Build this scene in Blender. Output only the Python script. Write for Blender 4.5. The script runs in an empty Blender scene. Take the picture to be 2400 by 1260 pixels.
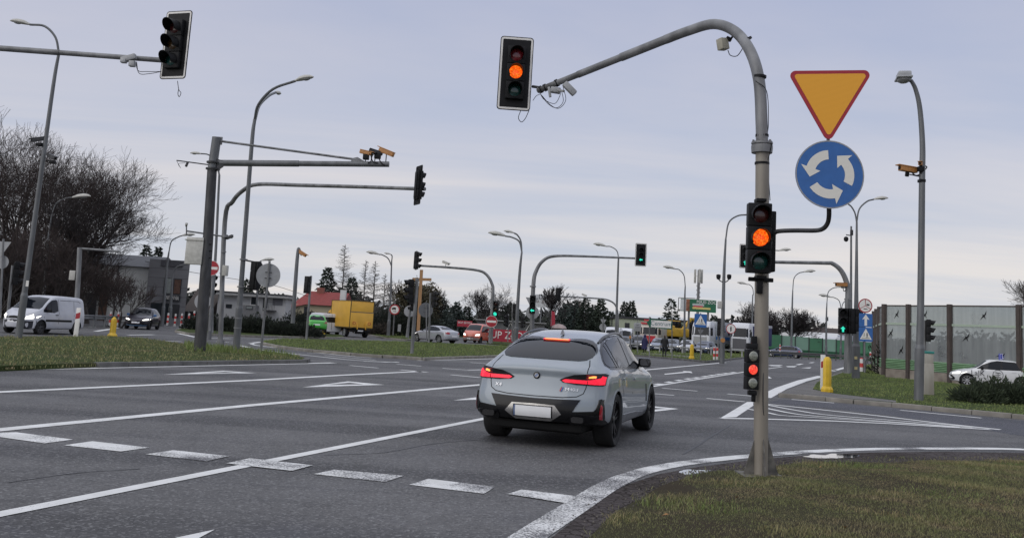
import bpy, bmesh, math, random
import numpy as np
from mathutils import Vector, Matrix
from mathutils.bvhtree import BVHTree
from mathutils.geometry import delaunay_2d_cdt
C = bpy.context.scene
COL = C.collection
PI = math.pi
R = math.radians
random.seed(4)

# ------------------------------------------------------------------ camera
FOC, EYE, PITCH, ROLL, CY = 2200.0, 1.5783, 0.1376, 0.0595, 464.0
cF = Vector((0, math.cos(PITCH), math.sin(PITCH)))
_r0 = Vector((1, 0, 0)); _u0 = _r0.cross(cF)
cR = _r0*math.cos(ROLL) + _u0*math.sin(ROLL)
cU = _u0*math.cos(ROLL) - _r0*math.sin(ROLL)
cam = bpy.data.cameras.new('camera'); co = bpy.data.objects.new('camera', cam); COL.objects.link(co)
co.matrix_world = Matrix(((cR.x, cU.x, -cF.x, 0), (cR.y, cU.y, -cF.y, 0), (cR.z, cU.z, -cF.z, EYE), (0, 0, 0, 1)))
cam.sensor_width = 36; cam.lens = FOC/2400*36; cam.shift_y = -(630-CY)/2400
cam.clip_start = 0.1; cam.clip_end = 5000
C.camera = co

def ray(x, y): return cF + cR*((x-1200)/FOC) - cU*((y-CY)/FOC)
def G(x, y, z=0.0):
    """where the sight line of a photo pixel meets the level z"""
    d = ray(x, y); t = (z-EYE)/d.z
    return Vector((d.x*t, d.y*t, z))
def P(x, y, Y):
    """the point of that sight line at Y metres ahead"""
    d = ray(x, y); t = Y/d.y
    return Vector((d.x*t, Y, EYE+d.z*t))

# ------------------------------------------------------------------ light
SUN_EL, SUN_AZ = 30, 232      # azimuth clockwise from north (+Y): behind the viewer's left shoulder
C.view_settings.view_transform = 'Standard'; C.view_settings.look = 'None'
C.view_settings.gamma = 1; C.view_settings.exposure = 0.08
w = bpy.data.worlds.new('World'); C.world = w; w.use_nodes = True
nt = w.node_tree; N = nt.nodes; Lk = nt.links; N.clear()
def nd(t, **k):
    n = N.new(t)
    for a, b in k.items(): setattr(n, a, b)
    return n
out = nd('ShaderNodeOutputWorld'); bg = nd('ShaderNodeBackground'); bg.inputs[1].default_value = 0.1
sky = nd('ShaderNodeTexSky', sky_type='NISHITA'); sky.sun_disc = False
sky.sun_elevation = R(SUN_EL); sky.sun_rotation = R(SUN_AZ)
tc = nd('ShaderNodeTexCoord'); sp = nd('ShaderNodeSeparateXYZ'); Lk.new(tc.outputs['Generated'], sp.inputs[0])
def mth(op, a, b=None, clamp=False):
    n = nd('ShaderNodeMath', operation=op, use_clamp=clamp)
    for i, v in enumerate((a, b)):
        if v is None: continue
        if isinstance(v, (int, float)): n.inputs[i].default_value = v
        else: Lk.new(v, n.inputs[i])
    return n.outputs[0]
dz = mth('ADD', mth('MAXIMUM', sp.outputs[2], 0.0), 0.09)
cx_ = mth('DIVIDE', sp.outputs[0], dz); cy_ = mth('DIVIDE', sp.outputs[1], dz)
cb = nd('ShaderNodeCombineXYZ'); Lk.new(cx_, cb.inputs[0]); Lk.new(cy_, cb.inputs[1])
mp = nd('ShaderNodeMapping'); Lk.new(cb.outputs[0], mp.inputs[0]); mp.inputs['Scale'].default_value = (0.2, 0.62, 1); mp.inputs['Rotation'].default_value = (0, 0, R(-14))
n1 = nd('ShaderNodeTexNoise'); Lk.new(mp.outputs[0], n1.inputs['Vector']); n1.inputs['Scale'].default_value = 1.1; n1.inputs['Detail'].default_value = 7; n1.inputs['Roughness'].default_value = .55; n1.inputs['Distortion'].default_value = .5
el = nd('ShaderNodeValToRGB'); Lk.new(sp.outputs[2], el.inputs[0])
e = el.color_ramp.elements
# overcast layer: pale at the horizon, lavender higher up, bright overhead (values are for background strength 0.1)
e[0].position = 0.0; e[0].color = (.80, .775, .765, 1)
e[1].position = 1.0; e[1].color = (1.25, 1.25, 1.30, 1)
for p_, c_ in ((.07, (.75, .735, .745, 1)), (.2, (.66, .66, .725, 1)), (.36, (.51, .54, .675, 1)), (.6, (.78, .80, .88, 1))):
    q = e.new(p_); q.color = c_
cr = nd('ShaderNodeValToRGB'); Lk.new(n1.outputs[0], cr.inputs[0])
cr.color_ramp.elements[0].position = .36; cr.color_ramp.elements[0].color = (.765, .835, .95, 1)
cr.color_ramp.elements[1].position = .66; cr.color_ramp.elements[1].color = (1.075, 1.035, 1.0, 1)
mu = nd('ShaderNodeMix', data_type='RGBA', blend_type='MULTIPLY'); mu.inputs[0].default_value = 1
Lk.new(el.outputs[0], mu.inputs[6]); Lk.new(cr.outputs[0], mu.inputs[7])
sc10 = nd('ShaderNodeVectorMath', operation='SCALE'); Lk.new(mu.outputs[2], sc10.inputs[0]); sc10.inputs[3].default_value = 9.4
mx = nd('ShaderNodeMix', data_type='RGBA'); mx.inputs[0].default_value = .93
Lk.new(sky.outputs[0], mx.inputs[6]); Lk.new(sc10.outputs[0], mx.inputs[7])
Lk.new(mx.outputs[2], bg.inputs[0]); Lk.new(bg.outputs[0], out.inputs[0])

sl = bpy.data.lights.new('sun', 'SUN'); sl.energy = 1.0; sl.angle = R(65); sl.color = (1, .96, .9)
so = bpy.data.objects.new('sun', sl); COL.objects.link(so)
az = R(SUN_AZ); sd = Vector((math.sin(az)*math.cos(R(SUN_EL)), math.cos(az)*math.cos(R(SUN_EL)), math.sin(R(SUN_EL))))
so.rotation_euler = sd.to_track_quat('Z', 'Y').to_euler(); so.location = (0, 0, 40)

# ------------------------------------------------------------------ materials
MATS = {}
def mat(name, col, rough=.6, metal=0., var=.12, scale=8., bump=0., bscale=60., coat=0., emit=0., spec=.5, col2=None, stretch=None, detail=4, alpha=1., flake=0):
    if name in MATS: return MATS[name]
    m = bpy.data.materials.new(name); m.use_nodes = True; t = m.node_tree; b = t.nodes['Principled BSDF']
    b.inputs['Roughness'].default_value = rough; b.inputs['Metallic'].default_value = metal
    b.inputs['Specular IOR Level'].default_value = spec
    if coat: b.inputs['Coat Weight'].default_value = coat; b.inputs['Coat Roughness'].default_value = .04
    c = Vector(col)
    tcn = t.nodes.new('ShaderNodeTexCoord'); src = tcn.outputs['Object']
    if stretch:
        mpn = t.nodes.new('ShaderNodeMapping'); mpn.inputs['Scale'].default_value = stretch; t.links.new(src, mpn.inputs[0]); src = mpn.outputs[0]
    no = t.nodes.new('ShaderNodeTexNoise'); no.inputs['Scale'].default_value = scale; no.inputs['Detail'].default_value = detail
    t.links.new(src, no.inputs['Vector'])
    rp = t.nodes.new('ShaderNodeValToRGB'); t.links.new(no.outputs[0], rp.inputs[0])
    c2 = Vector(col2) if col2 else c*(1+var)
    rp.color_ramp.elements[0].position = .32; rp.color_ramp.elements[1].position = .68
    rp.color_ramp.elements[0].color = (*(c*(1-var)), 1) if not col2 else (*c, 1)
    rp.color_ramp.elements[1].color = (*c2, 1)
    t.links.new(rp.outputs[0], b.inputs['Base Color'])
    if bump:
        n2 = t.nodes.new('ShaderNodeTexNoise'); n2.inputs['Scale'].default_value = bscale; n2.inputs['Detail'].default_value = 3
        t.links.new(src, n2.inputs['Vector'])
        bp = t.nodes.new('ShaderNodeBump'); bp.inputs['Strength'].default_value = bump; bp.inputs['Distance'].default_value = .02
        t.links.new(n2.outputs[0], bp.inputs['Height']); t.links.new(bp.outputs[0], b.inputs['Normal'])
    if emit:
        b.inputs['Emission Color'].default_value = (*col, 1); b.inputs['Emission Strength'].default_value = emit
    if alpha < 1:
        tr = t.nodes.new('ShaderNodeBsdfTransparent'); ms = t.nodes.new('ShaderNodeMixShader'); ms.inputs[0].default_value = alpha
        t.links.new(tr.outputs[0], ms.inputs[1]); t.links.new(b.outputs[0], ms.inputs[2]); t.links.new(ms.outputs[0], t.nodes['Material Output'].inputs[0])
    MATS[name] = m
    return m

galv = mat('galvanised', (.175, .177, .18), .5, .25, .38, 3.5, .08, 40, stretch=(1, 1, .25))
galvd = mat('grey_painted_steel', (.135, .14, .145), .5, .3, .2, 4, stretch=(1, 1, .3))
darksteel = mat('dark_steel', (.05, .05, .053), .5, .4, .35, 6, .1, 30, stretch=(1, 1, .3))
polemain = mat('weathered_pole', (.215, .19, .155), .55, .15, .0, 1.6, .08, 50, col2=(.28, .255, .215), stretch=(1, 1, .6))
black = mat('black_plastic', (.007, .007, .008), .55, var=.3, spec=.25)
gloss = mat('gloss_black', (.005, .005, .006), .22, coat=.12, spec=.3)
rubber = mat('tyre_rubber', (.012, .012, .013), .8, var=.3, bump=.1)
darkwell = mat('wheel_well', (.004, .004, .004), .9)
white = mat('white_enamel', (.62, .62, .60), .45, var=.05)
offwhite = mat('pale_casing', (.45, .44, .40), .5, var=.08)
signwhite = mat('sign_white', (.74, .72, .68), .35, var=.05)
signblue = mat('sign_blue', (.030, .125, .37), .3, var=.08)
signred = mat('sign_red', (.36, .02, .03), .35, var=.06)
signyel = mat('sign_yellow', (.62, .27, .022), .4, var=.05, scale=3)
signgrey = mat('sign_back_grey', (.33, .335, .34), .5, .3, .08)
alum = mat('alloy', (.45, .45, .46), .3, .7)
rimdark = mat('dark_rim', (.03, .03, .032), .25, .6)
plate = mat('number_plate_white', (.75, .75, .75), .4, var=.02)
glassm = mat('vehicle_glass', (.006, .008, .012), .06, var=.05, spec=.3)
redlens = mat('red_lamp_lens', (.35, .008, .02), .15, coat=.8, var=.2, scale=30)
headl = mat('lamp_clear', (.5, .5, .52), .1, .2, coat=1)
headlit = mat('lamp_lit', (1., .96, .88), .2, emit=2.2)
yellow = mat('yellow_plastic', (.62, .40, .02), .4, var=.12, scale=5)
camor = mat('orange_casing', (.42, .19, .055), .5, var=.12)
redp = mat('red_paint', (.42, .03, .03), .5, var=.1)
concrete = mat('concrete', (.26, .24, .21), .85, var=.25, scale=3, bump=.3)
lensred = mat('signal_red_dark', (.05, .006, .006), .25, coat=.6, var=.2)
lensredm = mat('signal_red_glint', (.22, .012, .02), .25, coat=.8, var=.3, scale=20)
lensyel = mat('signal_amber_dark', (.06, .03, .008), .3, coat=.5)
lensgrn = mat('signal_green_dark', (.005, .05, .045), .25, coat=.8, var=.3, scale=20)
clearlens = mat('signal_clear', (.22, .23, .19), .2, coat=1, var=.4, scale=60)
def led(name, c1, c2, s):
    m = bpy.data.materials.new(name); m.use_nodes = True; t = m.node_tree; b = t.nodes['Principled BSDF']
    g = t.nodes.new('ShaderNodeTexCoord'); v = t.nodes.new('ShaderNodeTexVoronoi'); v.inputs['Scale'].default_value = 55
    t.links.new(g.outputs['Object'], v.inputs['Vector'])
    n = t.nodes.new('ShaderNodeTexNoise'); n.inputs['Scale'].default_value = 14; t.links.new(g.outputs['Object'], n.inputs['Vector'])
    a = t.nodes.new('ShaderNodeMath'); a.operation = 'MULTIPLY'; t.links.new(v.outputs[0], a.inputs[0]); t.links.new(n.outputs[0], a.inputs[1])
    r = t.nodes.new('ShaderNodeValToRGB'); t.links.new(a.outputs[0], r.inputs[0])
    r.color_ramp.elements[0].color = (*c2, 1); r.color_ramp.elements[0].position = .08
    r.color_ramp.elements[1].color = (*c1, 1); r.color_ramp.elements[1].position = .35
    t.links.new(r.outputs[0], b.inputs['Emission Color'])
    n3 = t.nodes.new('ShaderNodeTexNoise'); n3.inputs['Scale'].default_value = 22; n3.inputs['Distortion'].default_value = 1.5; t.links.new(g.outputs['Object'], n3.inputs['Vector'])
    mr = t.nodes.new('ShaderNodeMapRange'); mr.inputs[1].default_value = .35; mr.inputs[2].default_value = .65; mr.inputs[3].default_value = s*.62; mr.inputs[4].default_value = s*1.35; t.links.new(n3.outputs[0], mr.inputs[0]); t.links.new(mr.outputs[0], b.inputs['Emission Strength'])
    b.inputs['Base Color'].default_value = (*[x*.3 for x in c1], 1); b.inputs['Roughness'].default_value = .3
    MATS[name] = m; return m
ledamber = led('amber_lit', (1, .07, .003), (1, .26, .02), 1.0)
ledgreen = led('green_lit', (.0, .75, .50), (.1, 1, .72), 1.0)
ledred = led('red_lit', (.9, .03, .03), (1, .18, .08), .85)
brakelit = mat('brake_lamp_lit', (.85, .008, .035), .25, emit=.62, var=.35, scale=26)
brakehot = mat('brake_lamp_hot', (1, .32, .06), .3, emit=1.5)

# ------------------------------------------------------------------ mesh helpers
class MB:
    def __init__(s): s.v = []; s.f = []; s.m = []; s.k = 0
    def add(s, vs, fs):
        o = len(s.v); s.v += [tuple(x) for x in vs]
        for f in fs: s.f.append(tuple(i+o for i in f)); s.m.append(s.k)
        return s
    def mi(s, k): s.k = k; return s
    def box(s, c, d, M=None, taper=1.):
        x, y, z = (a/2 for a in d); c = Vector(c)
        vs = [Vector((sx*x*(taper if sz > 0 else 1), sy*y*(taper if sz > 0 else 1), sz*z)) for sz in (-1, 1) for sy in (-1, 1) for sx in (-1, 1)]
        if M: vs = [M @ v for v in vs]
        return s.add([v+c for v in vs], [(0, 2, 3, 1), (4, 5, 7, 6), (0, 1, 5, 4), (2, 6, 7, 3), (0, 4, 6, 2), (1, 3, 7, 5)])
    def rbox(s, c, d, b=.02, M=None):
        """box with chamfered edges"""
        bm = bmesh.new(); bmesh.ops.create_cube(bm, size=1)
        for v in bm.verts: v.co = Vector((v.co.x*d[0], v.co.y*d[1], v.co.z*d[2]))
        bmesh.ops.bevel(bm, geom=bm.edges[:], offset=b, segments=2, profile=.6, affect='EDGES')
        c = Vector(c); vs = [((M @ v.co) if M else v.co)+c for v in bm.verts]; bm.verts.index_update()
        fs = [[v.index for v in f.verts] for f in bm.faces]; bm.free()
        return s.add(vs, fs)
    def tube(s, pts, r, n=10, caps=True):
        pts = [Vector(p) for p in pts]; rs = r if isinstance(r, (list, tuple)) else [r]*len(pts)
        vs = []; fs = []; prev = None
        for i, p in enumerate(pts):
            a = pts[max(0, i-1)]; b = pts[min(len(pts)-1, i+1)]; t = (b-a)
            if t.length < 1e-9: t = Vector((0, 0, 1))
            t.normalize()
            if prev is None: u = t.orthogonal().normalized()
            else:
                u = prev - t*prev.dot(t)
                u = u.normalized() if u.length > 1e-6 else t.orthogonal().normalized()
            prev = u; q = t.cross(u)
            for k in range(n):
                an = 2*PI*k/n; vs.append(p+(u*math.cos(an)+q*math.sin(an))*rs[i])
        for i in range(len(pts)-1):
            for k in range(n):
                k2 = (k+1) % n; fs.append((i*n+k, i*n+k2, (i+1)*n+k2, (i+1)*n+k))
        if caps: fs += [tuple(range(n))[::-1], tuple(range((len(pts)-1)*n, len(pts)*n))]
        return s.add(vs, fs)
    def lathe(s, prof, n=24, M=None, closed=False):
        """prof: (radius, height) about z"""
        vs = []; fs = []
        for r, z in prof:
            for k in range(n):
                a = 2*PI*k/n; v = Vector((r*math.cos(a), r*math.sin(a), z)); vs.append(M @ v if M else v)
        m = len(prof)
        for i in range(m if closed else m-1):
            j = (i+1) % m
            for k in range(n):
                k2 = (k+1) % n; fs.append((i*n+k, i*n+k2, j*n+k2, j*n+k))
        if not closed: fs += [tuple(range(n))[::-1], tuple(range((m-1)*n, m*n))]
        return s.add(vs, fs)
    def poly(s, pts, M, d=0.):
        """flat outline (x,y), M places it; d: thickness along local z"""
        n = len(pts); A = [M @ Vector((p[0], p[1], d)) for p in pts]
        if not d: return s.add(A, [tuple(range(n))])
        B = [M @ Vector((p[0], p[1], 0)) for p in pts]
        return s.add(A+B, [tuple(range(n)), tuple(range(2*n-1, n-1, -1))]+[(i, i+n, (i+1) % n+n, (i+1) % n) for i in range(n)])
    def shift(s, d):
        d = Vector(d); s.v = [tuple(Vector(v)+d) for v in s.v]; return s
    def xf(s, M):
        s.v = [tuple(M @ Vector(v)) for v in s.v]; return s
    def mesh(s, name, smooth=True, ang=35):
        me = bpy.data.meshes.new(name); me.from_pydata(s.v, [], s.f); me.update()
        if any(s.m): me.polygons.foreach_set('material_index', s.m)
        if smooth:
            me.polygons.foreach_set('use_smooth', [True]*len(me.polygons)); me.set_sharp_from_angle(angle=R(ang))
        return me
def addmesh(name, me, mats, parent=None, loc=None, rot=None):
    o = bpy.data.objects.new(name, me); COL.objects.link(o)
    for m in (mats if isinstance(mats, (list, tuple)) else [mats]):
        if len(me.materials) < 8: me.materials.append(m)
    if parent: o.parent = parent
    if loc is not None: o.location = loc
    if rot is not None: o.rotation_euler = rot
    return o
def ob(name, mb, mats, parent=None, loc=None, rot=None, smooth=True, ang=35):
    return addmesh(name, mb.mesh(name, smooth, ang), mats, parent, loc, rot)
def wob(name, mb, mats, parent, smooth=True, ang=35):
    """a part whose shape was given in world coordinates"""
    mb.shift(-parent.location); return ob(name, mb, mats, parent, None, None, smooth, ang)
def thing(name, label, cat, loc=(0, 0, 0), rz=0., group=None):
    o = bpy.data.objects.new(name, None); COL.objects.link(o); o.empty_display_size = .2
    o.location = loc; o.rotation_euler = (0, 0, rz); o['label'] = label; o['category'] = cat
    if group: o['group'] = group
    return o
def tag(o, label, cat, group=None):
    o['label'] = label; o['category'] = cat
    if group: o['group'] = group
    return o
def struct(o): o['kind'] = 'structure'; return o
def stuff(o): o['kind'] = 'stuff'; return o
KIDS = {}
def copy_tree(o, loc, rz=None, label=None, parent=None):
    c = o.copy(); COL.objects.link(c)
    if parent is None:
        c.location = loc
        if rz is not None: c.rotation_euler = (0, 0, rz)
        if label: c['label'] = label
    else: c.parent = parent
    for ch in list(o.children): copy_tree(ch, None, parent=c)
    return c
def smooth_path(pts, sub=6):
    pts = [Vector(p) for p in pts]
    if len(pts) < 3: return pts
    q = [pts[0]*2-pts[1]]+pts+[pts[-1]*2-pts[-2]]; o = []
    for i in range(1, len(q)-2):
        for k in range(sub):
            t = k/sub; a, b, c, d = q[i-1:i+3]
            o.append(.5*((2*b)+(c-a)*t+(2*a-5*b+4*c-d)*t*t+(3*b-a-3*c+d)*t**3))
    return o+[pts[-1]]
def text_mb(s, size=1., ext=0., M=None, mb=None, align='CENTER', xs=1.):
    cu = bpy.data.curves.new('t', 'FONT'); cu.body = s; cu.size = size; cu.extrude = ext; cu.align_x = align; cu.align_y = 'CENTER'; cu.resolution_u = 3
    o = bpy.data.objects.new('t', cu); COL.objects.link(o)
    dg = bpy.context.evaluated_depsgraph_get(); me = o.evaluated_get(dg).to_mesh()
    vs = [Vector((v.co.x*xs, v.co.y, v.co.z)) for v in me.vertices]; fs = [tuple(p.vertices) for p in me.polygons]
    o.evaluated_get(dg).to_mesh_clear(); bpy.data.objects.remove(o); bpy.data.curves.remove(cu)
    mb = mb or MB()
    return mb.add([(M @ v) if M else v for v in vs], fs)
def inpoly(x, y, poly):
    c = np.zeros(np.shape(x), bool); n = len(poly)
    for i in range(n):
        x1, y1 = poly[i][:2]; x2, y2 = poly[(i+1) % n][:2]
        if y1 == y2: continue
        c ^= ((y1 > y) != (y2 > y)) & (x < (x2-x1)*(y-y1)/(y2-y1)+x1)
    return c
def filltri(poly, step):
    """triangulate an outline with interior points"""
    P2 = []
    for i in range(len(poly)):
        a = Vector(poly[i][:2]); b = Vector(poly[(i+1) % len(poly)][:2]); n = max(1, int((b-a).length/step))
        P2 += [a+(b-a)*k/n for k in range(n)]
    nb = len(P2); xs = [p.x for p in P2]; ys = [p.y for p in P2]
    gx, gy = np.meshgrid(np.arange(min(xs)+step/2, max(xs), step), np.arange(min(ys)+step/2, max(ys), step*.9))
    gx = gx.ravel(); gy = gy.ravel(); k = inpoly(gx, gy, [tuple(p) for p in P2])
    pts = P2+[Vector((float(a), float(b))) for a, b in zip(gx[k], gy[k])]
    r = delaunay_2d_cdt(pts, [(i, (i+1) % nb) for i in range(nb)], [], 1, 1e-6)
    return r[0], r[2]
# a standing face plane: local x to the viewer's right, local y up, local z towards the viewer (−Y)
FACE = Matrix(((1, 0, 0, 0), (0, 0, -1, 0), (0, 1, 0, 0), (0, 0, 0, 1)))
def circ(r, n=32, a0=0., a1=2*PI, cx=0, cy=0, rx=1.):
    return [(cx+r*rx*math.cos(a0+(a1-a0)*k/n), cy+r*math.sin(a0+(a1-a0)*k/n)) for k in range(n if abs(a1-a0-2*PI) < 1e-6 else n+1)]
def rrect(w, h, r, n=4):
    o = []
    for sx, sy, a in ((1, 1, 0), (-1, 1, 90), (-1, -1, 180), (1, -1, 270)):
        for k in range(n+1):
            t = R(a+90*k/n); o.append((sx*(w/2-r)+r*math.cos(t), sy*(h/2-r)+r*math.sin(t)))
    return o
def ring(mb, outer, inner, M):
    n = len(outer); mb.add([M @ Vector((*p, 0)) for p in outer+inner], [(i, (i+1) % n, (i+1) % n+n, i+n) for i in range(n)])
T = Matrix.Translation
def RZ(a): return Matrix.Rotation(a, 4, 'Z')
def RX(a): return Matrix.Rotation(a, 4, 'X')
def RY(a): return Matrix.Rotation(a, 4, 'Y')

# ------------------------------------------------------------------ ground materials
def nodes_mat(name):
    m = bpy.data.materials.new(name); m.use_nodes = True
    return m, m.node_tree, m.node_tree.nodes['Principled BSDF']
def noise(t, src, scale, detail=4, rough=.55, dist=0.):
    n = t.nodes.new('ShaderNodeTexNoise'); n.inputs['Scale'].default_value = scale; n.inputs['Detail'].default_value = detail
    n.inputs['Roughness'].default_value = rough; n.inputs['Distortion'].default_value = dist; t.links.new(src, n.inputs['Vector']); return n.outputs[0]
def ramp(t, src, a, b, ca, cb_):
    r = t.nodes.new('ShaderNodeValToRGB'); t.links.new(src, r.inputs[0]); r.color_ramp.elements[0].position = a; r.color_ramp.elements[1].position = b
    r.color_ramp.elements[0].color = (*ca, 1); r.color_ramp.elements[1].color = (*cb_, 1); return r.outputs[0]
def mixc(t, a, b, f, mode='MIX'):
    m = t.nodes.new('ShaderNodeMix'); m.data_type = 'RGBA'; m.blend_type = mode
    for s_, v in ((0, f), (6, a), (7, b)):
        if hasattr(v, 'default_value') or hasattr(v, 'is_output'): t.links.new(v, m.inputs[s_])
        elif isinstance(v, (int, float)): m.inputs[s_].default_value = v
        else: m.inputs[s_].default_value = (*v, 1)
    return m.outputs[2]
def mapping(t, src, rot=0., scale=(1, 1, 1)):
    m = t.nodes.new('ShaderNodeMapping'); m.inputs['Rotation'].default_value = (0, 0, rot); m.inputs['Scale'].default_value = scale; t.links.new(src, m.inputs[0]); return m.outputs[0]
LANE = R(70)
def asphalt(name, base, blue, track=True):
    m, t, b = nodes_mat(name); o = t.nodes.new('ShaderNodeTexCoord').outputs['Object']
    big = ramp(t, noise(t, o, .22, 5, .6), .36, .64, [c*.78 for c in base], [c*1.16 for c in base])
    mid = ramp(t, noise(t, o, 2.2, 5, .65), .3, .7, (.9, .9, .9), (1.08, 1.08, 1.08))
    c = mixc(t, big, mid, 1., 'MULTIPLY')
    if track:
        ln = mapping(t, o, -LANE, (.05, .62, 1))
        tr = ramp(t, noise(t, ln, 1.3, 4, .5, .3), .42, .6, (.66, .66, .68), (1.16, 1.16, 1.15))
        c = mixc(t, c, tr, 1., 'MULTIPLY')
        ln2 = mapping(t, o, R(-78), (.04, 1.6, 1))
        tr2 = ramp(t, noise(t, ln2, 1.1, 3, .5, .6), .58, .74, (1, 1, 1), (.76, .76, .78))
        c = mixc(t, c, tr2, 1., 'MULTIPLY')
    stain = ramp(t, noise(t, o, .55, 6, .7, .8), .56, .74, (0, 0, 0), (1, 1, 1))
    c = mixc(t, c, blue, mixc(t, (0, 0, 0), stain, .6))
    v = t.nodes.new('ShaderNodeTexVoronoi'); v.inputs['Scale'].default_value = 48; t.links.new(o, v.inputs['Vector'])
    sv = t.nodes.new('ShaderNodeSeparateColor'); t.links.new(v.outputs['Color'], sv.inputs[0])
    st = ramp(t, sv.outputs[0], .72, 1., (0, 0, 0), (1, 1, 1))
    c = mixc(t, c, (.27, .27, .27), mixc(t, (0, 0, 0), st, .55))
    dk = ramp(t, sv.outputs[1], .0, .3, (1, 1, 1), (0, 0, 0))
    c = mixc(t, c, (.02, .02, .022), mixc(t, (0, 0, 0), dk, .5))
    cr_ = t.nodes.new('ShaderNodeTexVoronoi'); cr_.feature = 'DISTANCE_TO_EDGE'; cr_.inputs['Scale'].default_value = .16
    t.links.new(mixc(t, o, noise(t, o, 1.4, 5), .12, 'ADD'), cr_.inputs['Vector'])
    ck = ramp(t, cr_.outputs['Distance'], .0, .0035, (1, 1, 1), (0, 0, 0))
    c = mixc(t, c, (.025, .025, .027), mixc(t, (0, 0, 0), ck, .18))
    t.links.new(c, b.inputs['Base Color'])
    rg = ramp(t, noise(t, o, .5, 4), .3, .7, (.62, .62, .62), (.8, .8, .8)); t.links.new(rg, b.inputs['Roughness'])
    b.inputs['Specular IOR Level'].default_value = .35
    bp = t.nodes.new('ShaderNodeBump'); bp.inputs['Strength'].default_value = .55; bp.inputs['Distance'].default_value = .012
    t.links.new(v.outputs['Distance'], bp.inputs['Height']); t.links.new(bp.outputs[0], b.inputs['Normal'])
    return m
m_road = asphalt('asphalt', (.090, .088, .089), (.078, .077, .092))
m_patch = asphalt('asphalt_new', (.048, .049, .062), (.06, .06, .08), False)
m_path = asphalt('paving', (.115, .108, .10), (.10, .10, .10), False)
def paint(name, wear, a=.5, b_=.6, dirt=.1):
    m, t, b = nodes_mat(name); o = t.nodes.new('ShaderNodeTexCoord').outputs['Object']
    c = ramp(t, noise(t, o, 3, 5), .3, .7, (.58, .58, .56), (.74, .74, .73))
    c = mixc(t, c, (.30, .30, .28), ramp(t, noise(t, o, 30, 3), .5, .8, (0, 0, 0), (dirt, dirt, dirt)))
    n = t.nodes.new('ShaderNodeMath'); n.operation = 'ADD'; t.links.new(noise(t, o, 45, 4, .8), n.inputs[0])
    k = t.nodes.new('ShaderNodeMath'); k.operation = 'MULTIPLY_ADD'; t.links.new(noise(t, o, 1.1, 2), k.inputs[0]); k.inputs[1].default_value = wear; k.inputs[2].default_value = -wear*.5; t.links.new(k.outputs[0], n.inputs[1])
    g = ramp(t, n.outputs[0], a, b_, (0, 0, 0), (1, 1, 1))
    c = mixc(t, c, (.085, .083, .088), g); t.links.new(c, b.inputs['Base Color']); b.inputs['Roughness'].default_value = .65
    return m
m_paint = paint('road_paint', .35, .60, .72)
m_worn = paint('road_paint_worn', 1.1, .46, .60)
m_wornl = paint('road_paint_scuffed', .8, .56, .68)
m_worn2 = paint('road_paint_flaking', .5, .46, .54, .3)
m_kerb = mat('kerb_stone', (.215, .20, .175), .85, var=.25, scale=2.5, bump=.4, bscale=30)
m_kerbd = mat('kerb_stone_dark', (.10, .098, .095), .85, var=.3, scale=2.5, bump=.4, bscale=30)
def turf(name, g1, g2, soil, amt=(.5, .66)):
    m, t, b = nodes_mat(name); o = t.nodes.new('ShaderNodeTexCoord').outputs['Object']
    c = ramp(t, noise(t, o, 26, 5, .7), .3, .7, g1, g2)
    c = mixc(t, c, soil, ramp(t, noise(t, o, .55, 6, .65, .4), amt[0], amt[1], (0, 0, 0), (.85, .85, .85)))
    t.links.new(c, b.inputs['Base Color']); b.inputs['Roughness'].default_value = 1; b.inputs['Specular IOR Level'].default_value = .1
    bp = t.nodes.new('ShaderNodeBump'); bp.inputs['Strength'].default_value = .8; bp.inputs['Distance'].default_value = .05
    t.links.new(noise(t, o, 30, 5, .8), bp.inputs['Height']); t.links.new(bp.outputs[0], b.inputs['Normal'])
    return m
m_turf = turf('turf', (.035, .052, .018), (.075, .095, .036), (.085, .075, .045), (.52, .75))
m_turfd = turf('turf_soil', (.045, .048, .024), (.085, .080, .045), (.060, .047, .034), (.36, .56))
m_field = turf('field', (.05, .06, .03), (.08, .085, .045), (.09, .08, .055))
m_gutter = turf('gutter_paving', (.075, .066, .068), (.12, .108, .11), (.05, .043, .038), (.42, .66))
def blades(name, c1, c2, c3):
    m, t, b = nodes_mat(name); o = t.nodes.new('ShaderNodeTexCoord').outputs['Object']
    c = ramp(t, noise(t, o, 60, 2), .3, .7, c1, c2)
    c = mixc(t, c, c3, ramp(t, noise(t, o, 1.3, 5, .7, .3), .46, .66, (0, 0, 0), (.9, .9, .9)))
    t.links.new(c, b.inputs['Base Color']); b.inputs['Roughness'].default_value = .8; b.inputs['Specular IOR Level'].default_value = .2
    return m
m_blade = blades('grass_blades', (.12, .135, .050), (.27, .28, .125), (.32, .25, .15))
m_bladeg = blades('grass_blades_green', (.10, .15, .04), (.21, .27, .09), (.25, .26, .11))

def sheet(name, pts, z, m):
    mb = MB(); vs, fs = filltri([(p.x, p.y) if hasattr(p, 'x') else p for p in pts], 40)
    mb.add([(v.x, v.y, z) for v in vs], fs)
    o = ob(name, mb, m, smooth=False); return struct(o)
# the land to the horizon, then the asphalt of the junction
sheet('ground', [(-2500, -400), (2500, -400), (2500, 3500), (-2500, 3500)], -.06, m_field)
sheet('road', [(-90, -15), (40, -15), (70, 30), (120, 60), (330, 190), (330, 240), (150, 190), (90, 150), (30, 128), (-40, 120), (-90, 110)], 0., m_road)
sheet('road_patch', [G(*p) for p in ((1826, 936), (1880, 937), (1937, 942), (2002, 948), (2091, 956), (2185, 964), (2279, 974), (2372, 983), (2950, 1040), (2950, 1080), (2500, 1035), (2400, 1022), (2290, 1004), (2200, 990), (2080, 972), (1960, 958), (1800, 944))], .003, m_patch)

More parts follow.
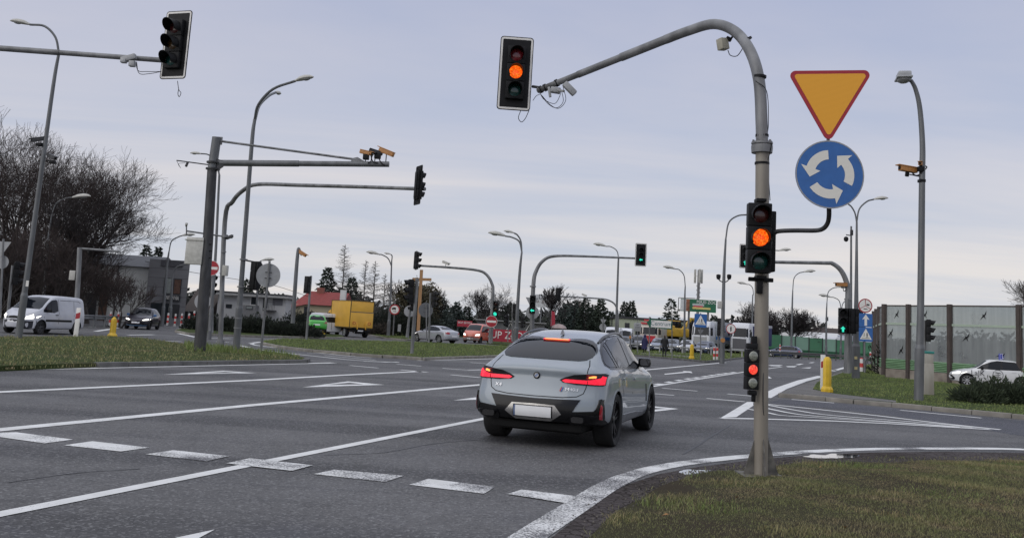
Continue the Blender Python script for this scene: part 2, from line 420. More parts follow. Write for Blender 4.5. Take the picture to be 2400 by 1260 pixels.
marks = []
def ribbon(px, wd, m='p', z=.006, sm=False):
    pts = [G(*p) for p in px]
    if sm: pts = smooth_path(pts, 5)
    mb = MB(); vs = []; n = len(pts)
    for i, p in enumerate(pts):
        d = (pts[min(n-1, i+1)]-pts[max(0, i-1)]).normalized(); s_ = Vector((-d.y, d.x, 0))*wd/2
        vs += [p+s_+Vector((0, 0, z)), p-s_+Vector((0, 0, z))]
    mb.add(vs, [(2*i, 2*i+1, 2*i+3, 2*i+2) for i in range(n-1)])
    struct(ob('road_marking', mb, {'p': m_paint, 'w': m_worn, 'f': m_worn2, 'x': m_wornl}[m], smooth=False))
def patchq(px, m='p', z=.006, hole=None):
    mb = MB(); k = [G(*p) for p in px]; n = len(k)
    if hole:
        h = [G(*p) for p in hole]
        mb.add([(p.x, p.y, z) for p in k+h], [(i, (i+1) % n, (i+1) % n+n, i+n) for i in range(n)])
    else: mb.add([(p.x, p.y, z) for p in k], [tuple(range(n))])
    struct(ob('road_marking', mb, {'p': m_paint, 'w': m_worn, 'f': m_worn2, 'x': m_wornl}[m], smooth=False))
ribbon([(-420, 876), (0, 867), (600, 854), (782, 850)], .30)
ribbon([(-420, 938), (0, 918.5), (600, 890.5), (800, 879), (985, 870)], .24)
ribbon([(938, 866.4), (1001, 872)], .24)
ribbon([(-420, 1045), (0, 1007), (600, 948.5), (1123, 901.5), (1517, 866), (1615, 857), (1700, 849)], .24)
ribbon([(-420, 1290), (0, 1205), (655, 1075.5), (1126, 982.5), (1530, 905), (1745, 871), (1832, 859.2)], .155)
for q in ([(-60, 1016), (38, 1013), (171, 1030), (105, 1039)], [(150, 1043.5), (216.5, 1034), (351, 1049), (283, 1058)]): patchq(q, 'x')
patchq([(340.5, 1064.5), (407, 1055), (538, 1069), (484, 1081)], 'w')
patchq([(530, 1086.5), (585, 1074.5), (733, 1091), (684, 1104)], 'x', z=.009)
patchq([(735, 1111), (784, 1100.5), (946, 1115), (903, 1129.5)], 'f')
patchq([(959, 1136), (1004, 1122), (1160, 1141), (1135, 1157)], 'w')
patchq([(1190, 1158.5), (1222, 1148), (1355, 1164), (1328, 1180)], 'w', z=.009)
patchq([(503, 1241.5), (465, 1262), (380, 1300), (300, 1300), (415, 1260)])
patchq([(381, 877.6), (524, 868.7), (600.6, 874)], hole=[(466, 874.3), (527, 871), (560, 873.3)])
patchq([(709, 907.5), (815.5, 893.3), (901, 901.5)], hole=[(762, 901.8), (820, 896.5), (852, 900.4)])
patchq([(1062, 938), (1175, 922.5), (1275, 932)], hole=[(1130, 932), (1178, 926.5), (1218, 930.5)])
patchq([(1385, 981), (1495, 948), (1591, 957.8)], hole=[(1440, 967), (1500, 953), (1562, 957.4)])
F_LINE = [(1165, 1308), (1266, 1240), (1310, 1212), (1363, 1178), (1417, 1143), (1465, 1119), (1525, 1100), (1600, 1086), (1700, 1074), (1767, 1068), (1900, 1058), (2033, 1052.5), (2167, 1051), (2300, 1051), (2400, 1053), (2700, 1066)]
ribbon(F_LINE[:6], .27, 'f', .006, True); ribbon(F_LINE[5:], .25, 'w', .0062, True)
# hatched taper and the short guide lines
patchq([(1689, 979), (1751, 941.5), (1764, 941.5), (1766, 950), (1726, 977)])
ribbon([(1689, 979.8), (1765, 981), (1950, 986), (2080, 992), (2200, 999), (2320, 1006)], .2)
ribbon([(1760, 943), (1800, 947), (1870, 954), (2050, 973), (2200, 991), (2345, 1006.5)], .22, z=.0064)
ribbon([(1790, 947), (1870, 962), (1950, 973), (2150, 989), (2300, 1002)], .15, z=.0068, sm=True)
ribbon([(1790, 955), (1860, 969), (1930, 976), (2100, 989), (2280, 1002)], .15, z=.0072, sm=True)
ribbon([(1752, 958), (1800, 967), (1830, 973), (1900, 977.5), (2080, 989), (2250, 1001)], .13, z=.0076, sm=True)
ribbon([(1855, 935.8), (1955, 944.2)], .2, z=.0095); ribbon([(2110, 961), (2300, 979.5)], .2, z=.0095)
ribbon([(1790, 931), (1830, 910), (1880, 892), (1925, 881)], .42); ribbon([(1950, 869), (1980, 861), (2002, 856)], .35)
for i, (x, y) in enumerate([(1543, 900), (1568, 895), (1591, 891), (1613, 887.4), (1632, 885), (1652, 882), (1668, 879.4), (1684, 877), (1700, 875), (1717, 872.8)]):
    ribbon([(x-6, y+1), (x+6, y-1)], .22)
for q in ([(1552, 909), (1634, 916)], [(1530, 922), (1580, 926)], [(1705, 922.5), (1765, 928)], [(1656, 933), (1745, 941)], [(820, 856), (886, 862)], [(930, 853), (987, 857.5)], [(1037, 862.5), (1097, 867), (1135, 866)], [(1057, 878), (1125, 884.5)], [(1102, 849), (1140, 852)], [(980, 844.5), (1137, 840.5), (1190, 839)]): ribbon(q, .2)
patchq([(1558, 877.5), (1557, 875.5), (1603, 870.8), (1600, 869), (1620, 870), (1623, 874), (1612, 872.6)])
for q in ([(1800, 855), (1835, 855), (1826, 857.5), (1808, 857)], [(1842, 857.6), (1868, 857.2), (1862, 860), (1846, 859.6)], [(1877, 861.6), (1902, 860), (1898, 862.8)], [(1950, 867), (1964, 865), (1958, 868)], [(1799, 880), (1809, 886), (1799, 886.5)]): patchq(q)
ribbon([(1868, 854.5), (1880, 852)], .3); ribbon([(1898, 850), (1907, 848.5)], .3)
# the slip road round the middle island, and the roundabout behind
ribbon([(588, 803), (600, 808.5), (675, 817.5), (750, 827), (825, 834.5), (870, 838)], .2, sm=True)
ribbon([(592, 816.5), (675, 827.5), (750, 835.5), (800, 841), (850, 845), (935, 849)], .2, sm=True)
ribbon([(850, 833), (720, 826.5)], .12)
ribbon([(852, 846.5), (897, 848.5), (935, 848)], .16, z=.0068); ribbon([(760, 832.5), (880, 843.5)], .16, z=.0064)
for q in ([(326, 799), (365, 800)], [(392, 799), (425, 800)], [(448, 800), (482, 801)], [(506, 800), (536, 801.5)], [(560, 809), (583, 814)], [(587, 804), (612, 801)], [(419, 781), (459, 790)], [(224, 776), (286, 767)], [(205, 765), (225, 766)], [(300, 785), (360, 784)], [(470, 792), (540, 793)]): ribbon(q, .3)

# ------------------------------------------------------------------ raised islands
def kerb(pts, m, wd=.2, h=.13, step=1.0, z0=0.):
    mb = MB(); acc = []
    for i in range(len(pts)-1):
        a, b = pts[i], pts[i+1]; L_ = (b-a).length; n = max(1, round(L_/step))
        acc += [a+(b-a)*k/n for k in range(n)]
    acc.append(pts[-1])
    for a, b in zip(acc, acc[1:]):
        d = b-a; L_ = d.length
        if L_ < .05: continue
        M = RZ(math.atan2(d.y, d.x)); c = (a+b)/2
        jz = random.uniform(-.006, .006)
        mb.rbox((c.x, c.y, z0+h/2-.03+jz), (L_-.014, wd, h+.06), .02, M)
    return struct(ob('kerb', mb, m))
def island(px, m_top, kerbs=(), z=.115, km=None, world=()):
    pts = [G(p[0], p[1], z) if len(p) == 2 else Vector((p[0], p[1], z)) for p in px]
    vs, fs = filltri([(p.x, p.y) for p in pts], 1.6)
    mb = MB(); mb.add([(v.x, v.y, z+.0*random.random()) for v in vs], fs)
    n = len(pts); k = len(mb.v); mb.add([(p.x, p.y, z) for p in pts]+[(p.x, p.y, -.03) for p in pts], [(i, (i+1) % n, (i+1) % n+n, i+n) for i in range(n)])
    struct(ob('verge', mb, m_top, smooth=False))
    for a, b in kerbs: kerb([pts[i] for i in range(a, b+1)], km or m_kerb, z0=-.005)
    return pts
ISL = island([(-500, 867), (-200, 859), (0, 857), (225, 850), (480, 846), (715, 842.5), (721, 839), (690, 832), (655, 827), (560, 819), (430, 805), (330, 791), (250, 787), (0, 788), (-500, 778)], m_turf, [(3, 6)], km=m_kerbd)
IMID = island([(616, 802), (640, 807), (675, 812.5), (737, 819.5), (780, 823), (825, 827), (897, 832), (955, 835), (990, 838), (1025, 836.5), (1137, 833), (1260, 829), (1300, 822), (1290, 816), (1187, 810), (1100, 806), (955, 800), (850, 797), (725, 794), (657, 793), (622, 797)], m_turf, [(0, 11), (19, 20)])
IRND = island([(413, 774), (440, 780), (520, 783), (600, 786), (700, 788), (790, 790), (807, 789), (800, 784), (730, 777), (600, 772), (430, 768), (415, 771)], m_turf, [(0, 6), (10, 11)])
ISGN = island([(855, 781), (900, 790), (950, 795), (1000, 792), (1004, 784), (930, 778.5)], m_turf, [(0, 3)])
IBAN = island([(1140, 803), (1300, 816), (1320, 806), (1150, 797)], m_turf)
IRF = island([(1380, 824), (1480, 830), (1555, 836), (1615, 841.5), (1655, 845.5), (1690, 842.5), (1745, 836), (1800, 833.5), (1870, 832), (1870, 829), (1745, 822), (1480, 817), (1380, 812)], m_turf, [(0, 6)], km=m_kerbd)
IRI = island([(1824, 921), (1882, 925), (1937, 930), (2002, 936), (2091, 943.5), (2185, 952), (2279, 960.5), (2372, 969), (2950, 1022), (2950, 935), (2400, 909), (2290, 905), (2230, 897), (2130, 888), (2075, 883), (2062, 862), (2040, 853), (2012, 857), (1985, 865), (1925, 884), (1872, 903)], m_turf, [(0, 8)])
# trodden paving on the nose of the right island
sheet('path', [G(x, y, .119) for x, y in ((1826, 920), (1882, 924), (1937, 929), (2100, 942), (2100, 938), (1960, 922), (1905, 912), (1915, 895), (1975, 872), (1985, 866), (1925, 885), (1872, 903))], .119, m_path)
sheet('path', [G(x, y, .119) for x, y in ((1500, 828), (1560, 832), (1620, 837), (1622, 834), (1560, 829), (1500, 826))], .119, m_path)
# foreground verge, gutter strip and puddles
FGP = [G(x, y, .02) for x, y in ((1250, 1420), (1375, 1262), (1437, 1200), (1500, 1162), (1575, 1127), (1637, 1109), (1667, 1104), (1743, 1098), (1817, 1092), (1900, 1079), (2017, 1081), (2167, 1078), (2400, 1078), (2800, 1090))]+[Vector((11, 9, .02)), Vector((11, -4, .02)), Vector((.5, -4, .02))]
def fgz(x, y):
    """the verge swells a little away from its edge"""
    d = min(((Vector((x, y))-Vector((p.x, p.y))).length for p in FGE), default=1)
    return .012+.09*min(1, d/1.3)+.012*math.sin(x*3.1)*math.cos(y*2.7)
FGE = []
for a, b in zip(FGP[:14], FGP[1:14]):
    FGE += [a+(b-a)*k/6 for k in range(6)]
vs, fs = filltri([(p.x, p.y) for p in FGP], .22)
mb = MB(); mb.add([(v.x, v.y, fgz(v.x, v.y)) for v in vs], fs); struct(ob('verge', mb, m_turfd))
GUT = [G(x, y) for x, y in ((1290, 1262), (1400, 1175), (1470, 1135), (1540, 1112), (1620, 1096), (1760, 1078), (1900, 1066), (2033, 1060), (2200, 1058), (2400, 1061), (2800, 1076))]+[Vector((11, 8.6, 0)), Vector((4, 6, 0)), Vector((1.5, 3, 0)), Vector((.6, 5, 0))]
sheet('gutter', GUT, .004, m_gutter)
tg = m_gutter.node_tree; bg_ = tg.nodes['Principled BSDF']; og = tg.nodes.new('ShaderNodeTexCoord').outputs['Object']; vg = tg.nodes.new('ShaderNodeTexVoronoi'); vg.feature = 'DISTANCE_TO_EDGE'; vg.inputs['Scale'].default_value = 9; tg.links.new(og, vg.inputs['Vector'])
base_ = bg_.inputs['Base Color'].links[0].from_socket; jm = ramp(tg, vg.outputs['Distance'], .02, .10, (.45, .43, .40), (1.12, 1.1, 1.08)); tg.links.new(mixc(tg, base_, jm, 1., 'MULTIPLY'), bg_.inputs['Base Color'])
mwat, t, b = nodes_mat('puddle_water'); b.inputs['Base Color'].default_value = (.03, .03, .035, 1); b.inputs['Roughness'].default_value = .03; b.inputs['Specular IOR Level'].default_value = 1.
b.inputs['Coat Weight'].default_value = 1; b.inputs['Coat IOR'].default_value = 2.2
for px, sd_ in (([(1590, 1107), (1606, 1101), (1640, 1102), (1668, 1103), (1650, 1108), (1610, 1112)], 1), ([(1882, 1071), (1905, 1065.5), (1930, 1067), (1950, 1064), (1985, 1064.5), (2015, 1068), (1995, 1072.5), (1960, 1074), (1920, 1074.5)], 2)):
    pp = smooth_path([G(*p) for p in px]+[G(*px[0])], 5)[:-1]; random.seed(sd_)
    mb = MB(); mb.add([(p.x, p.y+random.uniform(-.03, .03), .0085) for p in pp], [tuple(range(len(pp)))]); struct(ob('puddle', mb, mwat, smooth=False))

# grass: loose blades, one mass per verge
rng = np.random.default_rng(7)
def grass(poly, dens, h, wd, zf, m, label, keep=None, lean=.5, cat='grass'):
    xs = [p.x for p in poly]; ys = [p.y for p in poly]; x0, x1, y0, y1 = min(xs), max(xs), min(ys), max(ys)
    n = int((x1-x0)*(y1-y0)*dens); x = rng.uniform(x0, x1, n); y = rng.uniform(y0, y1, n)
    k = inpoly(x, y, [(p.x, p.y) for p in poly])
    if keep is not None: k &= keep(x, y)
    x = x[k]; y = y[k]; n = len(x)
    z = np.array([zf(a, b) for a, b in zip(x, y)]) if callable(zf) else np.full(n, zf)
    hh = h*rng.uniform(.45, 1.25, n)*(1+.35*np.sin(x*2.3+np.cos(y*1.7)*2)); a = rng.uniform(0, 2*PI, n); lx = rng.normal(0, lean, n)*hh; ly = rng.normal(0, lean, n)*hh
    w2 = wd*rng.uniform(.6, 1.3, n)/2; dx = np.cos(a)*w2; dy = np.sin(a)*w2
    v = np.empty((n, 5, 3)); mx_, my_ = x+lx*.35, y+ly*.35
    v[:, 0] = np.stack([x-dx, y-dy, z-.01], 1); v[:, 1] = np.stack([x+dx, y+dy, z-.01], 1)
    v[:, 2] = np.stack([mx_-dx*.7, my_-dy*.7, z+hh*.6], 1); v[:, 3] = np.stack([mx_+dx*.7, my_+dy*.7, z+hh*.6], 1)
    v[:, 4] = np.stack([x+lx, y+ly, z+hh*rng.uniform(.8, 1., n)], 1)
    me = bpy.data.meshes.new('grass'); me.vertices.add(5*n); me.vertices.foreach_set('co', v.reshape(-1))
    idx = np.arange(n)[:, None]*5+np.array([0, 1, 3, 2, 2, 3, 4])[None]
    me.loops.add(7*n); me.loops.foreach_set('vertex_index', idx.reshape(-1).astype(np.int32))
    me.polygons.add(2*n); st = (np.arange(n)[:, None]*7+np.array([0, 4])[None]).reshape(-1)
    me.polygons.foreach_set('loop_start', st.astype(np.int32)); me.update(); me.validate()
    o = addmesh('grass', me, m); stuff(o); return o
def patchy(x, y):
    s_ = np.sin(x*1.9+1.3*np.sin(y*1.1))*np.cos(y*1.5+np.sin(x*.8)*1.7)+.6*np.sin(x*5.1+y*3.3)
    d = np.min([np.hypot(x-p.x, y-p.y) for p in FGE[::2]], 0)
    return rng.uniform(-1.6, 1., len(x)) < s_*.75+.1+np.minimum(0, (d-.45)*2.2)-np.clip(1-np.hypot(x-3.25, y-11.7)/.7, 0, 1)*1.2-np.clip(1-np.hypot(x-1.6, y-10.2)/1.4, 0, 1)*1.3
m_straw = blades('grass_straw', (.20, .17, .08), (.40, .33, .18), (.16, .20, .07))
clump = lambda x, y: (y > 4.6) & (x < y*.62+.6) & (np.sin(x*3.7+np.sin(y*2.9)*2)+np.cos(y*4.3+x*1.7) > 1.15)
grass(FGP, 900, .045, .004, fgz, m_straw, '', clump, .7)
grass(FGP, 420, .06, .006, fgz, m_bladeg, '', lambda x, y: (y > 4.6) & (x < y*.62+.6) & (np.sin(x*2.1+4)+np.cos(y*2.6+x) > 1.45), .6)
inview = lambda x, y: (np.abs(x) < y*.62+1.5)
grass(FGP, 5200, .018, .0036, fgz, m_blade, '', lambda x, y: (y > 4.6) & (x < y*.62+.6) & patchy(x, y), .8)
mb = MB(); q = [(-500, 867), (-200, 859), (0, 857), (225, 850)]; mb.add([G(x, y, .115) for x, y in q]+[G(x, y+(9 if k < 3 else 4), .008) for k, (x, y) in enumerate(q)], [(k, k+4, k+5, k+1) for k in range(3)]); struct(ob('verge', mb, m_turf, smooth=False))
grass([G(x, y, .06) for x, y in ((-200, 868), (0, 865), (225, 856), (225, 849), (0, 856), (-200, 858))], 160, .06, .02, .055, m_blade, '', inview)
grass(ISL, 55, .075, .022, .11, m_blade, '', inview)
grass(IMID, 45, .075, .024, .11, m_bladeg, '', inview)
grass(IRI, 90, .06, .016, .11, m_bladeg, '', lambda x, y: inview(x, y) & ~inpoly(x, y, [(p.x, p.y) for p in [G(a, b_, .119) for a, b_ in ((1820, 922), (1937, 930), (2100, 944), (2100, 936), (1960, 921), (1905, 911), (1915, 895), (1990, 868), (1975, 862))]]))
grass(IRF, 10, .09, .05, .11, m_bladeg, '', inview)
grass(ISGN, 10, .09, .05, .11, m_bladeg, '', inview)
# a loose edge of longer tufts by the left poles
tuft = [G(x, y, .11) for x, y in ((440, 822), (700, 836), (660, 827), (560, 818), (430, 806))]
grass(tuft, 120, .2, .02, .11, m_bladeg, '', None, .35)

edge = [FGE[k] for k in range(0, len(FGE), 1)]
vv = []
mb = MB(); rr_ = random.Random(5)
for p in edge:
    for k in range(14):
        q = p+Vector((rr_.gauss(0, .12), rr_.gauss(.05, .10), 0)); r = rr_.uniform(.004, .014); a = rr_.uniform(0, 6)
        mb.add([(q.x+r*math.cos(a+c), q.y+r*math.sin(a+c), .008) for c in (0, 2.1, 4.2)]+[(q.x, q.y, .008+r*1.3)], [(0, 1, 3), (1, 2, 3), (2, 0, 3)])
stuff(ob('grit', mb, mat('grit', (.10, .09, .08), .9, var=.6, scale=40), smooth=False))
grass([G(x, y-7, 0) if k < 14 else Vector((x, y, 0)) for k, (x, y) in enumerate(((1245, 1400), (1365, 1262), (1425, 1200), (1490, 1162), (1565, 1127), (1630, 1109), (1667, 1104), (1743, 1098), (1817, 1092), (1900, 1079), (2017, 1081), (2167, 1078), (2400, 1078), (2800, 1090)))]+[G(x, y+10, 0) for x, y in ((2800, 1090), (2400, 1078), (2167, 1078), (2017, 1081), (1900, 1079), (1817, 1092), (1743, 1098), (1667, 1104), (1630, 1109), (1565, 1127), (1490, 1162), (1425, 1200), (1365, 1262))], 300, .035, .005, .012, m_blade, '', lambda x, y: rng.uniform(0, 1, len(x)) < .5, .9)
tar = mat('tar_seal', (.018, .018, .02), .5)
def seam(px, wd): 
    pts = smooth_path([G(*p) for p in px], 4); mb = MB(); vs = []
    for i, p in enumerate(pts):
        d = (pts[min(len(pts)-1, i+1)]-pts[max(0, i-1)]).normalized(); s_ = Vector((-d.y, d.x, 0))*wd*random.uniform(.6, 1.3)/2; vs += [p+s_+Vector((0, 0, .0035)), p-s_+Vector((0, 0, .0035))]
    mb.add(vs, [(2*i, 2*i+1, 2*i+3, 2*i+2) for i in range(len(pts)-1)]); struct(ob('road_seam', mb, tar, smooth=False))
seam([(1600, 1064), (1640, 1040), (1662, 1025), (1690, 1008), (1714, 994)], .035); seam([(760, 1066), (900, 1060), (1010, 1040), (1120, 1030)], .02); seam([(20, 1130), (180, 1108), (330, 1098)], .02)

# ------------------------------------------------------------------ street furniture builders
def facing(p, extra=0.):
    """turn about z that makes a −Y facing object at p look at the viewer, plus extra"""
    return math.atan2(-p[0], p[1])*1.0*0 + math.atan2(p[0], p[1])*-1 + extra
def arrow_pts(w, kind):
    a = [(-.5, 0), (-.05, .42), (-.05, .17), (.5, .17), (.5, -.17), (-.05, -.17), (-.05, -.42)]
    if kind == 'up': a = [(-y, -x) for x, y in a]
    return [(x*w, y*w) for x, y in a]
ARMS = {}
def signal_head(parent, pos, yaw, d=.2, lit=None, board=None, arrow=None, dark=False, visor=1., lenses=None, n=3, name='signal_head'):
    """pos: world centre of the head; local −Y is the face; d: lens diameter"""
    W = d*1.36; H = d*1.36*n; D = d*.75
    mb = MB()
    for i in range(n):
        zc = (n-1)/2*d*1.36-i*d*1.36
        mb.rbox((0, 0, zc), (W, D, d*1.34), d*.07)
    mb.rbox((0, D*.55, 0), (W*.55, D*.3, H*.9), d*.05)
    h = ob(name, mb, black, parent, Vector(pos)-parent.location, (0, 0, yaw))
    cols = lenses or (lensred, lensyel, lensgrn)
    for i in range(n):
        zc = (n-1)/2*d*1.36-i*d*1.36
        L_ = MB(); prof = [(d*.5*math.cos(a), d*.12*math.sin(a)) for a in [R(x) for x in (0, 25, 50, 75)]]
        L_.lathe(prof, 20, RX(PI/2))
        islit = lit is not None and lit[0] == i
        m = lit[1] if islit and not arrow else (black if arrow else cols[i])
        ob('lens', L_, m, h, (0, -D/2-.002, zc))
        if islit and arrow:
            A = MB(); A.poly(arrow_pts(d*.92, arrow), FACE, .006); ob('lit_arrow', A, lit[1], h, (0, -D/2-d*.13, zc), smooth=False)
        if visor:
            V = MB(); k = 14; vs = []; a0, a1 = R(-35), R(215); rr = d*.56
            for lay in (1., .93):
                for j in range(k+1):
                    a = a0+(a1-a0)*j/k; ln = d*visor*(.35+.65*max(0, math.sin(a)*.5+.5)**1.0)
                    vs += [(rr*lay*math.cos(a), 0, rr*lay*math.sin(a)), (rr*lay*.97*math.cos(a), -ln, rr*lay*.97*math.sin(a)-ln*.08)]
            q = 2*(k+1); fs = []
            for lay in (0, 1):
                for j in range(k): o_ = lay*q+2*j; fs.append((o_, o_+2, o_+3, o_+1) if lay else (o_, o_+1, o_+3, o_+2))
            for j in range(k): fs.append((2*j+1, q+2*j+1, q+2*j+3, 2*j+3))
            fs += [(0, q, q+1, 1), (q-2, q-1, 2*q-1, 2*q-2)]
            V.add(vs, fs); ob('visor', V, black, h, (0, -D/2, zc), ang=60)
    if board:
        bw, bh = board; B = MB()
        Mb = T((0, D*.1, 0)) @ FACE
        B.poly(rrect(bw, bh, bw*.1), Mb, .012); B.mi(1)
        ring(B, rrect(bw*.955, bh*.978, bw*.085), rrect(bw*.845, bh*.925, bw*.03), T((0, D*.1-.014, 0)) @ FACE)
        bd = ob('backboard', B, [black, signwhite], h, smooth=False)
        F_ = MB()
        for s_ in (-1, 1): F_.box((s_*bw*.33, D*.1+.008, 0), (bw*.04, .015, bh*.9))
        F_.box((0, D*.1+.008, bh*.4), (bw*.8, .015, .02)); F_.box((0, D*.1+.008, -bh*.4), (bw*.8, .015, .02))
        ob('stiffener', F_, black, h)
    return h
def pole_px(parent, px, Y, r, name='pole', m=None, n=12, sub=5, Y2=None, collars=()):
    """a round pole or arm through photo points; Y: distance of the first, Y2 of the last; r: metres"""
    k = len(px); pts = []
    for i, p in enumerate(px):
        yy = p[2] if len(p) > 2 else Y+((Y2-Y)*i/(k-1) if Y2 else 0)
        pts.append(P(p[0], p[1], yy))
    if k > 2: pts = smooth_path(pts, sub)
    q = len(pts); rs = [r[0]+(r[1]-r[0])*i/(q-1) for i in range(q)] if isinstance(r, (tuple, list)) else r
    mb = MB(); mb.tube(pts, rs, n)
    return wob(name, mb, m or galv, parent), pts
def base_at(x, y, z=.11): return G(x, y, z)
def lamp_head(parent, pos, dirv, L=.75, m=None, tilt=0.):
    """cobra-head luminaire, pos = arm end (world)"""
    mb = MB(); prof = [(0, 0, .04, .035), (.12, .01, .07, .05), (.3, .03, .115, .075), (.6, .035, .13, .085), (.85, .03, .10, .06), (1, .015, .03, .02)]
    vs = []; n = 12
    for x, zc, hw, hh in prof:
        for k in range(n):
            a = 2*PI*k/n; z = hh*math.sin(a); z = z*.5 if z < 0 else z
            vs.append((x*L, hw*L*1.35*math.cos(a), (zc+z*1.9)*L))
    fs = [(i*n+k, i*n+(k+1) % n, (i+1)*n+(k+1) % n, (i+1)*n+k) for i in range(len(prof)-1) for k in range(n)]+[tuple(range(n))[::-1], tuple(range(5*n, 6*n))]
    mb.add(vs, fs)
    yaw = math.atan2(dirv[1], dirv[0])
    h = ob('lamp_head', mb, m or offwhite, parent, Vector(pos)-parent.location, (0, -tilt, yaw))
    g = MB(); g.lathe([(.13*L, 0), (.115*L, -.05*L), (.07*L, -.085*L), (.01*L, -.095*L)], 14, Matrix.Scale(1.6, 4, (1, 0, 0))); ob('lamp_glass', g, signgrey, h, (.62*L, 0, .012*L))
    return h
def lamp(label, base, path, heads, rpx=None, r=(.1, .05), z=.0, Y=None, group=None, cat='street lamp', m=None, headm=None, arms=()):
    """base, path: photo points of the mast; heads: (arm path px, direction sign, length)"""
    b = G(base[0], base[1], z) if Y is None else P(base[0], base[1], Y)
    if Y is not None: b.z = z
    yy = b.y; t = thing('street_lamp', label, 'street lamp', b, 0, group)
    pts = [b]+[P(x, y, yy) for x, y in path]
    mb = MB(); n = len(pts); 
    base_h = 1.6; dirv = (pts[1]-pts[0]).normalized()
    mb.tube([b, b+dirv*base_h], r[0]*1.25, 12); mb.tube([b+dirv*base_h, b+dirv*(base_h+.12)], [r[0]*1.25, r[0]], 12)
    sp_ = smooth_path([b+dirv*(base_h+.1)]+pts[1:], 5) if n > 2 else [b+dirv*(base_h+.1), pts[1]]
    q = len(sp_); mb.tube(sp_, [r[0]+(r[1]-r[0])*i/(q-1) for i in range(q)], 12)
    wob('mast', mb, m or galvd, t)
    for hp in heads:
        ap, L = hp[0], hp[1]; ap = [P(x, y, (yy+(hp[2] if len(hp) > 2 else 0)*i/max(1, len(ap)-1))) for i, (x, y) in enumerate(ap)]
        if len(ap) > 1:
            a_ = MB(); a_.tube(smooth_path(ap, 5), [r[1], r[1]*.8] if len(ap) == 2 else r[1]*.85, 8); wob('arm', a_, m or galvd, t)
            dv = ap[-1]-ap[-2]
        else: dv = Vector((hp[3], 0, 0)) if len(hp) > 3 else Vector((-1, 0, 0))
        lamp_head(t, ap[-1], dv, L, headm, tilt=.12)
    return t
def camera_unit(parent, pos, yaw, pitch=.3, L=.45, m=None, bracket=None):
    mb = MB(); mb.rbox((0, 0, 0), (L*.28, L, L*.26), .02); mb.rbox((0, -L*.08, L*.15), (L*.34, L*1.15, L*.05), .008)
    M = Matrix.Rotation(yaw, 4, 'Z') @ Matrix.Rotation(pitch, 4, 'X')
    mb.xf(M); h = ob('camera', mb, m or camor, parent, Vector(pos)-parent.location)
    g = MB(); g.lathe([(L*.09, 0), (L*.09, .02), (L*.02, .03)], 12, M @ T((0, -L*.5, 0)) @ RX(PI/2)); ob('camera_lens', g, black, h)
    if bracket is not None:
        bq = MB(); q = Vector(bracket)-Vector(pos); bq.tube([Vector((0, 0, -L*.1)), Vector((0, 0, min(-L*.25, q.z*.6))), q], .02, 6); ob('bracket', bq, black, h)
    return h
def wire(parent, pts, r=.008, m=None, name='cable'):
    mb = MB(); mb.tube(smooth_path(pts, 6), r, 5); return wob(name, mb, m or black, parent)
def clamp(parent, p, r, h=.05, m=None, axis=None, name='clamp'):
    mb = MB(); mb.lathe([(r*.9, -h/2), (r, -h/2), (r, h/2), (r*.9, h/2)], 16, axis); return ob(name, mb, m or black, parent, Vector(p)-parent.location)
def post(label, base, top, r=.03, z=0., Y=None, name='sign_post', m=None):
    pass
def sign_thing(name, label, base_px, top_px, Y=None, z=0., r=.035, group=None, m=None, cat='traffic sign'):
    b = G(base_px[0], base_px[1], z) if Y is None else P(base_px[0], base_px[1], Y)
    t = thing(name, label, cat, b, 0, group); tp = P(top_px[0], top_px[1], b.y)
    mb = MB(); mb.tube([b, tp], r, 8); wob('post', mb, m or galv, t)
    return t
def disc(parent, p, dia, face, back=None, yaw=0., name='sign_plate', ry=1.):
    mb = MB(); mb.poly(circ(dia/2, 36), RZ(yaw) @ FACE, .012); mb.mi(1)
    o = ob(name, mb, face, parent, Vector(p)-parent.location, smooth=False); return o
def mark(parent, p, pts, m, yaw=0., dz=.003, name='sign_mark', d=0.):
    mb = MB(); mb.poly(pts, RZ(yaw) @ T((0, -dz, 0)) @ FACE, d); return ob(name, mb, m, parent, p, smooth=False)
def ring_mark(parent, p, r1, r2, m, yaw=0., dz=.003, name='border', n=36):
    mb = MB(); ring(mb, circ(r1, n), circ(r2, n), RZ(yaw) @ T((0, -dz, 0)) @ FACE); return ob(name, mb, m, parent, p, smooth=False)
def back_brackets(parent, p, w, yaw=0.):
    mb = MB()
    for s_ in (-1, 1): mb.box((0, -.02, s_*w*.22), (w*.5, .02, .035))
    mb.xf(RZ(yaw)); ob('bracket', mb, darksteel, parent, p)
def man(cx=0, cy=0, s=1., st=0):
    """little walking figure as outlines"""
    o = [circ(.09*s, 10, cx=cx, cy=cy+.40*s)]
    o.append([(cx-.07*s, cy+.29*s), (cx+.08*s, cy+.29*s), (cx+.06*s, cy+.0*s), (cx-.06*s, cy+.0*s)])
    o.append([(cx-.05*s, cy+.02*s), (cx+.02*s, cy+.02*s), (cx-.12*s, cy-.42*s), (cx-.19*s, cy-.40*s)])
    o.append([(cx+.0*s, cy+.02*s), (cx+.07*s, cy+.02*s), (cx+.2*s, cy-.38*s), (cx+.13*s, cy-.42*s)])
    o.append([(cx-.06*s, cy+.28*s), (cx-.03*s, cy+.2*s), (cx-.2*s, cy+.04*s), (cx-.22*s, cy+.08*s)])
    o.append([(cx+.06*s, cy+.28*s), (cx+.03*s, cy+.2*s), (cx+.19*s, cy+.06*s), (cx+.22*s, cy+.1*s)])
    return o
def pics(parent, p, polys, m, yaw=0., dz=.006, name='pictogram'):
    mb = MB()
    for q in polys: mb.poly(q, RZ(yaw) @ T((0, -dz, 0)) @ FACE)
    return ob(name, mb, m, parent, p, smooth=False)
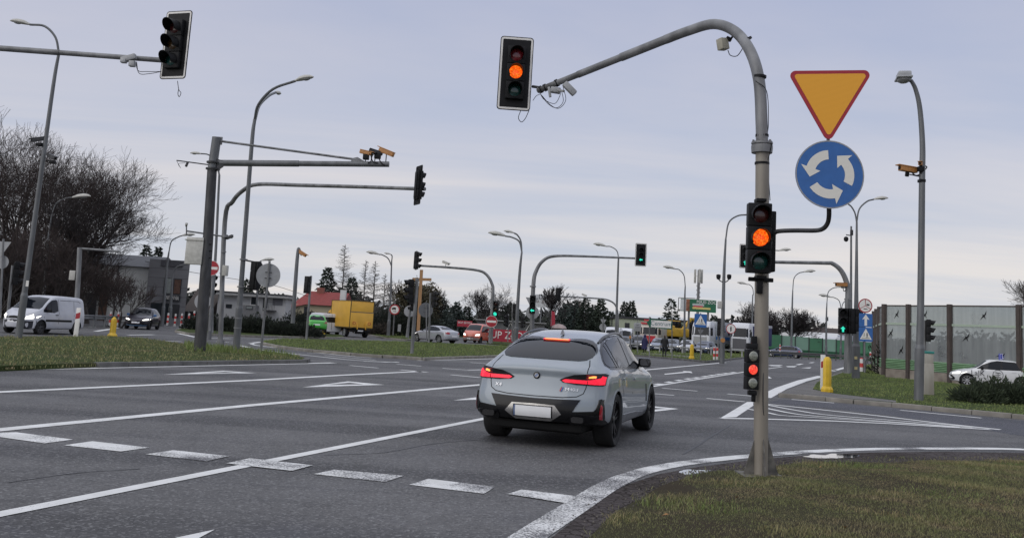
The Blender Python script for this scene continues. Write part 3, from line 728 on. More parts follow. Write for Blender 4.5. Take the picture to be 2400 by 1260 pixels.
def noentry(t, p, dia, yaw=0.):
    d = disc(t, p, dia, signred, yaw=yaw); ring_mark(d, (0, 0, 0), dia*.5, dia*.475, signwhite, yaw, .0135)
    mark(d, (0, 0, 0), [(x*dia, y*dia) for x, y in ((-.4, -.09), (.4, -.09), (.4, .09), (-.4, .09))], signwhite, yaw, .0135, 'white_bar'); return d

# ------------------------------------------------------------------ main mast with the amber signals (foreground right)
pb = G(1783, 1108, .07); YB = pb.y
t = thing('traffic_light', 'tall weathered mast in the foreground verge with curved overhead arm and lit amber signals', 'traffic light', pb)
mb = MB(); top = P(1787, 352, YB)
mb.tube([pb-Vector((0, 0, .05)), top], .083, 24); wob('pole', mb, polemain, t)
mb = MB()
for dx, dy, a in ((-.17, -.02, 0), (.15, .02, PI), (0, -.17, PI/2), (.02, .17, -PI/2)):
    M = RZ(math.atan2(dy, dx)); mb.add([M @ Vector(v) for v in ((.075, -.007, .0), (.21, -.007, -.03), (.21, .007, -.03), (.075, .007, 0), (.075, -.007, .42), (.21, -.007, .0), (.21, .007, .0), (.075, .007, .42))], [(0, 3, 2, 1), (0, 1, 5, 4), (1, 2, 6, 5), (2, 3, 7, 6), (3, 0, 4, 7), (4, 5, 6, 7)])
mb.box((0, 0, -.03), (.5, .5, .03)); ob('base_gusset', mb, mat('stained_concrete', (.17, .16, .14), .8, 0, .4, 9, .3, 40, col2=(.07, .066, .06)), t, (0, 0, 0), smooth=False)
fl = MB(); fl.lathe([(.083, -.10), (.125, -.10), (.13, -.05), (.13, -.01), (.118, 0), (.13, .01), (.13, .035), (.085, .04)], 24)
for k in range(8): fl.box((math.cos(k*PI/4)*.108, math.sin(k*PI/4)*.108, -.02), (.022, .022, .16))
wob('flange', fl.shift(P(1786, 340, YB)), galv, t)
arm = [P(1786, 345, YB), P(1785, 290, YB), P(1779, 190, YB+.1), P(1758, 120, YB+.35), P(1722, 74, YB+.7), P(1672, 57, YB+1.05), P(1610, 74, YB+1.45), P(1560, 93, YB+1.75)]
sp_ = smooth_path(arm, 7); mb = MB(); mb.tube(sp_, [.075+(.068-.075)*i/(len(sp_)-1) for i in range(len(sp_))], 20)
tip = P(1262, 212, YB+3.6); j1 = sp_[-1]
def lerp(a, b, k): return a+(b-a)*k
mb.tube([j1, lerp(j1, tip, .32)], .064, 18); mb.tube([lerp(j1, tip, .3), lerp(j1, tip, .66)], .056, 18); mb.tube([lerp(j1, tip, .64), tip], .049, 18)
wob('arm', mb, galv, t)
for k, (x, y) in enumerate(((1786, 318), (1781, 180), (1749, 95), (1786, 383))):
    pp = P(x, y, YB+(0, .1, .5, 0)[k]); ax = (Matrix(), RY(.05), RY(-.6), Matrix())[k]
    clamp(t, pp, .081 if k < 3 else .09, .028, black, ax.to_3x3().to_4x4(), 'strap')
yaw0 = R(-10)
hd = P(1778, 558, YB-.2)
signal_head(t, hd, R(-4), .205, (1, ledamber), visor=.85)
br = MB(); p1 = P(1782, 470, YB-.12); p2 = P(1782, 650, YB-.12)
br.rbox(p1, (.12, .14, .04), .008); wob('bracket', br, black, t)
br = MB(); br.rbox(p2, (.12, .14, .04), .008); br.rbox(P(1783, 655, YB-.09), (.30, .04, .05), .01); br.rbox(P(1780, 672, YB-.1), (.07, .06, .16), .01)
wob('bracket', br, black, t)
cb_ = MB(); cb_.rbox(P(1803, 566, YB+.03), (.13, .13, .74), .015); wob('junction_box', cb_, black, t)
# low repeater head
low = P(1761, 865, YB-.13)
signal_head(t, low, R(14), .115, (1, ledred), visor=0, lenses=(clearlens,)*3)
lm = MB(); lm.rbox(low+Vector((0, .01, .27)), (.13, .09, .07), .015); lm.rbox(low+Vector((.03, .03, .33)), (.07, .06, .12), .01); wob('bracket', lm, black, t); lm = MB(); lm.rbox(low+Vector((.02, .02, -.27)), (.1, .08, .06), .015); lm.rbox(low+Vector((.04, .03, -.33)), (.045, .05, .09), .01); wob('bracket', lm, black, t)
wire(t, [P(1797, 852, YB-.02), P(1792, 862, YB-.05), P(1789, 880, YB-.08), P(1789, 965, YB-.08), P(1797, 983, YB-.05)], .007, darksteel)
wire(t, [P(1771, 190, YB), P(1797, 215, YB-.02), P(1801, 290, YB-.05), P(1797, 325, YB-.03), P(1808, 336, YB-.1), P(1804, 360, YB-.1), P(1800, 385, YB-.05), P(1805, 470, YB-.02)], .005)
# sign bracket arm
pole_px(t, [(1803, 582), (1806, 560), (1816, 545), (1832, 541), (1870, 540), (1912, 540), (1930, 535), (1940, 522), (1943, 505), (1943, 486)], YB-.1, .027, 'sign_arm', darksteel, 12, 4, YB-.7)
# overhead head and detectors on the arm
ov = P(1208, 172, YB+3.65)
h = signal_head(t, ov, R(3), .218, (1, ledamber), (.55, 1.24), lenses=(lensredm, lensyel, lensgrn), visor=.95)
wr = MB(); wr.tube([P(1248, 203, YB+3.7), P(1262, 205, YB+3.62), tip], .025, 8); wob('bracket', wr, darksteel, t)
for k in (.16, .06, .02): clamp(t, lerp(tip, j1, k), .062, .05, black, RY(PI/2-.5), 'clamp')
dt = MB(); c1 = P(1335, 208, YB+3.1)
dt.rbox(c1, (.24, .11, .10), .02, RY(.75)); dt.rbox(P(1302, 212, YB+3.3), (.16, .12, .09), .02, RY(.1)); dt.rbox(P(1288, 216, YB+3.3), (.04, .05, .17), .01, RY(-.2)); dt.tube([P(1300, 210, YB+3.3), P(1322, 214, YB+3.15)], .02, 6)
wob('detector', dt, signgrey, t)
Yt = YB+3.4
wire(t, [P(1249, 236, Yt), P(1257, 225, Yt), P(1266, 220, Yt), P(1268, 208, Yt)], .005)
wire(t, [P(1266, 220, Yt), P(1276, 234, Yt), P(1300, 243, Yt), P(1312, 225, Yt), P(1314, 212, Yt)], .005)
wire(t, [P(1268, 222, Yt), P(1285, 244, Yt), P(1305, 253, Yt), P(1320, 238, Yt), P(1316, 212, Yt)], .005)
wire(t, [P(1268, 222, Yt), P(1290, 246, Yt), P(1310, 254, Yt), P(1326, 235, Yt), P(1320, 205, Yt)], .005)
wire(t, [P(1221, 258, Yt), P(1215, 276, Yt), P(1222, 286, Yt), P(1231, 278, Yt), P(1240, 259, Yt)], .006)
bx = MB(); bp = P(1694, 104, YB+.8); bx.rbox((0, 0, 0), (.125, .11, .155), .012); bx.xf(RY(-.18) @ RZ(.5)); bx.shift(bp); wob('radar_box', bx, mat('beige_casing', (.36, .34, .27), .5), t)
bx = MB(); bx.rbox(P(1708, 92, YB+.8), (.08, .06, .05), .012, RY(.4)); bx.tube([P(1714, 90, YB+.8), P(1722, 80, YB+.75)], .015, 6); wob('bracket', bx, black, t)
wire(t, [P(1706, 118, YB+.75), P(1712, 130, YB+.75), P(1728, 131, YB+.7), P(1742, 112, YB+.6)], .006)

# ------------------------------------------------------------------ the two large signs on the bracket arm
YS = YB-.72; c = P(1945, 248, YS-.03); sy = YS-.03
t = thing('give_way_sign', 'large orange yellow triangle with red border pointing down above the blue roundabout sign', 'traffic sign', c)
def tri(P3, rr=.055):
    o = []
    for i in range(3):
        a, b_, c_ = Vector(P3[i-1]), Vector(P3[i]), Vector(P3[(i+1) % 3]); u = (a-b_).normalized(); v = (c_-b_).normalized()
        half = u.angle(v)/2; dd = rr/math.tan(half); cen = b_+(u+v).normalized()*(rr/math.sin(half))
        s0 = b_+u*dd-cen; s1 = b_+v*dd-cen; a0 = math.atan2(s0.y, s0.x); a1 = math.atan2(s1.y, s1.x)
        while a1 < a0: a1 += 2*PI
        if a1-a0 > PI: a1 -= 2*PI
        o += [(cen.x+rr*math.cos(a0+(a1-a0)*k/6), cen.y+rr*math.sin(a0+(a1-a0)*k/6)) for k in range(7)]
    return o
def inset(pts, s, cy=0.): return [(x*s, (y-cy)*s+cy) for x, y in pts]
A0, A1, A2 = P(1844, 167, sy), P(2047, 165, sy), P(1941, 338, sy)
loc3 = [((q-c).x, (q-c).z) for q in (A0, A2, A1)]
ctr = Vector((sum(p[0] for p in loc3)/3, sum(p[1] for p in loc3)/3))
def triin(k, rr): return tri([tuple(ctr+(Vector(p)-ctr)*k) for p in loc3], rr)
mb = MB(); mb.poly(triin(1, .06), FACE, .012); ob('sign_plate', mb, signred, t, (0, 0, 0), smooth=False)
m_yel, tt, b = nodes_mat('retro_yellow'); o = tt.nodes.new('ShaderNodeTexCoord').outputs['Object']
wv = tt.nodes.new('ShaderNodeTexWave'); wv.bands_direction = 'Z'; wv.inputs['Scale'].default_value = 22; tt.links.new(o, wv.inputs['Vector'])
tt.links.new(mixc(tt, (.76, .34, .02), (.88, .41, .03), wv.outputs[0]), b.inputs['Base Color']); b.inputs['Roughness'].default_value = .45
mark(t, (0, 0, 0), triin(.86, .03), m_yel, 0, .0145, 'sign_face')
bk = MB(); bk.box((0, .03, -.1), (.3, .03, .03)); bk.box((0, .03, .15), (.5, .03, .03)); bk.box((0, .045, -.2), (.03, .03, .8)); ob('rail', bk, galv, t)
c = P(1944, 409, sy)
t = thing('roundabout_sign', 'round blue sign with three white arrows circling, under the yellow triangle', 'traffic sign', c)
rd = 82*sy/FOC/1.0
def ell(r, n=40): return circ(r, n, rx=1.0)
mb = MB(); mb.poly(circ(rd, 48), FACE, .012); ob('sign_plate', mb, signblue, t, (0, 0, 0), smooth=False)
ring_mark(t, (0, 0, 0), rd, rd*.965, signgrey, 0, .0135, n=48)
m_rw, tt, b = nodes_mat('retro_white'); o = tt.nodes.new('ShaderNodeTexCoord').outputs['Object']
wv = tt.nodes.new('ShaderNodeTexWave'); wv.bands_direction = 'Z'; wv.inputs['Scale'].default_value = 22; tt.links.new(o, wv.inputs['Vector'])
tt.links.new(mixc(tt, (.66, .64, .57), (.78, .76, .70), wv.outputs[0]), b.inputs['Base Color']); b.inputs['Roughness'].default_value = .45
for a in (95, 215, 335):
    r1, r2 = rd*.44, rd*.71; a0, a1 = R(a), R(a+68); n = 10; mb = MB(); vs = []
    for k in range(n+1):
        q = a0+(a1-a0)*k/n; vs += [(r1*math.cos(q), r1*math.sin(q)), (r2*math.cos(q), r2*math.sin(q))]
    M = T((0, -.0145, 0)) @ FACE
    mb.add([M @ Vector((*v, 0)) for v in vs], [(2*i, 2*i+1, 2*i+3, 2*i+2) for i in range(n)])
    q = a1; e_ = R(27); rm = (r1+r2)/2
    mb.add([M @ Vector((rad*math.cos(g), rad*math.sin(g), 0)) for rad, g in ((r1-rd*.15, q), (r2+rd*.17, q), (rm*1.03, q+e_))], [(0, 1, 2)])
    ob('arrow', mb, m_rw, t, smooth=False)
bk = MB(); bk.box((0, .03, -.1), (.4, .03, .03)); bk.box((0, .03, .12), (.4, .03, .03)); ob('rail', bk, galv, t)

# ------------------------------------------------------------------ other signals and masts
# the overhead arm that comes in from the left edge
YL = 16.2
pb = P(-520, 1010, YL); pb.z = 0.05
t = thing('traffic_light', 'overhead arm entering from the left edge with dark three lamp signal and white framed board', 'traffic light', pb)
mb = MB(); tp = P(-480, 140, YL); mb.tube([pb, tp], .09, 16); mb.tube(smooth_path([tp-Vector((0, 0, .4)), P(-430, 95, YL), P(-300, 92, YL), P(-60, 109, YL)], 6), .075, 16)
wob('pole', mb, galv, t)
mb = MB(); q0, q1 = P(-60, 109, YL), P(415, 144, YL); mb.tube([q0, lerp(q0, q1, .42)], .052, 16); mb.tube([lerp(q0, q1, .41), q1], .046, 16); wob('arm', mb, galv, t)
signal_head(t, P(412, 105, YL), R(-18)*1.0, .218, None, (.54, 1.25), visor=1.2)
dt = MB(); dt.rbox(P(302, 137, YL-.1), (.26, .11, .10), .02, RY(-.35)); dt.rbox(P(310, 150, YL-.1), (.1, .1, .1), .01); dt.rbox(P(290, 143, YL-.12), (.1, .1, .08), .02); wob('detector', dt, signgrey, t)
wire(t, [P(318, 145, YL), P(324, 166, YL), P(345, 168, YL), P(376, 168, YL)], .006); wire(t, [P(320, 145, YL), P(326, 172, YL), P(350, 173, YL), P(378, 168, YL)], .006)
wire(t, [P(416, 190, YL), P(419, 210, YL), P(424, 218, YL), P(420, 227, YL), P(417, 220, YL), P(419, 208, YL)], .006)

def mast_arm(label, base, pts, Yb, Yt, heads, r=(.1, .06), z=.11, group=None, extra=None, m=None):
    b = G(base[0], base[1], z); Yb = Yb or b.y
    if abs(Yb-b.y) > .01: b = P(base[0], base[1], Yb)
    t = thing('traffic_light', label, 'traffic light', b, 0, group)
    k = len(pts); wp = [b]+[P(x, y, Yb+(Yt-Yb)*(u if u is not None else 0)) for x, y, u in pts]
    sp_ = smooth_path(wp, 5); q = len(sp_)
    mb = MB(); mb.tube(sp_, [r[0]+(r[1]-r[0])*min(1, i/(q*.9)) for i in range(q)], 12); mb.tube([b, b+Vector((0, 0, .25))], r[0]*1.5, 12)
    wob('pole', mb, m or galv, t)
    return t
YC, YCt = G(516, 810, .11).y, 33.
t = mast_arm('galvanised mast on the left island whose long arm carries a signal seen from behind', (516, 810), [(527, 520, 0), (545, 473, .1), (570, 446, .2), (604, 432, .3), (700, 434, .5), (850, 438, .75), (996, 443, 1)], None, YCt, (), (.105, .065))
signal_head(t, P(981, 434, YCt-.12), R(180-63), .25, None, (.62, 1.40), visor=.6)
cc = P(527, 553, YC); clamp(t, cc, .13, .12, galv)
mb = MB(); mb.tube([P(437, 541, YC-.3), P(545, 557, YC)], .035, 8); mb.tube([P(437, 550, YC-.3), P(437, 530, YC-.3)], .03, 6); wob('cross_arm', mb, galvd, t)
camera_unit(t, P(437, 527, YC-.3), R(200), .2, .3, offwhite); camera_unit(t, P(538, 556, YC), R(240), .3, .38, darksteel)
mb = MB(); mb.rbox(P(528, 634, YC-.1), (.2, .3, .45), .02); wob('control_box', mb, offwhite, t)
for (x, y) in ((521, 640), (524, 590)): clamp(t, P(x, y, YC), .115, .04, galv)
wire(t, [P(505, 782, YC-.14), P(509, 770, YC-.14), P(508, 745, YC-.14), P(503, 738, YC-.1)], .015, darksteel)

# camera gantry
b = G(468, 822, .11); YD = b.y
t = thing('camera_gantry', 'thick dark steel post with braced horizontal beam carrying orange enforcement cameras', 'gantry', b)
mb = MB(); mb.tube([b, P(487, 570, YD), P(497, 400, YD)], [.215, .19, .175], 20); wob('pole', mb, darksteel, t)
mb = MB(); mb.tube([P(497, 400, YD), P(508, 322, YD)], [.172, .168], 20); wob('pole_top', mb, galvd, t)
mb = MB(); a0, a1 = P(512, 382, YD), P(912, 385, YD); mb.tube([a0, lerp(a0, a1, .47)], .12, 16); mb.tube([lerp(a0, a1, .465), a1], .105, 16)
wob('beam', mb, galvd, t)
mb = MB(); mb.tube([P(518, 331, YD), P(836, 374, YD)], .045, 10); mb.rbox(P(515, 330, YD), (.2, .05, .3), .02); mb.add([P(822, 378, YD-.04), P(858, 380, YD-.04), P(838, 368, YD-.04), P(828, 370, YD-.04)]+[P(822, 378, YD+.04), P(858, 380, YD+.04), P(838, 368, YD+.04), P(828, 370, YD+.04)], [(0, 1, 2, 3), (7, 6, 5, 4), (0, 4, 5, 1), (1, 5, 6, 2), (2, 6, 7, 3), (3, 7, 4, 0)]); wob('brace', mb, galv, t)
mb = MB()
for y in (381, 396): mb.lathe([(.175, -.03), (.26, -.03), (.26, .03), (.175, .03)], 16, T(P(501 if y < 390 else 499, y, YD)))
mb.add([P(508, 372, YD-.1), P(524, 377, YD-.1), P(524, 391, YD-.1), P(508, 402, YD-.1), P(508, 372, YD+.1), P(524, 377, YD+.1), P(524, 391, YD+.1), P(508, 402, YD+.1)], [(0, 3, 2, 1), (4, 5, 6, 7), (0, 1, 5, 4), (1, 2, 6, 5), (2, 3, 7, 6)]); wob('beam_clamp', mb, darksteel, t)
for x, y, yw, mm in ((858, 358, 70, camor), (880, 357, 110, darksteel), (906, 357, 250, camor)):
    q = P(x, y, YD); camera_unit(t, q, R(yw), -.35 if yw > 200 else .2, .5 if yw != 250 else .62, mm, P(x-2, 381, YD))
mb = MB(); mb.rbox(P(858, 368, YD), (.22, .2, .2), .02); mb.rbox(P(885, 366, YD), (.24, .2, .2), .03); wob('flash_unit', mb, black, t)
for pts in ([(866, 360), (870, 368), (869, 378), (862, 382)], [(884, 357), (874, 363), (871, 372), (876, 380), (886, 382)], [(888, 368), (890, 376), (896, 384), (902, 388)]): wire(t, [P(x, y, YD-.13) for x, y in pts], .022)
mb = MB(); mb.rbox(P(458, 588, YD-.05), (.62, .34, .98), .02); mb.mi(1); mb.rbox(P(459, 563, YD-.05), (.68, .4, .04), .01); wob('cabinet', mb, [mat('cabinet_cream', (.50, .49, .45), .5), offwhite], t)
mb = MB()
for y in (572, 588, 604): mb.tube([P(477, y, YD), P(496, y, YD-.2)], .02, 6)
mb.rbox(P(475, 588, YD), (.1, .3, .9), .02); wob('cabinet_bracket', mb, black, t)
mb = MB(); mb.tube(smooth_path([P(498, 370, YD), P(487, 362, YD), P(470, 360, YD)], 4), .025, 6); wob('arm', mb, galvd, t); lamp_head(t, P(472, 361, YD), (-1, 0), .42, offwhite)
mb = MB(); mb.tube([P(495, 387, YD), P(414, 376, YD)], .022, 6); mb.rbox(P(438, 385, YD), (.08, .08, .2), .02, RY(.3)); wob('sensor_rod', mb, darksteel, t)
wire(t, [P(414, 377, YD), P(420, 388, YD), P(424, 394, YD), P(418, 384, YD), P(434, 382, YD)], .008)

# left island lamps
t = lamp('tall twin headed lamp on the left island in front of the round sign', (553, 823), [(569, 620), (590, 340), (597, 280)], [([(597, 280), (606, 245), (640, 209), (692, 190)], .82, -1.2), ([(597, 285), (608, 248), (630, 225), (646, 217)], .62, 2.5)], r=(.105, .062), z=.11)
L1 = t
for y, x in ((745, 559), (768, 557), (672, 565), (608, 571)): clamp(L1, P(x, y, L1.location.y), .15, .05, galv)
mb = MB(); Y1 = L1.location.y; mb.tube([P(572, 609, Y1), P(598, 614, Y1)], .03, 8); mb.tube([P(571, 673, Y1), P(592, 676, Y1)], .03, 8); wob('cross_arm', mb, darksteel, L1)
b = P(598, 646, Y1)
signal_head(L1, b, R(150), .27, None, None, visor=.5); 
# left-most lamp
t = lamp('tallest lamp at the far left with camera clusters halfway up and leaning mast', (43, 792), [(93, 430), (125, 200), (138, 125)], [([(138, 125), (130, 88), (105, 62), (70, 58)], .8, 0)], r=(.105, .055), z=.11)
YQ = t.location.y; L0 = t
for x, y, yw, s_ in ((90, 327, 300, 1), (122, 368, 60, 1)):
    camera_unit(t, P(x, y, YQ-.1), R(yw), .3, .5, darksteel); k = MB(); k.tube([P(x, y+10, YQ-.1), P(108 if x < 100 else 108, y+8, YQ)], .025, 6); k.rbox(P(x+2, y+12, YQ-.1), (.2, .2, .13), .03); wob('bracket', k, black, t)
k = MB(); k.box(P(64, 664, YQ-.17), (.1, .02, .22)); wob('number_label', k, signwhite, t)

SMALL = 'street lamps standing beyond the junction'
for lab, base, path, heads, z, Y, r in (
    ('slim lamp in front of the bare woods with white head pointing right', (100, 735), [(113, 560), (122, 500)], [([(122, 500), (133, 475), (158, 464), (170, 463)], 1.35)], 0, 70, (.11, .07)),
    ('lamp deep in the woods at the left, only its pale head and arm clear', (72, 720), [(84, 520)], [([(84, 505), (78, 492), (73, 490)], 1.1)], 0, 85, (.1, .06)),
    ('slim lamp before the grey office with head near the cream cabinet', (380, 760), [(392, 620), (396, 590)], [([(396, 590), (402, 565), (418, 555), (427, 552)], 1.1)], 0, 80, (.14, .09)),
    ('short lamp arm on a pole by the grey office corner', (398, 752), [(405, 640)], [([(405, 640), (415, 625), (440, 618)], 1.1)], 0, 84, (.16, .09)),
    ('lamp mast rising beside the thick camera gantry post', (492, 778), [(505, 600), (514, 410)], [([(514, 410), (510, 392), (506, 388)], .3)], 0, 52, (.11, .09)),
    ('lamp by the round truck sign with two heads', (876+34, 783), [(915, 700), (918, 610)], [([(918, 625), (910, 606), (896, 597), (888, 596)], 1.3), ([(918, 612), (919, 600), (916, 596)], .7)], 0, 95, (.16, .1)),
    ('lamp behind the silver car with forked arms', (1208, 800), [(1218, 640), (1223, 590)], [([(1223, 590), (1217, 566), (1200, 556), (1184, 553)], 1.3), ([(1223, 592), (1221, 566), (1213, 551), (1205, 546)], .8)], 0, 70, (.17, .1)),
    ('lamp crossing the left arrow signal arm', (1443, 800), [(1449, 620), (1450, 608)], [([(1450, 608), (1446, 588), (1432, 578), (1420, 577)], 1.2)], 0, 88, (.14, .08)),
    ('lamp between the two walkers and the green billboard', (1604, 822), [(1605, 700), (1606, 670)], [([(1606, 670), (1603, 645), (1592, 632), (1582, 630)], 1.3)], 0, 100, (.14, .09)),
    ('lamp with two round cameras on U shaped bracket right of the billboard', (1692, 846), [(1697, 640), (1701, 560)], [([(1701, 560), (1708, 522), (1728, 506), (1752, 503)], 1.3)], .11, 62, (.16, .09)),
    ('distant lamp above the green noise barrier, nearest to the mast', (1854, 829), [(1857, 710), (1858, 680)], [([(1858, 680), (1861, 652), (1872, 640), (1884, 637)], 1.5)], 0, 120, (.16, .1)),
    ('distant lamp left of the arrow mast whose curved head shows below the orange camera', (1936, 829), [(1937, 740), (1938, 710)], [([(1938, 710), (1941, 685), (1952, 675), (1962, 673)], 1.5)], 0, 122, (.16, .1)),
    ('farthest lamp with low twin arms behind the arrow mast', (1970, 827), [(1972, 760), (1972, 728)], [([(1972, 728), (1967, 705), (1955, 697), (1946, 696)], 1.6), ([(1972, 730), (1975, 712), (1984, 702)], .8)], 0, 128, (.15, .1)),
    ('tall lamp with heads to both sides beside the blue pedestrian signs', (2006, 882), [(2007, 700), (2008, 520)], [([(2008, 520), (2014, 490), (2032, 472), (2048, 467)], .75), ([(2008, 522), (2004, 500), (1996, 485), (1988, 478)], .5)], .11, 48, (.19, .07)),
    ('lamp with arm reaching left just right of the amber signal', (1762, 830), [(1764, 700), (1766, 690)], [([(1766, 690), (1764, 675), (1757, 667), (1750, 666)], 1.3)], 0, 125, (.12, .09)),
    ('lamp head reaching right from behind the amber signal', (1792, 830), [(1796, 640), (1798, 605)], [([(1798, 605), (1804, 592), (1815, 587), (1826, 587)], 1.1)], 0, 85, (.12, .08)),
    ('lamp near the white house seen beside the hanging signal', (600, 770), [(604, 650), (605, 630)], [([(605, 630), (608, 614), (614, 610)], 1.2)], 0, 92, (.12, .08)),
):
    tt_ = lamp(lab, base, path, heads, r=(r[0]*.85, r[1]*.68), z=z, Y=Y, group=SMALL)
    if 'U shaped' in lab:
        LU = tt_; Yq = tt_.location.y; mb = MB(); mb.tube(smooth_path([P(1684, 648, Yq), P(1686, 656, Yq), P(1696, 661, Yq), P(1706, 657, Yq), P(1709, 648, Yq)], 4), .04, 6); wob('camera_bracket', mb, galv, tt_)
        for x in (1684, 1709):
            mb = MB(); mb.lathe([(.02, -.2), (.12, -.15), (.15, -.02), (.15, .12), (.05, .16)], 10); ob('camera', mb, black, tt_, P(x, 648, Yq)-tt_.location)
        mb = MB(); mb.rbox(P(1687, 714, Yq), (.28, .25, .48), .04); wob('control_box', mb, offwhite, tt_)
        mb = MB(); mb.lathe([(.14, -.05), (.14, .05)], 14, T(P(1694, 797, Yq-.2)) @ RX(PI/2)); wob('sensor', mb, camor, tt_)
    if 'blue pedestrian' in lab:
        for y, x in ((862, 2006), (838, 2006)): 
            mb = MB(); mb.box(P(x, y, tt_.location.y-.2), (.14, .02, .14)); wob('number_label', mb, mat('yellow_label', (.6, .5, .25), .5), tt_)
# near right lamp with orange cameras
t = lamp('grey lamp on the right verge beside the pale cabinet, orange cameras at mid height', (2153, 938), [(2158, 700), (2161, 430), (2162, 340), (2156, 255), (2146, 210), (2135, 188)], [], r=(.115, .06), z=.11)
YR = t.location.y; hm = mat('luminaire_grey', (.36, .37, .38), .45); q = P(2118, 184, YR-.12)-t.location; mb = MB(); mb.rbox((0, 0, .10), (.40, .62, .17), .05, Matrix.Identity(4)); mb.rbox((0, .02, .0), (.47, .70, .06), .02); mb.xf(RZ(-.25)); h_ = ob('lamp_head', mb, hm, t, q)
mb = MB(); mb.lathe([(.21, -.03), (.19, -.09), (.12, -.14), (.01, -.155)], 16, Matrix.Scale(1.25, 4, (0, 1, 0))); ob('lamp_glass', mb, signgrey, h_); mb = MB(); mb.tube([P(2135, 190, YR), P(2126, 184, YR-.05)], .06, 8); wob('arm', mb, galvd, t)
camera_unit(t, P(2128, 397, YR), R(285)-0, -.05, .62, camor, P(2158, 414, YR)); camera_unit(t, P(2158, 384, YR-.1), R(330), .1, .42, camor, P(2160, 415, YR))
mb = MB(); mb.rbox(P(2158, 396, YR-.12), (.18, .16, .16), .02); mb.rbox(P(2126, 408, YR), (.1, .12, .16), .02, RX(.3)); mb.rbox(P(2160, 424, YR), (.2, .2, .1), .02); wob('flash_unit', mb, black, t)
wire(t, [P(2144, 398, YR), P(2139, 406, YR), P(2148, 411, YR), P(2158, 408, YR)], .02); wire(t, [P(2164, 388, YR), P(2172, 391, YR), P(2168, 397, YR), P(2162, 396, YR)], .02)
mb = MB(); mb.tube([P(2137, 404, YR), P(2146, 412, YR), P(2158, 413, YR)], .018, 6); wob('camera_bracket', mb, galv, t)

# camera masts
for lab, base, path, cam_, Y in (('thin mast with one orange camera above the low house', (686, 757), [(694, 640), (698, 592)], (707, 592), 62),):
    b = P(base[0], base[1], Y); t = thing('camera_mast', lab, 'camera mast', b); mb = MB(); mb.tube(smooth_path([b]+[P(x, y, Y) for x, y in path]+[P(700, 582, Y), P(703, 588, Y)], 4), [.14-.004*i for i in range(17)][:17], 10); wob('pole', mb, galvd, t)
    camera_unit(t, P(707, 593, Y), R(80), .5, .7, camor, P(699, 590, Y))
b = P(1994, 872, 50); t = thing('camera_mast', 'thin mast with hanging dome camera left of the tall lamp', 'camera mast', b); mb = MB(); mb.tube([b, P(1995, 530, 50)], [.09, .05], 8); mb.tube([P(1995, 552, 50), P(1983, 550, 50)], .03, 6); wob('pole', mb, galvd, t)
mb = MB(); mb.lathe([(.02, .14), (.1, .1), (.13, 0), (.1, -.1), (.02, -.15)], 12); ob('dome_camera', mb, black, t, P(1983, 560, 50)-b); mb = MB(); mb.rbox(P(1996, 545, 50), (.14, .12, .3), .02); wob('camera', mb, darksteel, t)
# gantry before the woods
b = P(176, 786, 52); t = thing('camera_mast', 'pale mast with thin horizontal arm and white box before the bare trees', 'camera mast', b)
mb = MB(); mb.tube([b, P(187, 580, 52)], .13, 12); wob('pole', mb, galv, t); mb = MB(); mb.tube([P(186, 582, 52), P(280, 589, 52)], .06, 8); wob('arm', mb, galv, t)
mb = MB(); mb.rbox(P(171, 645, 52), (.32, .25, .52), .02); wob('box', mb, offwhite, t)
# small signals
def small_signal(label, base, top, heads, Y=None, z=.0, r=.07, group=None, m=None):
    b = P(base[0], base[1], Y) if Y else G(base[0], base[1], z)
    t = thing('traffic_light', label, 'traffic light', b, 0, group); mb = MB(); mb.tube([b, P(top[0], top[1], b.y)], r, 10); wob('pole', mb, m or galv, t)
    for hx, hy, yw, d, lit, arr, board in heads: signal_head(t, P(hx, hy, b.y-.1), R(yw), d, lit, board, arr, visor=.9)
    return t
small_signal('pole with black signal facing left between the wooden cross and silver car', (965, 828), (978, 652), [(962, 681, -70, .27, None, None, None)], None, .11, .085)
small_signal('slim pole in front of the silver car, signal facing right', (1005, 802), (1009, 686), [(1018, 702, 75, .27, None, None, None)], 66)
small_signal('signal pole before the dark trees left of the wooden cross', (953, 790), (964, 705), [(966, 712, -60, .27, None, None, None)], 74, r=.09)
small_signal('short pole with signal seen from behind beside the yellow truck', (718, 795), (729, 646), [(720, 667, 160, .27, None, None, None)], None, .11, .075)
small_signal('signal pole with green light behind the red no entry disc', (1152, 803), (1155, 700), [(1162, 723, -10, .27, (2, ledgreen), None, None)], 68, r=.09)
small_signal('pole with side facing signal left of the forked lamp', (1201, 800), (1202, 712), [(1206, 728, 80, .27, None, None, None)], 72, r=.08)
small_signal('far small signal cluster above the red banner', (1190, 800), (1192, 735), [(1188, 752, -70, .25, None, None, None), (1224, 755, 70, .25, None, None, None)], 84, r=.05)
small_signal('signal half hidden by the thick gantry post', (497, 780), (497, 652), [(495, 668, 60, .3, None, None, None)], 55, r=.08)
small_signal('pale pole at the far left with small signal and lamp', (17, 748), (30, 622), [(38, 640, 120, .28, None, None, None)], 46)
small_signal('signal pole hiding behind the lamp with the U shaped bracket', (1683, 836), (1684, 760), [(1687, 766, 60, .3, None, None, None)], 66, r=.06)
small_signal('pole with red light facing right behind the near right lamp', (2168, 868), (2166, 750), [(2176, 774, 70, .24, (0, lensredm), None, None)], 42)
small_signal('pair of dark signals by the right hand road showing a green arrow', (1988, 874), (1986, 700), [(1975, 751, -12, .30, (2, ledgreen), 'up', None), (1996, 752, 190, .30, None, None, None), (2008, 750, 85, .27, None, None, None)], 46, r=.12)
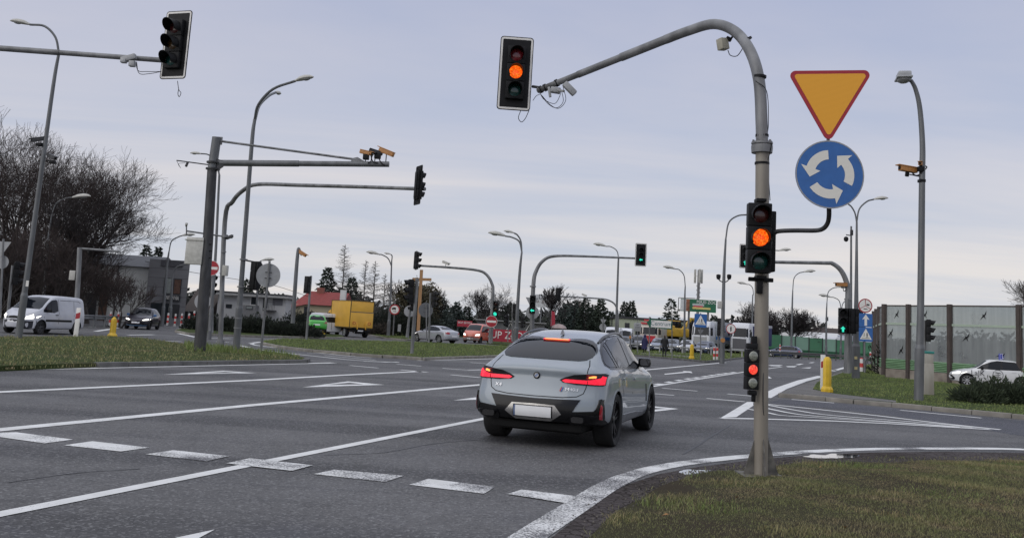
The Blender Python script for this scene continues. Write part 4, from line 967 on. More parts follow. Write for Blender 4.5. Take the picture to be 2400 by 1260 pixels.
# arms over the road behind
def far_arm(label, base, pts, Y, heads, r=(.1, .05), group=None):
    b = P(base[0], base[1], Y); t = thing('traffic_light', label, 'traffic light', b, 0, group)
    sp_ = smooth_path([b]+[P(x, y, Y) for x, y in pts], 5); q = len(sp_); mb = MB(); mb.tube(sp_, [r[0]+(r[1]-r[0])*i/(q-1) for i in range(q)], 10); wob('pole', mb, galv, t)
    for hx, hy, yw, d, lit, arr, board in heads: signal_head(t, P(hx, hy, Y-.15), R(yw), d, lit, board, arr, visor=.9)
    return t
t = far_arm('mast with arm curving left over the wooden cross, signal at its tip', (1148, 803), [(1155, 690), (1153, 665), (1140, 643), (1118, 633), (1060, 627), (980, 622)], 70, [(976, 610, 75, .32, None, None, (.4, 1.42))], (.13, .08))
camera_unit(t, P(1045, 616, 70), R(60), .3, .6, offwhite, P(1043, 626, 70))
t = far_arm('mast behind the leading car roof with lit left arrows on pole and arm', (1246, 800), [(1250, 670), (1258, 632), (1275, 609), (1300, 600), (1360, 600), (1490, 605)], 60, [(1502, 597, -2, .235, (2, ledgreen), 'left', (.72, 1.48)), (1248, 713, -2, .28, (2, ledgreen), 'left', None)], (.15, .06))
clamp(t, P(1249, 671, 60), .2, .08, galv)
t = far_arm('far thin arm reaching left, signal seen from behind beside the white roofing billboard', (1448, 805), [(1448, 740), (1443, 716), (1428, 704), (1400, 699), (1308, 694)], 92, [(1308, 690, 178, .32, None, None, (.5, 1.25))], (.1, .07))
camera_unit(t, P(1369, 691, 92), R(60), .3, .5, offwhite, P(1368, 697, 92))
t = far_arm('mast at the right hand road with arm reaching left behind the amber signal', (1985, 874), [(1988, 700), (1985, 665), (1972, 635), (1952, 618), (1930, 616), (1815, 614), (1755, 611)], 47.5, [(1746, 600, -3, .25, (2, ledgreen), 'up', (.55, 1.22))], (.16, .07))
camera_unit(t, P(1972, 667, 47.3), R(-75), .05, .62, camor, P(1984, 674, 47.5)); wire(t, [P(1975, 670, 47.3), P(1978, 682, 47.3), P(1984, 678, 47.3)], .02)
clamp(t, P(1988, 701, 47.5), .19, .08, galv)

# ------------------------------------------------------------------ traffic signs
def tri_plate(parent, p, w, m, up=True, yaw=0.):
    s_ = 1 if up else -1; mb = MB(); mb.poly([(x*w, y*w*s_) for x, y in ((-.5, -.29), (.5, -.29), (0, .58))][::s_], RZ(yaw) @ FACE, .01)
    return ob('sign_plate', mb, m, parent, p, smooth=False)
t = sign_thing('round_sign', 'large round sign seen from behind on post at the tip of the left island', (611, 827), (632, 612), z=.11, r=.045); yb = t.location.y
d_ = disc(t, P(629, 645, yb+.06), .90, signgrey, yaw=R(5)); back_brackets(t, P(629, 645, yb)-t.location, .5)
t = sign_thing('round_sign', 'small round sign seen from behind low behind the gantry post', (470, 770), (478, 660), Y=58, r=.05); disc(t, P(475, 706, 58.1), 1.0, signgrey)
t = sign_thing('no_entry_sign', 'red no entry disc partly behind the thick gantry post', (492, 775), (500, 612), Y=50, r=.06); noentry(t, P(496, 628, 49.9), .8)
t = sign_thing('no_entry_sign', 'red no entry disc right of the orange van', (1149, 805), (1152, 735), Y=64, r=.06); noentry(t, P(1152, 753, 63.9), .78)
t = sign_thing('round_sign', 'red bordered disc with black truck and the figure 10t', (921, 785), (926, 705), Y=92, r=.06); q = P(925, 725, 91.9)
d_ = disc(t, q, 1.0, signwhite); ring_mark(d_, (0, 0, 0), .5, .39, signred, dz=.0135); pics(d_, (0, 0, 0), [[(-.2, .02), (.12, .02), (.12, .2), (-.2, .2)], [(-.3, .02), (-.21, .02), (-.21, .15), (-.27, .15)], circ(.05, 8, cx=-.18, cy=0), circ(.05, 8, cx=.06, cy=0)], black, dz=.0135)
ob('lettering', text_mb('10t', .26, M=T((0, -.0135, -.17)) @ FACE), black, d_, smooth=False)
mb = MB(); mb.box(P(936, 768, 92), (.3, .03, .7)); wob('lower_plate', mb, signgrey, t)
t = sign_thing('round_sign', 'round sign seen from behind with signals beside the wooden cross, larger one', (1000, 800), (999, 712), Y=78, r=.05); disc(t, P(998, 726, 78.1), 1.2, mat('sign_back_dark', (.11, .115, .125), .6)); back_brackets(t, P(998, 726, 78)-t.location, .8)
t = sign_thing('round_sign', 'pale round sign back left of the wooden cross', (957, 792), (961, 712), Y=80, r=.05); disc(t, P(960, 729, 80.1), .95, signgrey)
t = sign_thing('triangle_sign', 'grey triangular sign back behind the left arrow signal', (1247, 800), (1247, 700), Y=61, r=.05); tri_plate(t, P(1247, 706, 61)-t.location, .85, signgrey, False)
d_ = disc(t, P(1248, 732, 61.1), .85, signgrey, name='lower_plate')
t = sign_thing('triangle_sign', 'small triangular sign back at the far edge of the grass left of the pale store', (1413, 800), (1414, 742), Y=92, r=.05); tri_plate(t, P(1414, 752, 92)-t.location, .6, signgrey, False); disc(t, P(1413, 766, 92.1), .7, signgrey, name='lower_plate')
t = sign_thing('triangle_sign', 'grey give way and round sign backs cut by the left edge', (0, 745), (8, 560), Y=44, r=.05); tri_plate(t, P(4, 578, 44)-t.location, .85, signgrey, False); disc(t, P(5, 614, 44.1), .62, signgrey, name='lower_plate')
t = sign_thing('round_sign', 'white disc with red rim and black standing figure, no pedestrians', (1713, 846), (1713, 757), Y=62, r=.035); q = P(1713, 770, 61.9)
d_ = disc(t, q, .64, signwhite); ring_mark(d_, (0, 0, 0), .32, .275, signred, dz=.0135); pics(d_, (0, 0, 0), [circ(.035, 8, cy=.13), [(-.05, .09), (.05, .09), (.035, -.17), (-.035, -.17)]], black, dz=.0135)
def pedsign(t, p, w, h=None):
    h = h or w; mb = MB(); mb.poly(rrect(w, h, .04), FACE, .012); o_ = ob('sign_plate', mb, signblue, t, p, smooth=False)
    mark(o_, (0, 0, 0), [(-.43*w, -.36*w), (.43*w, -.36*w), (0, .42*w)], signwhite, dz=.014, name='white_triangle'); pics(o_, (0, 0, 0), man(.09*w, -.08*w, .42*w), black, dz=.017)
    pics(o_, (0, 0, 0), man(-.12*w, -.05*w, .3*w)[:4]+[[(-.3*w, -.27*w), (.3*w, -.27*w), (.3*w, -.30*w), (-.3*w, -.30*w)]], mat('sign_olive', (.12, .14, .06), .5), dz=.0165); return o_
t = sign_thing('crossing_sign', 'blue pedestrian crossing sign below the green billboard', (1642, 842), (1642, 733), Y=64, r=.04); pedsign(t, P(1642, 750, 63.9)-t.location, .84)
mb = MB(); mb.poly([(-.4, -.03), (.4, -.03), (.4, .03), (-.4, .03)], FACE, .01); ob('yellow_strip', mb, signblue, t, P(1642, 765.5, 63.9)-t.location, smooth=False)
tri_plate(t, P(1642, 776, 64.1)-t.location, .4, signgrey, False)
t = sign_thing('sign_stack', 'three stacked signs, red rimmed disc above blue arrow and crossing panels', (2026, 872), (2027, 700), Y=44, r=.045); q = P(2028, 716, 43.9)
d_ = disc(t, q, .66, signwhite); ring_mark(d_, (0, 0, 0), .33, .28, signred, dz=.0135)
mb = MB(); M = T((0, -.0145, 0)) @ FACE
for a in (90, 210, 330):
    ca, sa = math.cos(R(a)), math.sin(R(a)); mb.poly([(-sa*.012, ca*.012), (ca*.29-sa*.012, sa*.29+ca*.012), (ca*.29+sa*.012, sa*.29-ca*.012), (sa*.012, -ca*.012)], M)
ob('divider', mb, signred, d_, smooth=False); pics(d_, (0, 0, 0), [[(.05, .03), (.19, .03), (.19, .08), (.05, .09)], circ(.025, 8, cx=.08, cy=.02), circ(.025, 8, cx=.16, cy=.02), [(-.08, -.17), (.1, -.17), (.1, -.14), (-.08, -.13)]], black, dz=.014)
mb = MB(); mb.poly(rrect(.62, .62, .03), FACE, .012); o_ = ob('sign_plate', mb, signblue, t, P(2029, 750, 43.9)-t.location, smooth=False)
mark(o_, (0, 0, 0), [(-.06, -.25), (.06, -.25), (.06, .06), (.17, .03), (0, .27), (-.17, .03), (-.06, .06)], signwhite, dz=.014, name='white_arrow')
pedsign(t, P(2029, 783, 43.9)-t.location, .64)
for k, y in enumerate((735, 765)): 
    mb = MB(); mb.box(P(2029, y, 44), (.4, .03, .03)); wob('bracket', mb, galv, t)
# direction sign
b = P(1574, 848, 66); t = thing('direction_sign', 'white and green arrow shaped sign pointing left, reading Centrum', 'direction sign', P(1548, 842, 66))
mb = MB()
for x in (1522, 1575): mb.tube([P(x, 846, 66), P(x, 742, 66)], .035, 6)
wob('post', mb, galv, t); mg = mat('sign_green', (.012, .11, .06), .4)
c_ = P(1548, 759, 65.9); mb = MB(); mb.poly([(-.98, 0), (-.72, .3), (.8, .3), (.8, -.3), (-.72, -.3)], RY(.05) @ FACE, .012); o_ = ob('sign_plate', mb, mg, t, c_-t.location, smooth=False)
mark(o_, (0, 0, 0), [(-.66, .24), (.74, .24), (.74, -.24), (-.66, -.24)], signwhite, dz=.014, name='white_field')
ob('lettering', text_mb('Centrum', .42, M=T((.04, -.016, .02)) @ FACE, xs=.95), mat('dark_teal', (.03, .12, .14), .5), o_, smooth=False)
t = thing('road_sign', 'square grey sign back on post in front of the pale green store', 'traffic sign', P(1495, 828, 80)); mb = MB(); mb.tube([P(1495, 828, 80), P(1494, 752, 80)], .04, 6); wob('post', mb, galv, t)
mb = MB(); mb.rbox(P(1494, 766, 79.9), (.62, .02, .7), .005); wob('sign_plate', mb, signgrey, t); mb = MB(); mb.box(P(1494, 766, 79.85), (.4, .02, .03)); mb.box(P(1494, 760, 79.85), (.3, .02, .03)); wob('bracket', mb, galvd, t)
t = thing('sensor_post', 'thin post with small orange sensor at the grass edge by the car mirror', 'post', P(1477, 826, 64)); mb = MB(); mb.tube([P(1477, 826, 64), P(1478, 780, 64)], .05, 6); wob('post', mb, galv, t)
mb = MB(); mb.rbox(P(1477, 790, 63.9), (.14, .1, .2), .03); wob('sensor', mb, camor, t)

# ------------------------------------------------------------------ bollards and markers
stripe, tt, b = nodes_mat('red_white_bands'); o = tt.nodes.new('ShaderNodeTexCoord').outputs['Object']
sx_ = tt.nodes.new('ShaderNodeSeparateXYZ'); tt.links.new(o, sx_.inputs[0]); q = tt.nodes.new('ShaderNodeMath'); q.operation = 'FRACT'; q2 = tt.nodes.new('ShaderNodeMath'); q2.operation = 'MULTIPLY'; q2.inputs[1].default_value = 2.6
tt.links.new(sx_.outputs[2], q2.inputs[0]); tt.links.new(q2.outputs[0], q.inputs[0]); q3 = tt.nodes.new('ShaderNodeMath'); q3.operation = 'GREATER_THAN'; q3.inputs[1].default_value = .5; tt.links.new(q.outputs[0], q3.inputs[0])
tt.links.new(mixc(tt, (.55, .54, .52), (.45, .035, .03), q3.outputs[0]), b.inputs['Base Color'])
PROTO_B = None
def bollard(label, x, y, Y=None, h=.95, z=0., group='red and white bollards by the carriageway'):
    p = G(x, y, z) if Y is None else P(x, y, Y)
    mb = MB(); mb.lathe([(.075, 0), (.075, h-.05), (.055, h), (.01, h+.01)], 14); o = ob('bollard', mb, stripe, None, p)
    return tag(o, label, 'bollard', group)
for i, (x, y) in enumerate(((392, 762), (409, 764), (424, 763), (441, 763), (453, 757))): bollard('%s of the row of red and white bollards outside the grey office' % ('leftmost', 'second', 'middle', 'fourth', 'rightmost')[i], x, y, 74, .95)
bollard('red and white bollard just left of the yellow hydrant shaped marker', 257, 762, 66); bollard('red and white bollard just right of the yellow hydrant shaped marker', 275, 762, 66)
bollard('left one of the pair of red and white bollards at the grass corner', 1673.5, 842, 63, .8); bollard('right one of the pair of red and white bollards at the grass corner', 1680.5, 842, 63, .8)
bollard('red and white bollard under the stacked blue signs', 2019, 870, 44, .62); bollard('far small red and white bollard beside the noise wall end', 2040, 838, 80, .5)
bollard('tiny red and white marker before the far dark blue car', 1828, 824, 108, .85)
def yellow_marker(name, label, x, y, z, h, w, kind):
    p = G(x, y, z); mb = MB(); r = w/2
    if kind == 'hydrant':
        mb.lathe([(r*1.75, 0), (r*1.7, .08), (r*1.15, .16), (r, .22), (r, h*.8), (r*.95, h*.84), (r*.75, h*.92), (r*.35, h*.97), (r*.3, h)], 10)
        for k in range(6): mb.box((math.cos(k)*r, math.sin(k)*r, h*.5), (.03, .03, h*.6))
    else:
        mb.lathe([(r*1.45, 0), (r*1.45, .10), (r*1.15, .17), (r, .19), (r, h*.86), (r*.86, h*.93), (r*.5, h*.985), (r*.05, h)], 8, RZ(.3) @ Matrix.Scale(.8, 4, (0, 1, 0)))
    o = ob(name, mb, yellow, None, p, ang=25); return tag(o, label, 'marker post')
yellow_marker('yellow_marker_post', 'slim yellow hydrant shaped marker on the left island', 263, 788, .0, .98, .28, 'hydrant')
yellow_marker('yellow_marker_post', 'fat yellow marker post standing against the red and white plate on the right verge', 1938, 918, .11, 1.16, .30, 'cap')
t = P(1621, 840, 66); o = yellow_marker('yellow_marker_post', 'yellow marker post on the grass left of the paired bollards', 1621, 840, 0, 1.0, .3, 'cap'); o.location = t
o = yellow_marker('yellow_marker_post', 'small yellow marker post between the green car and the yellow truck', 757, 786, 0, 1.0, .28, 'hydrant')
def delin(label, x, y, z, h, w, Y=None):
    p = G(x, y, z) if Y is None else P(x, y, Y); t = thing('marker_plate', label, 'marker plate', p); mb = MB(); mb.rbox((0, 0, h/2), (w, .05, h), .01); ob('plate', mb, signwhite, t)
    mb = MB(); mb.add([(-w/2+.004, -.028, h*.62), (w/2-.004, -.028, h*.66), (w/2-.004, -.028, h*.86), (-w/2+.004, -.028, h*.80)], [(0, 1, 2, 3)]); ob('red_band', mb, signred, t, smooth=False); return t
delin('leaning white marker plate with red band behind the white van', 177, 791, .05, 1.3, .2); 
dd = delin('white marker plate with red band behind the fat yellow post', 1928, 913, .11, 1.2, .16)

# cabinet on the right verge
p = G(2172, 924, .11); t = thing('utility_cabinet', 'tall narrow pale cabinet with turquoise cap beside the near right lamp', 'cabinet', p)
mb = MB(); mb.rbox((0, 0, .55), (.36, .40, 1.1), .015); mb.rbox((.0, 0, 1.25), (.33, .38, .45), .015); ob('housing', mb, mat('stained_cabinet', (.40, .38, .33), .7, 0, .0, 3, col2=(.30, .275, .23), stretch=(1, 1, .3)), t)
mb = MB(); mb.rbox((.01, 0, 1.5), (.37, .42, .09), .03); ob('cap', mb, mat('turquoise', (.03, .22, .19), .5), t)
mb = MB(); mb.box((.185, 0, .35), (.03, .2, .12)); ob('handle', mb, black, t)

# tall wooden cross
p = P(980, 775, 84); t = thing('wooden_cross', 'tall light brown wooden cross standing among the signals', 'cross', p); mw = mat('wood', (.36, .20, .09), .7, var=.15, scale=3, stretch=(4, 4, .4))
mb = MB(); q = P(988, 632, 84); mb.tube([p, q], .19, 4); wob('upright', mb, mw, t); mb = MB(); a = P(967, 654, 84); b_ = P(1011, 655, 84); mb.tube([a, b_], .17, 4); wob('crosspiece', mb, mw, t)

# ------------------------------------------------------------------ vehicles
def interp(tab, x):
    if x <= tab[0][0]: return tab[0][1]
    for (a, b), (c, d) in zip(tab, tab[1:]):
        if x <= c: return b+(d-b)*(x-a)/(c-a)
    return tab[-1][1]
def sstep(a, b, x):
    t = max(0, min(1, (x-a)/(b-a))); return t*t*(3-2*t)
def clipx(poly, x0, x1):
    for s_, lim in ((1, x0), (-1, x1)):
        o = []
        for i in range(len(poly)):
            a, b = poly[i-1], poly[i]; fa, fb = (a[0]-lim)*s_, (b[0]-lim)*s_
            if (fa >= 0) != (fb >= 0): k = fa/(fa-fb); o.append((lim, a[1]+(b[1]-a[1])*k))
            if fb >= 0: o.append(b)
        poly = o
    return poly
def offset(poly, d):
    """grow an outline by d"""
    n = len(poly); A = sum(poly[i-1][0]*poly[i][1]-poly[i][0]*poly[i-1][1] for i in range(n)); s_ = 1 if A > 0 else -1; o = []
    for i in range(n):
        a, b, c = Vector(poly[i-1]), Vector(poly[i]), Vector(poly[(i+1) % n])
        u = (b-a).normalized(); v = (c-b).normalized(); nn = Vector((u.y+v.y, -(u.x+v.x)))
        if nn.length < 1e-6: nn = Vector((u.y, -u.x))
        nn.normalize(); k = 1/max(.5, abs(nn.dot(Vector((u.y, -u.x))))); o.append(tuple(b+nn*d*k*s_))
    return o
def eval_mesh(o, name):
    dg = bpy.context.evaluated_depsgraph_get(); dg.update(); me = bpy.data.meshes.new_from_object(o.evaluated_get(dg)); me.name = name; return me
class Body:
    def __init__(s, S):
        s.S = S; L = S['L']; n = S.get('n', 27); xs = []
        for i in range(n):
            u = i/(n-1); u = .5-.5*math.cos(PI*u)*.55-.5*(1-2*u)*.45; xs.append(-L/2+L*u)
        rings = []
        for x in xs:
            w_ = interp(S['w'], x); zt = interp(S['top'], x); zb = min(interp(S['belt'], x), zt-.02); wt = min(interp(S['wt'], x), w_*.97); sl = interp(S['sill'], x)
            cw = S.get('crown', .05); ze = max(zt-cw, zb+.01); fl = S.get('flare', .985)
            r = [(0, sl), (w_*.42, sl), (w_*.80, sl+.005), (w_*.93, sl+.012), (w_*.985, sl+.09)]
            for f_ in S.get('rows', (.5, .86)): r.append((w_*(1 if f_ < .55 else 1-(1-fl)*(f_-.5)/.36), sl+(zb-sl)*f_))
            r.append((w_*(fl-.03), zb))
            r += [(w_*(fl-.03)+(wt-w_*(fl-.03))*k, zb+(ze-zb)*k) for k in (.35, .7)]
            T_ = len(r); r += [(wt, ze), (wt*.86, ze+(zt-ze)*.62), (wt*.45, zt-.004), (0, zt)]
            P_ = []
            for y, z in r:
                xx = x; e = L/2
                kr = sstep(-e+S.get('rblend', .5), -e, x); kf = sstep(e-S.get('fblend', .6), e, x)
                yy = y/max(.01, w_)
                xx += kr*(interp(S['rear'], z)+S.get('rcorner', .16)*abs(yy)**3.5); xx -= kf*(interp(S['front'], z)+S.get('fcorner', .3)*abs(yy)**3)
                P_.append((xx, y, z))
            rings.append(P_)
        def full(P_): return [(x, y, z) for x, y, z in P_]+[(x, -y, z) for x, y, z in P_[-2:0:-1]]
        m = len(full(rings[0])); vs = []; fs = []; H_ = len(rings[0])
        for r in rings: vs += full(r)
        for i in range(n-1):
            for k in range(m):
                k2 = (k+1) % m; fs.append((i*m+k, (i+1)*m+k, (i+1)*m+k2, i*m+k2))
        for ri, sg in ((0, -1), (n-1, 1)):
            q = rings[ri]; wq = max(v[1] for v in q); grid = []
            for k in range(3, T_+1):
                Lf = ri*m+k; Rt = ri*m+(m-k)
                if k == 3: row_ = [ri*m+3, ri*m+2, ri*m+1, ri*m, ri*m+m-1, ri*m+m-2, ri*m+m-3]
                elif k == T_: row_ = [ri*m+T_, ri*m+T_+1, ri*m+T_+2, ri*m+T_+3, ri*m+T_+4, ri*m+T_+5, ri*m+T_+6]
                else:
                    y, z = q[k][1], q[k][2]; row_ = [Lf]
                    for f_ in (.86, .45, 0, -.45, -.86):
                        yy = y*f_; base = (interp(S['rear'], z)+S.get('rcorner', .16)*abs(yy/wq)**3.5) if sg < 0 else -(interp(S['front'], z)+S.get('fcorner', .3)*abs(yy/wq)**3)
                        row_.append(len(vs)); vs.append((sg*L/2+base, yy, z))
                    row_.append(Rt)
                grid.append(row_)
            for a, b_ in zip(grid, grid[1:]):
                for c in range(6): fs.append((a[c], a[c+1], b_[c+1], b_[c]))
        mb = MB(); mb.add(vs, fs); me = mb.mesh('cage'); bm = bmesh.new(); bm.from_mesh(me); bmesh.ops.recalc_face_normals(bm, faces=bm.faces); bm.to_mesh(me); bm.free()
        o = bpy.data.objects.new('cage', me); COL.objects.link(o); sb = o.modifiers.new('s', 'SUBSURF'); sb.levels = S.get('sub', 1); sb.render_levels = sb.levels
        s.me = eval_mesh(o, 'body'); o.modifiers.clear(); o.data = s.me
        s.bvh = BVHTree.FromPolygons([v.co for v in s.me.vertices], [tuple(p.vertices) for p in s.me.polygons])
        # wheel arches
        cut = MB(); ar = S.get('arch', S['r']+.055)
        for wx in (S['xr'], S['xf']):
            for sd_ in (-1, 1): cut.lathe([(ar, -.2), (ar, .3)], 36, T((wx, sd_*(S['hw']-.18), S['r'])) @ RX(PI/2) @ T((0, 0, -.05)))
        oc = bpy.data.objects.new('cut', cut.mesh('cut')); COL.objects.link(oc)
        bo = o.modifiers.new('b', 'BOOLEAN'); bo.operation = 'DIFFERENCE'; bo.object = oc; bo.solver = 'EXACT'
        s.body = eval_mesh(o, 'body'); bpy.data.objects.remove(o); bpy.data.objects.remove(oc)
        mi = []
        for p in s.body.polygons:
            c = p.center; inside = 0
            for wx in (S['xr'], S['xf']):
                d = math.hypot(c.x-wx, c.z-S['r'])
                if d < ar+.002 and (abs(d-ar*math.cos(PI/36)) < .012 or d < ar-.01) and abs(p.normal.y) < .35 or (d < ar and abs(c.y) < S['hw']-.3 and abs(p.normal.y) > .9): inside = 1
            if not inside and p.normal.z < -.85: inside = 1
            mi.append(inside)
        s.body.polygons.foreach_set('material_index', mi); s.body.polygons.foreach_set('use_smooth', [True]*len(mi)); s.body.set_sharp_from_angle(angle=R(38))
    def project(s, poly, ax, off=.004, step=.07, flip=1):
        """lay an outline onto the body. ax 'L','R' side (x,z); 'B' rear, 'F' front (y,z); 'T' roof (x,y)"""
        vs2, fs2 = filltri(poly, step); vs = []; ok = []
        for v in vs2:
            a, b = v.x, v.y
            if ax in 'LR': sg = 1 if ax == 'L' else -1; o = Vector((a, sg*4, b)); d = Vector((0, -sg, 0))
            elif ax == 'B': o = Vector((-8, a, b)); d = Vector((1, 0, 0))
            elif ax == 'F': o = Vector((8, a, b)); d = Vector((-1, 0, 0))
            else: o = Vector((a, b, 6)); d = Vector((0, 0, -1))
            h, n, i, ds = s.bvh.ray_cast(o, d)
            if h is None or ds > (3.95 if ax in 'LR' else 8+(s.S['L']*.5)): 
                gd = Vector((a, (1 if ax == 'L' else -1)*.8, b)) if ax in 'LR' else (Vector((-s.S['L']/2 if ax == 'B' else s.S['L']/2, a, b)))
                h, n, i, ds = s.bvh.find_nearest(gd)
            if n.dot(d) > 0: n = -n
            vs.append(h+n*off)
        mb = MB(); fl = ax in 'LFT'
        fs = []
        for f in fs2:
            a, b, c = (vs[i] for i in f[:3]); nn = (b-a).cross(c-a)
            dd = {'L': (0, 1, 0), 'R': (0, -1, 0), 'B': (-1, 0, 0), 'F': (1, 0, 0), 'T': (0, 0, 1)}[ax]
            fs.append(f if nn.dot(Vector(dd)) > 0 else tuple(f)[::-1])
        mb.add(vs, fs)
        # close the rim back to the body so the panel has thickness
        cnt = {}
        for f in fs:
            for i in range(len(f)): e = (f[i], f[(i+1) % len(f)]); cnt[e] = 1
        rim = [e for e in cnt if (e[1], e[0]) not in cnt]; nv = len(mb.v); mp_ = {}
        for a, b in rim:
            for q in (a, b):
                if q not in mp_:
                    dd = Vector({'L': (0, 1, 0), 'R': (0, -1, 0), 'B': (-1, 0, 0), 'F': (1, 0, 0), 'T': (0, 0, 1)}[ax]); mp_[q] = len(mb.v); mb.v.append(tuple(vs[q]-dd*(off+.012)))
            mb.f.append((b, a, mp_[a], mp_[b])); mb.m.append(0)
        return mb
def strip(pts, w_):
    """outline of a thin line"""
    pts = [Vector(p) for p in pts]; l_ = []; r_ = []
    for i, p in enumerate(pts):
        d = (pts[min(len(pts)-1, i+1)]-pts[max(0, i-1)]).normalized(); n = Vector((-d.y, d.x))*w_/2; l_.append(tuple(p+n)); r_.append(tuple(p-n))
    return l_+r_[::-1]
WCACHE = {}
def wheel(parent, x, y, r, wd, rimr, rimm, spokes=5, steer=0.):
    key = (round(r, 3), wd, rimr, rimm.name, spokes)
    if key not in WCACHE:
        tb = MB(); h = wd/2
        tb.lathe([(rimr, -h*.75), (rimr+.01, -h*.9), (r*.93, -h), (r*.985, -h*.85), (r, -h*.6), (r, h*.6), (r*.985, h*.85), (r*.93, h), (rimr+.01, h*.9), (rimr, h*.75)], 36, RX(PI/2), closed=True)
        rb = MB(); q = h*.82
        rb.lathe([(rimr*1.0, q*.4), (rimr*1.02, q), (rimr*.955, q), (rimr*.93, q*.35), (rimr*.9, -q*.3)], 36, RX(-PI/2), closed=True)
        for k in range(spokes):
            for da in ((-.13, .13) if spokes <= 6 else (0,)):
                a = 2*PI*k/spokes; M = RY(a+da*.6); M2 = RY(da)
                w0 = rimr*(.085 if spokes <= 6 else .11)
                rb.add([RY(a) @ v for v in [Vector((math.sin(da)*rimr*.35-w0*.6, q*.75, rimr*.13)), Vector((math.sin(da)*rimr*.35+w0*.6, q*.75, rimr*.13)), Vector((math.sin(da)*rimr*1.5+w0, q*.88, rimr*.96)), Vector((math.sin(da)*rimr*1.5-w0, q*.88, rimr*.96))]+[Vector((math.sin(da)*rimr*.35-w0, q*.4, rimr*.13)), Vector((math.sin(da)*rimr*.35+w0, q*.4, rimr*.13)), Vector((math.sin(da)*rimr*1.5+w0*1.4, q*.45, rimr*.96)), Vector((math.sin(da)*rimr*1.5-w0*1.4, q*.45, rimr*.96))]], [(0, 1, 2, 3), (7, 6, 5, 4), (0, 4, 5, 1), (1, 5, 6, 2), (3, 2, 6, 7), (0, 3, 7, 4)])
        rb.lathe([(rimr*.22, q*.3), (rimr*.22, q*.8), (rimr*.12, q*.9), (.005, q*.9)], 18, RX(-PI/2))
        dk = MB(); dk.lathe([(rimr*.97, -q*.1), (rimr*.97, q*.12), (.01, q*.12)], 24, RX(-PI/2))
        WCACHE[key] = (tb.mesh('tyre'), rb.mesh('rim'), dk.mesh('brake_disc'))
    a, b, c = WCACHE[key]; sg = 1 if y > 0 else -1
    o = addmesh('wheel', a, rubber, parent, (x, y, r)); o.rotation_euler = (0, 0, (0 if sg > 0 else PI)+steer)
    addmesh('rim', b, rimm, o); addmesh('brake_disc', c, darkwell, o); return o
def paintm(name, col, metal=.0, coat=1., rough=.4, var=.03):
    return mat(name, col, rough, metal, var, 3, coat=coat)
def car(name, label, cat, pos, head, S, paint_m, group=None, lit='', tall=False, steer=0.):
    """pos: centre on the ground; head: direction in which it points, radians clockwise from away-from-viewer"""
    rz = PI/2-head; t = thing(name, label, cat, pos, rz, group)
    key = S['key']
    if key not in CACHE: CACHE[key] = Body(S)
    B = CACHE[key]; me = B.body.copy() if B.body.materials else B.body
    me = B.body.copy(); addmesh('body', me, [paint_m, darkwell], t)
    for wx in (S['xr'], S['xf']):
        for sd_ in (1, -1): wheel(t, wx, sd_*(S['hw']-S['tw']/2-S.get('inset', .035)), S['r'], S['tw'], S['rim'], S.get('rimm', alum), S.get('spokes', 5), steer if wx > 0 else 0)
    st = S.get('step', .12)
    for sd_ in 'LR':
        if 'side' in S:
            ob('window_trim', B.project(offset(S['side'], .022), sd_, .003, st), gloss, t)
            for a, b in S['panes']:
                q = clipx(S['side'], a, b)
                if len(q) > 2: ob('side_window', B.project(offset(q, -.006), sd_, .008, st), glassm, t)
        for q in S.get('seams', ()): ob('door_seam', B.project(strip(q, .012 if S.get('fine') else .02), sd_, .002, .2), darkwell, t)
        for q in S.get('handles', ()): ob('door_handle', B.project(strip([(q[0]-.10, q[1]), (q[0]+.10, q[1])], .03), sd_, .025, .1), S.get('handlem', paint_m), t)
        for q, m_ in S.get('sidepanels', ()): ob('side_trim', B.project(q, sd_, .006, .15), m_, t)
    for k, ax, nm in (('rearglass', 'B', 'rear_window'), ('windscreen', 'F', 'windscreen')):
        if k in S: ob(nm, B.project(sym(S[k]), ax, .005, st), glassm, t)
    for k, ax in (('rearparts', 'B'), ('frontparts', 'F')):
        for nm, q, m_, mode in S.get(k, ()):
            if mode == 'pair':
                for sg in (1, -1): ob(nm, B.project([(y*sg, z) for y, z in q], ax, .010, .03 if S.get('fine') else .1), m_, t)
            elif mode == 'sym': ob(nm, B.project(sym(q), ax, .012, .035 if S.get('fine') else .1), m_, t)
            else: ob(nm, B.project(q, ax, .012, .2), m_, t)
    if 'mirror' in S:
        mx_, my_, mz_ = S['mirror']
        for sg in (1, -1):
            mb = MB(); mb.rbox((mx_, sg*(my_+.10), mz_), (.13, .21, .155), .05); mb.tube([(mx_, sg*(my_-.06), mz_-.06), (mx_, sg*(my_+.06), mz_-.03)], .025, 6); ob('mirror', mb, S.get('mirrorm', black), t)
    return t, B
CACHE = {}
def sym(q): return [tuple(p) for p in q]+[(-y, z) for y, z in q[::-1] if abs(y) > 1e-6]
def rect(y0, y1, z0, z1): return [(y0, z0), (y1, z0), (y1, z1), (y0, z1)]
Z0 = [(0, 0), (3, 0)]

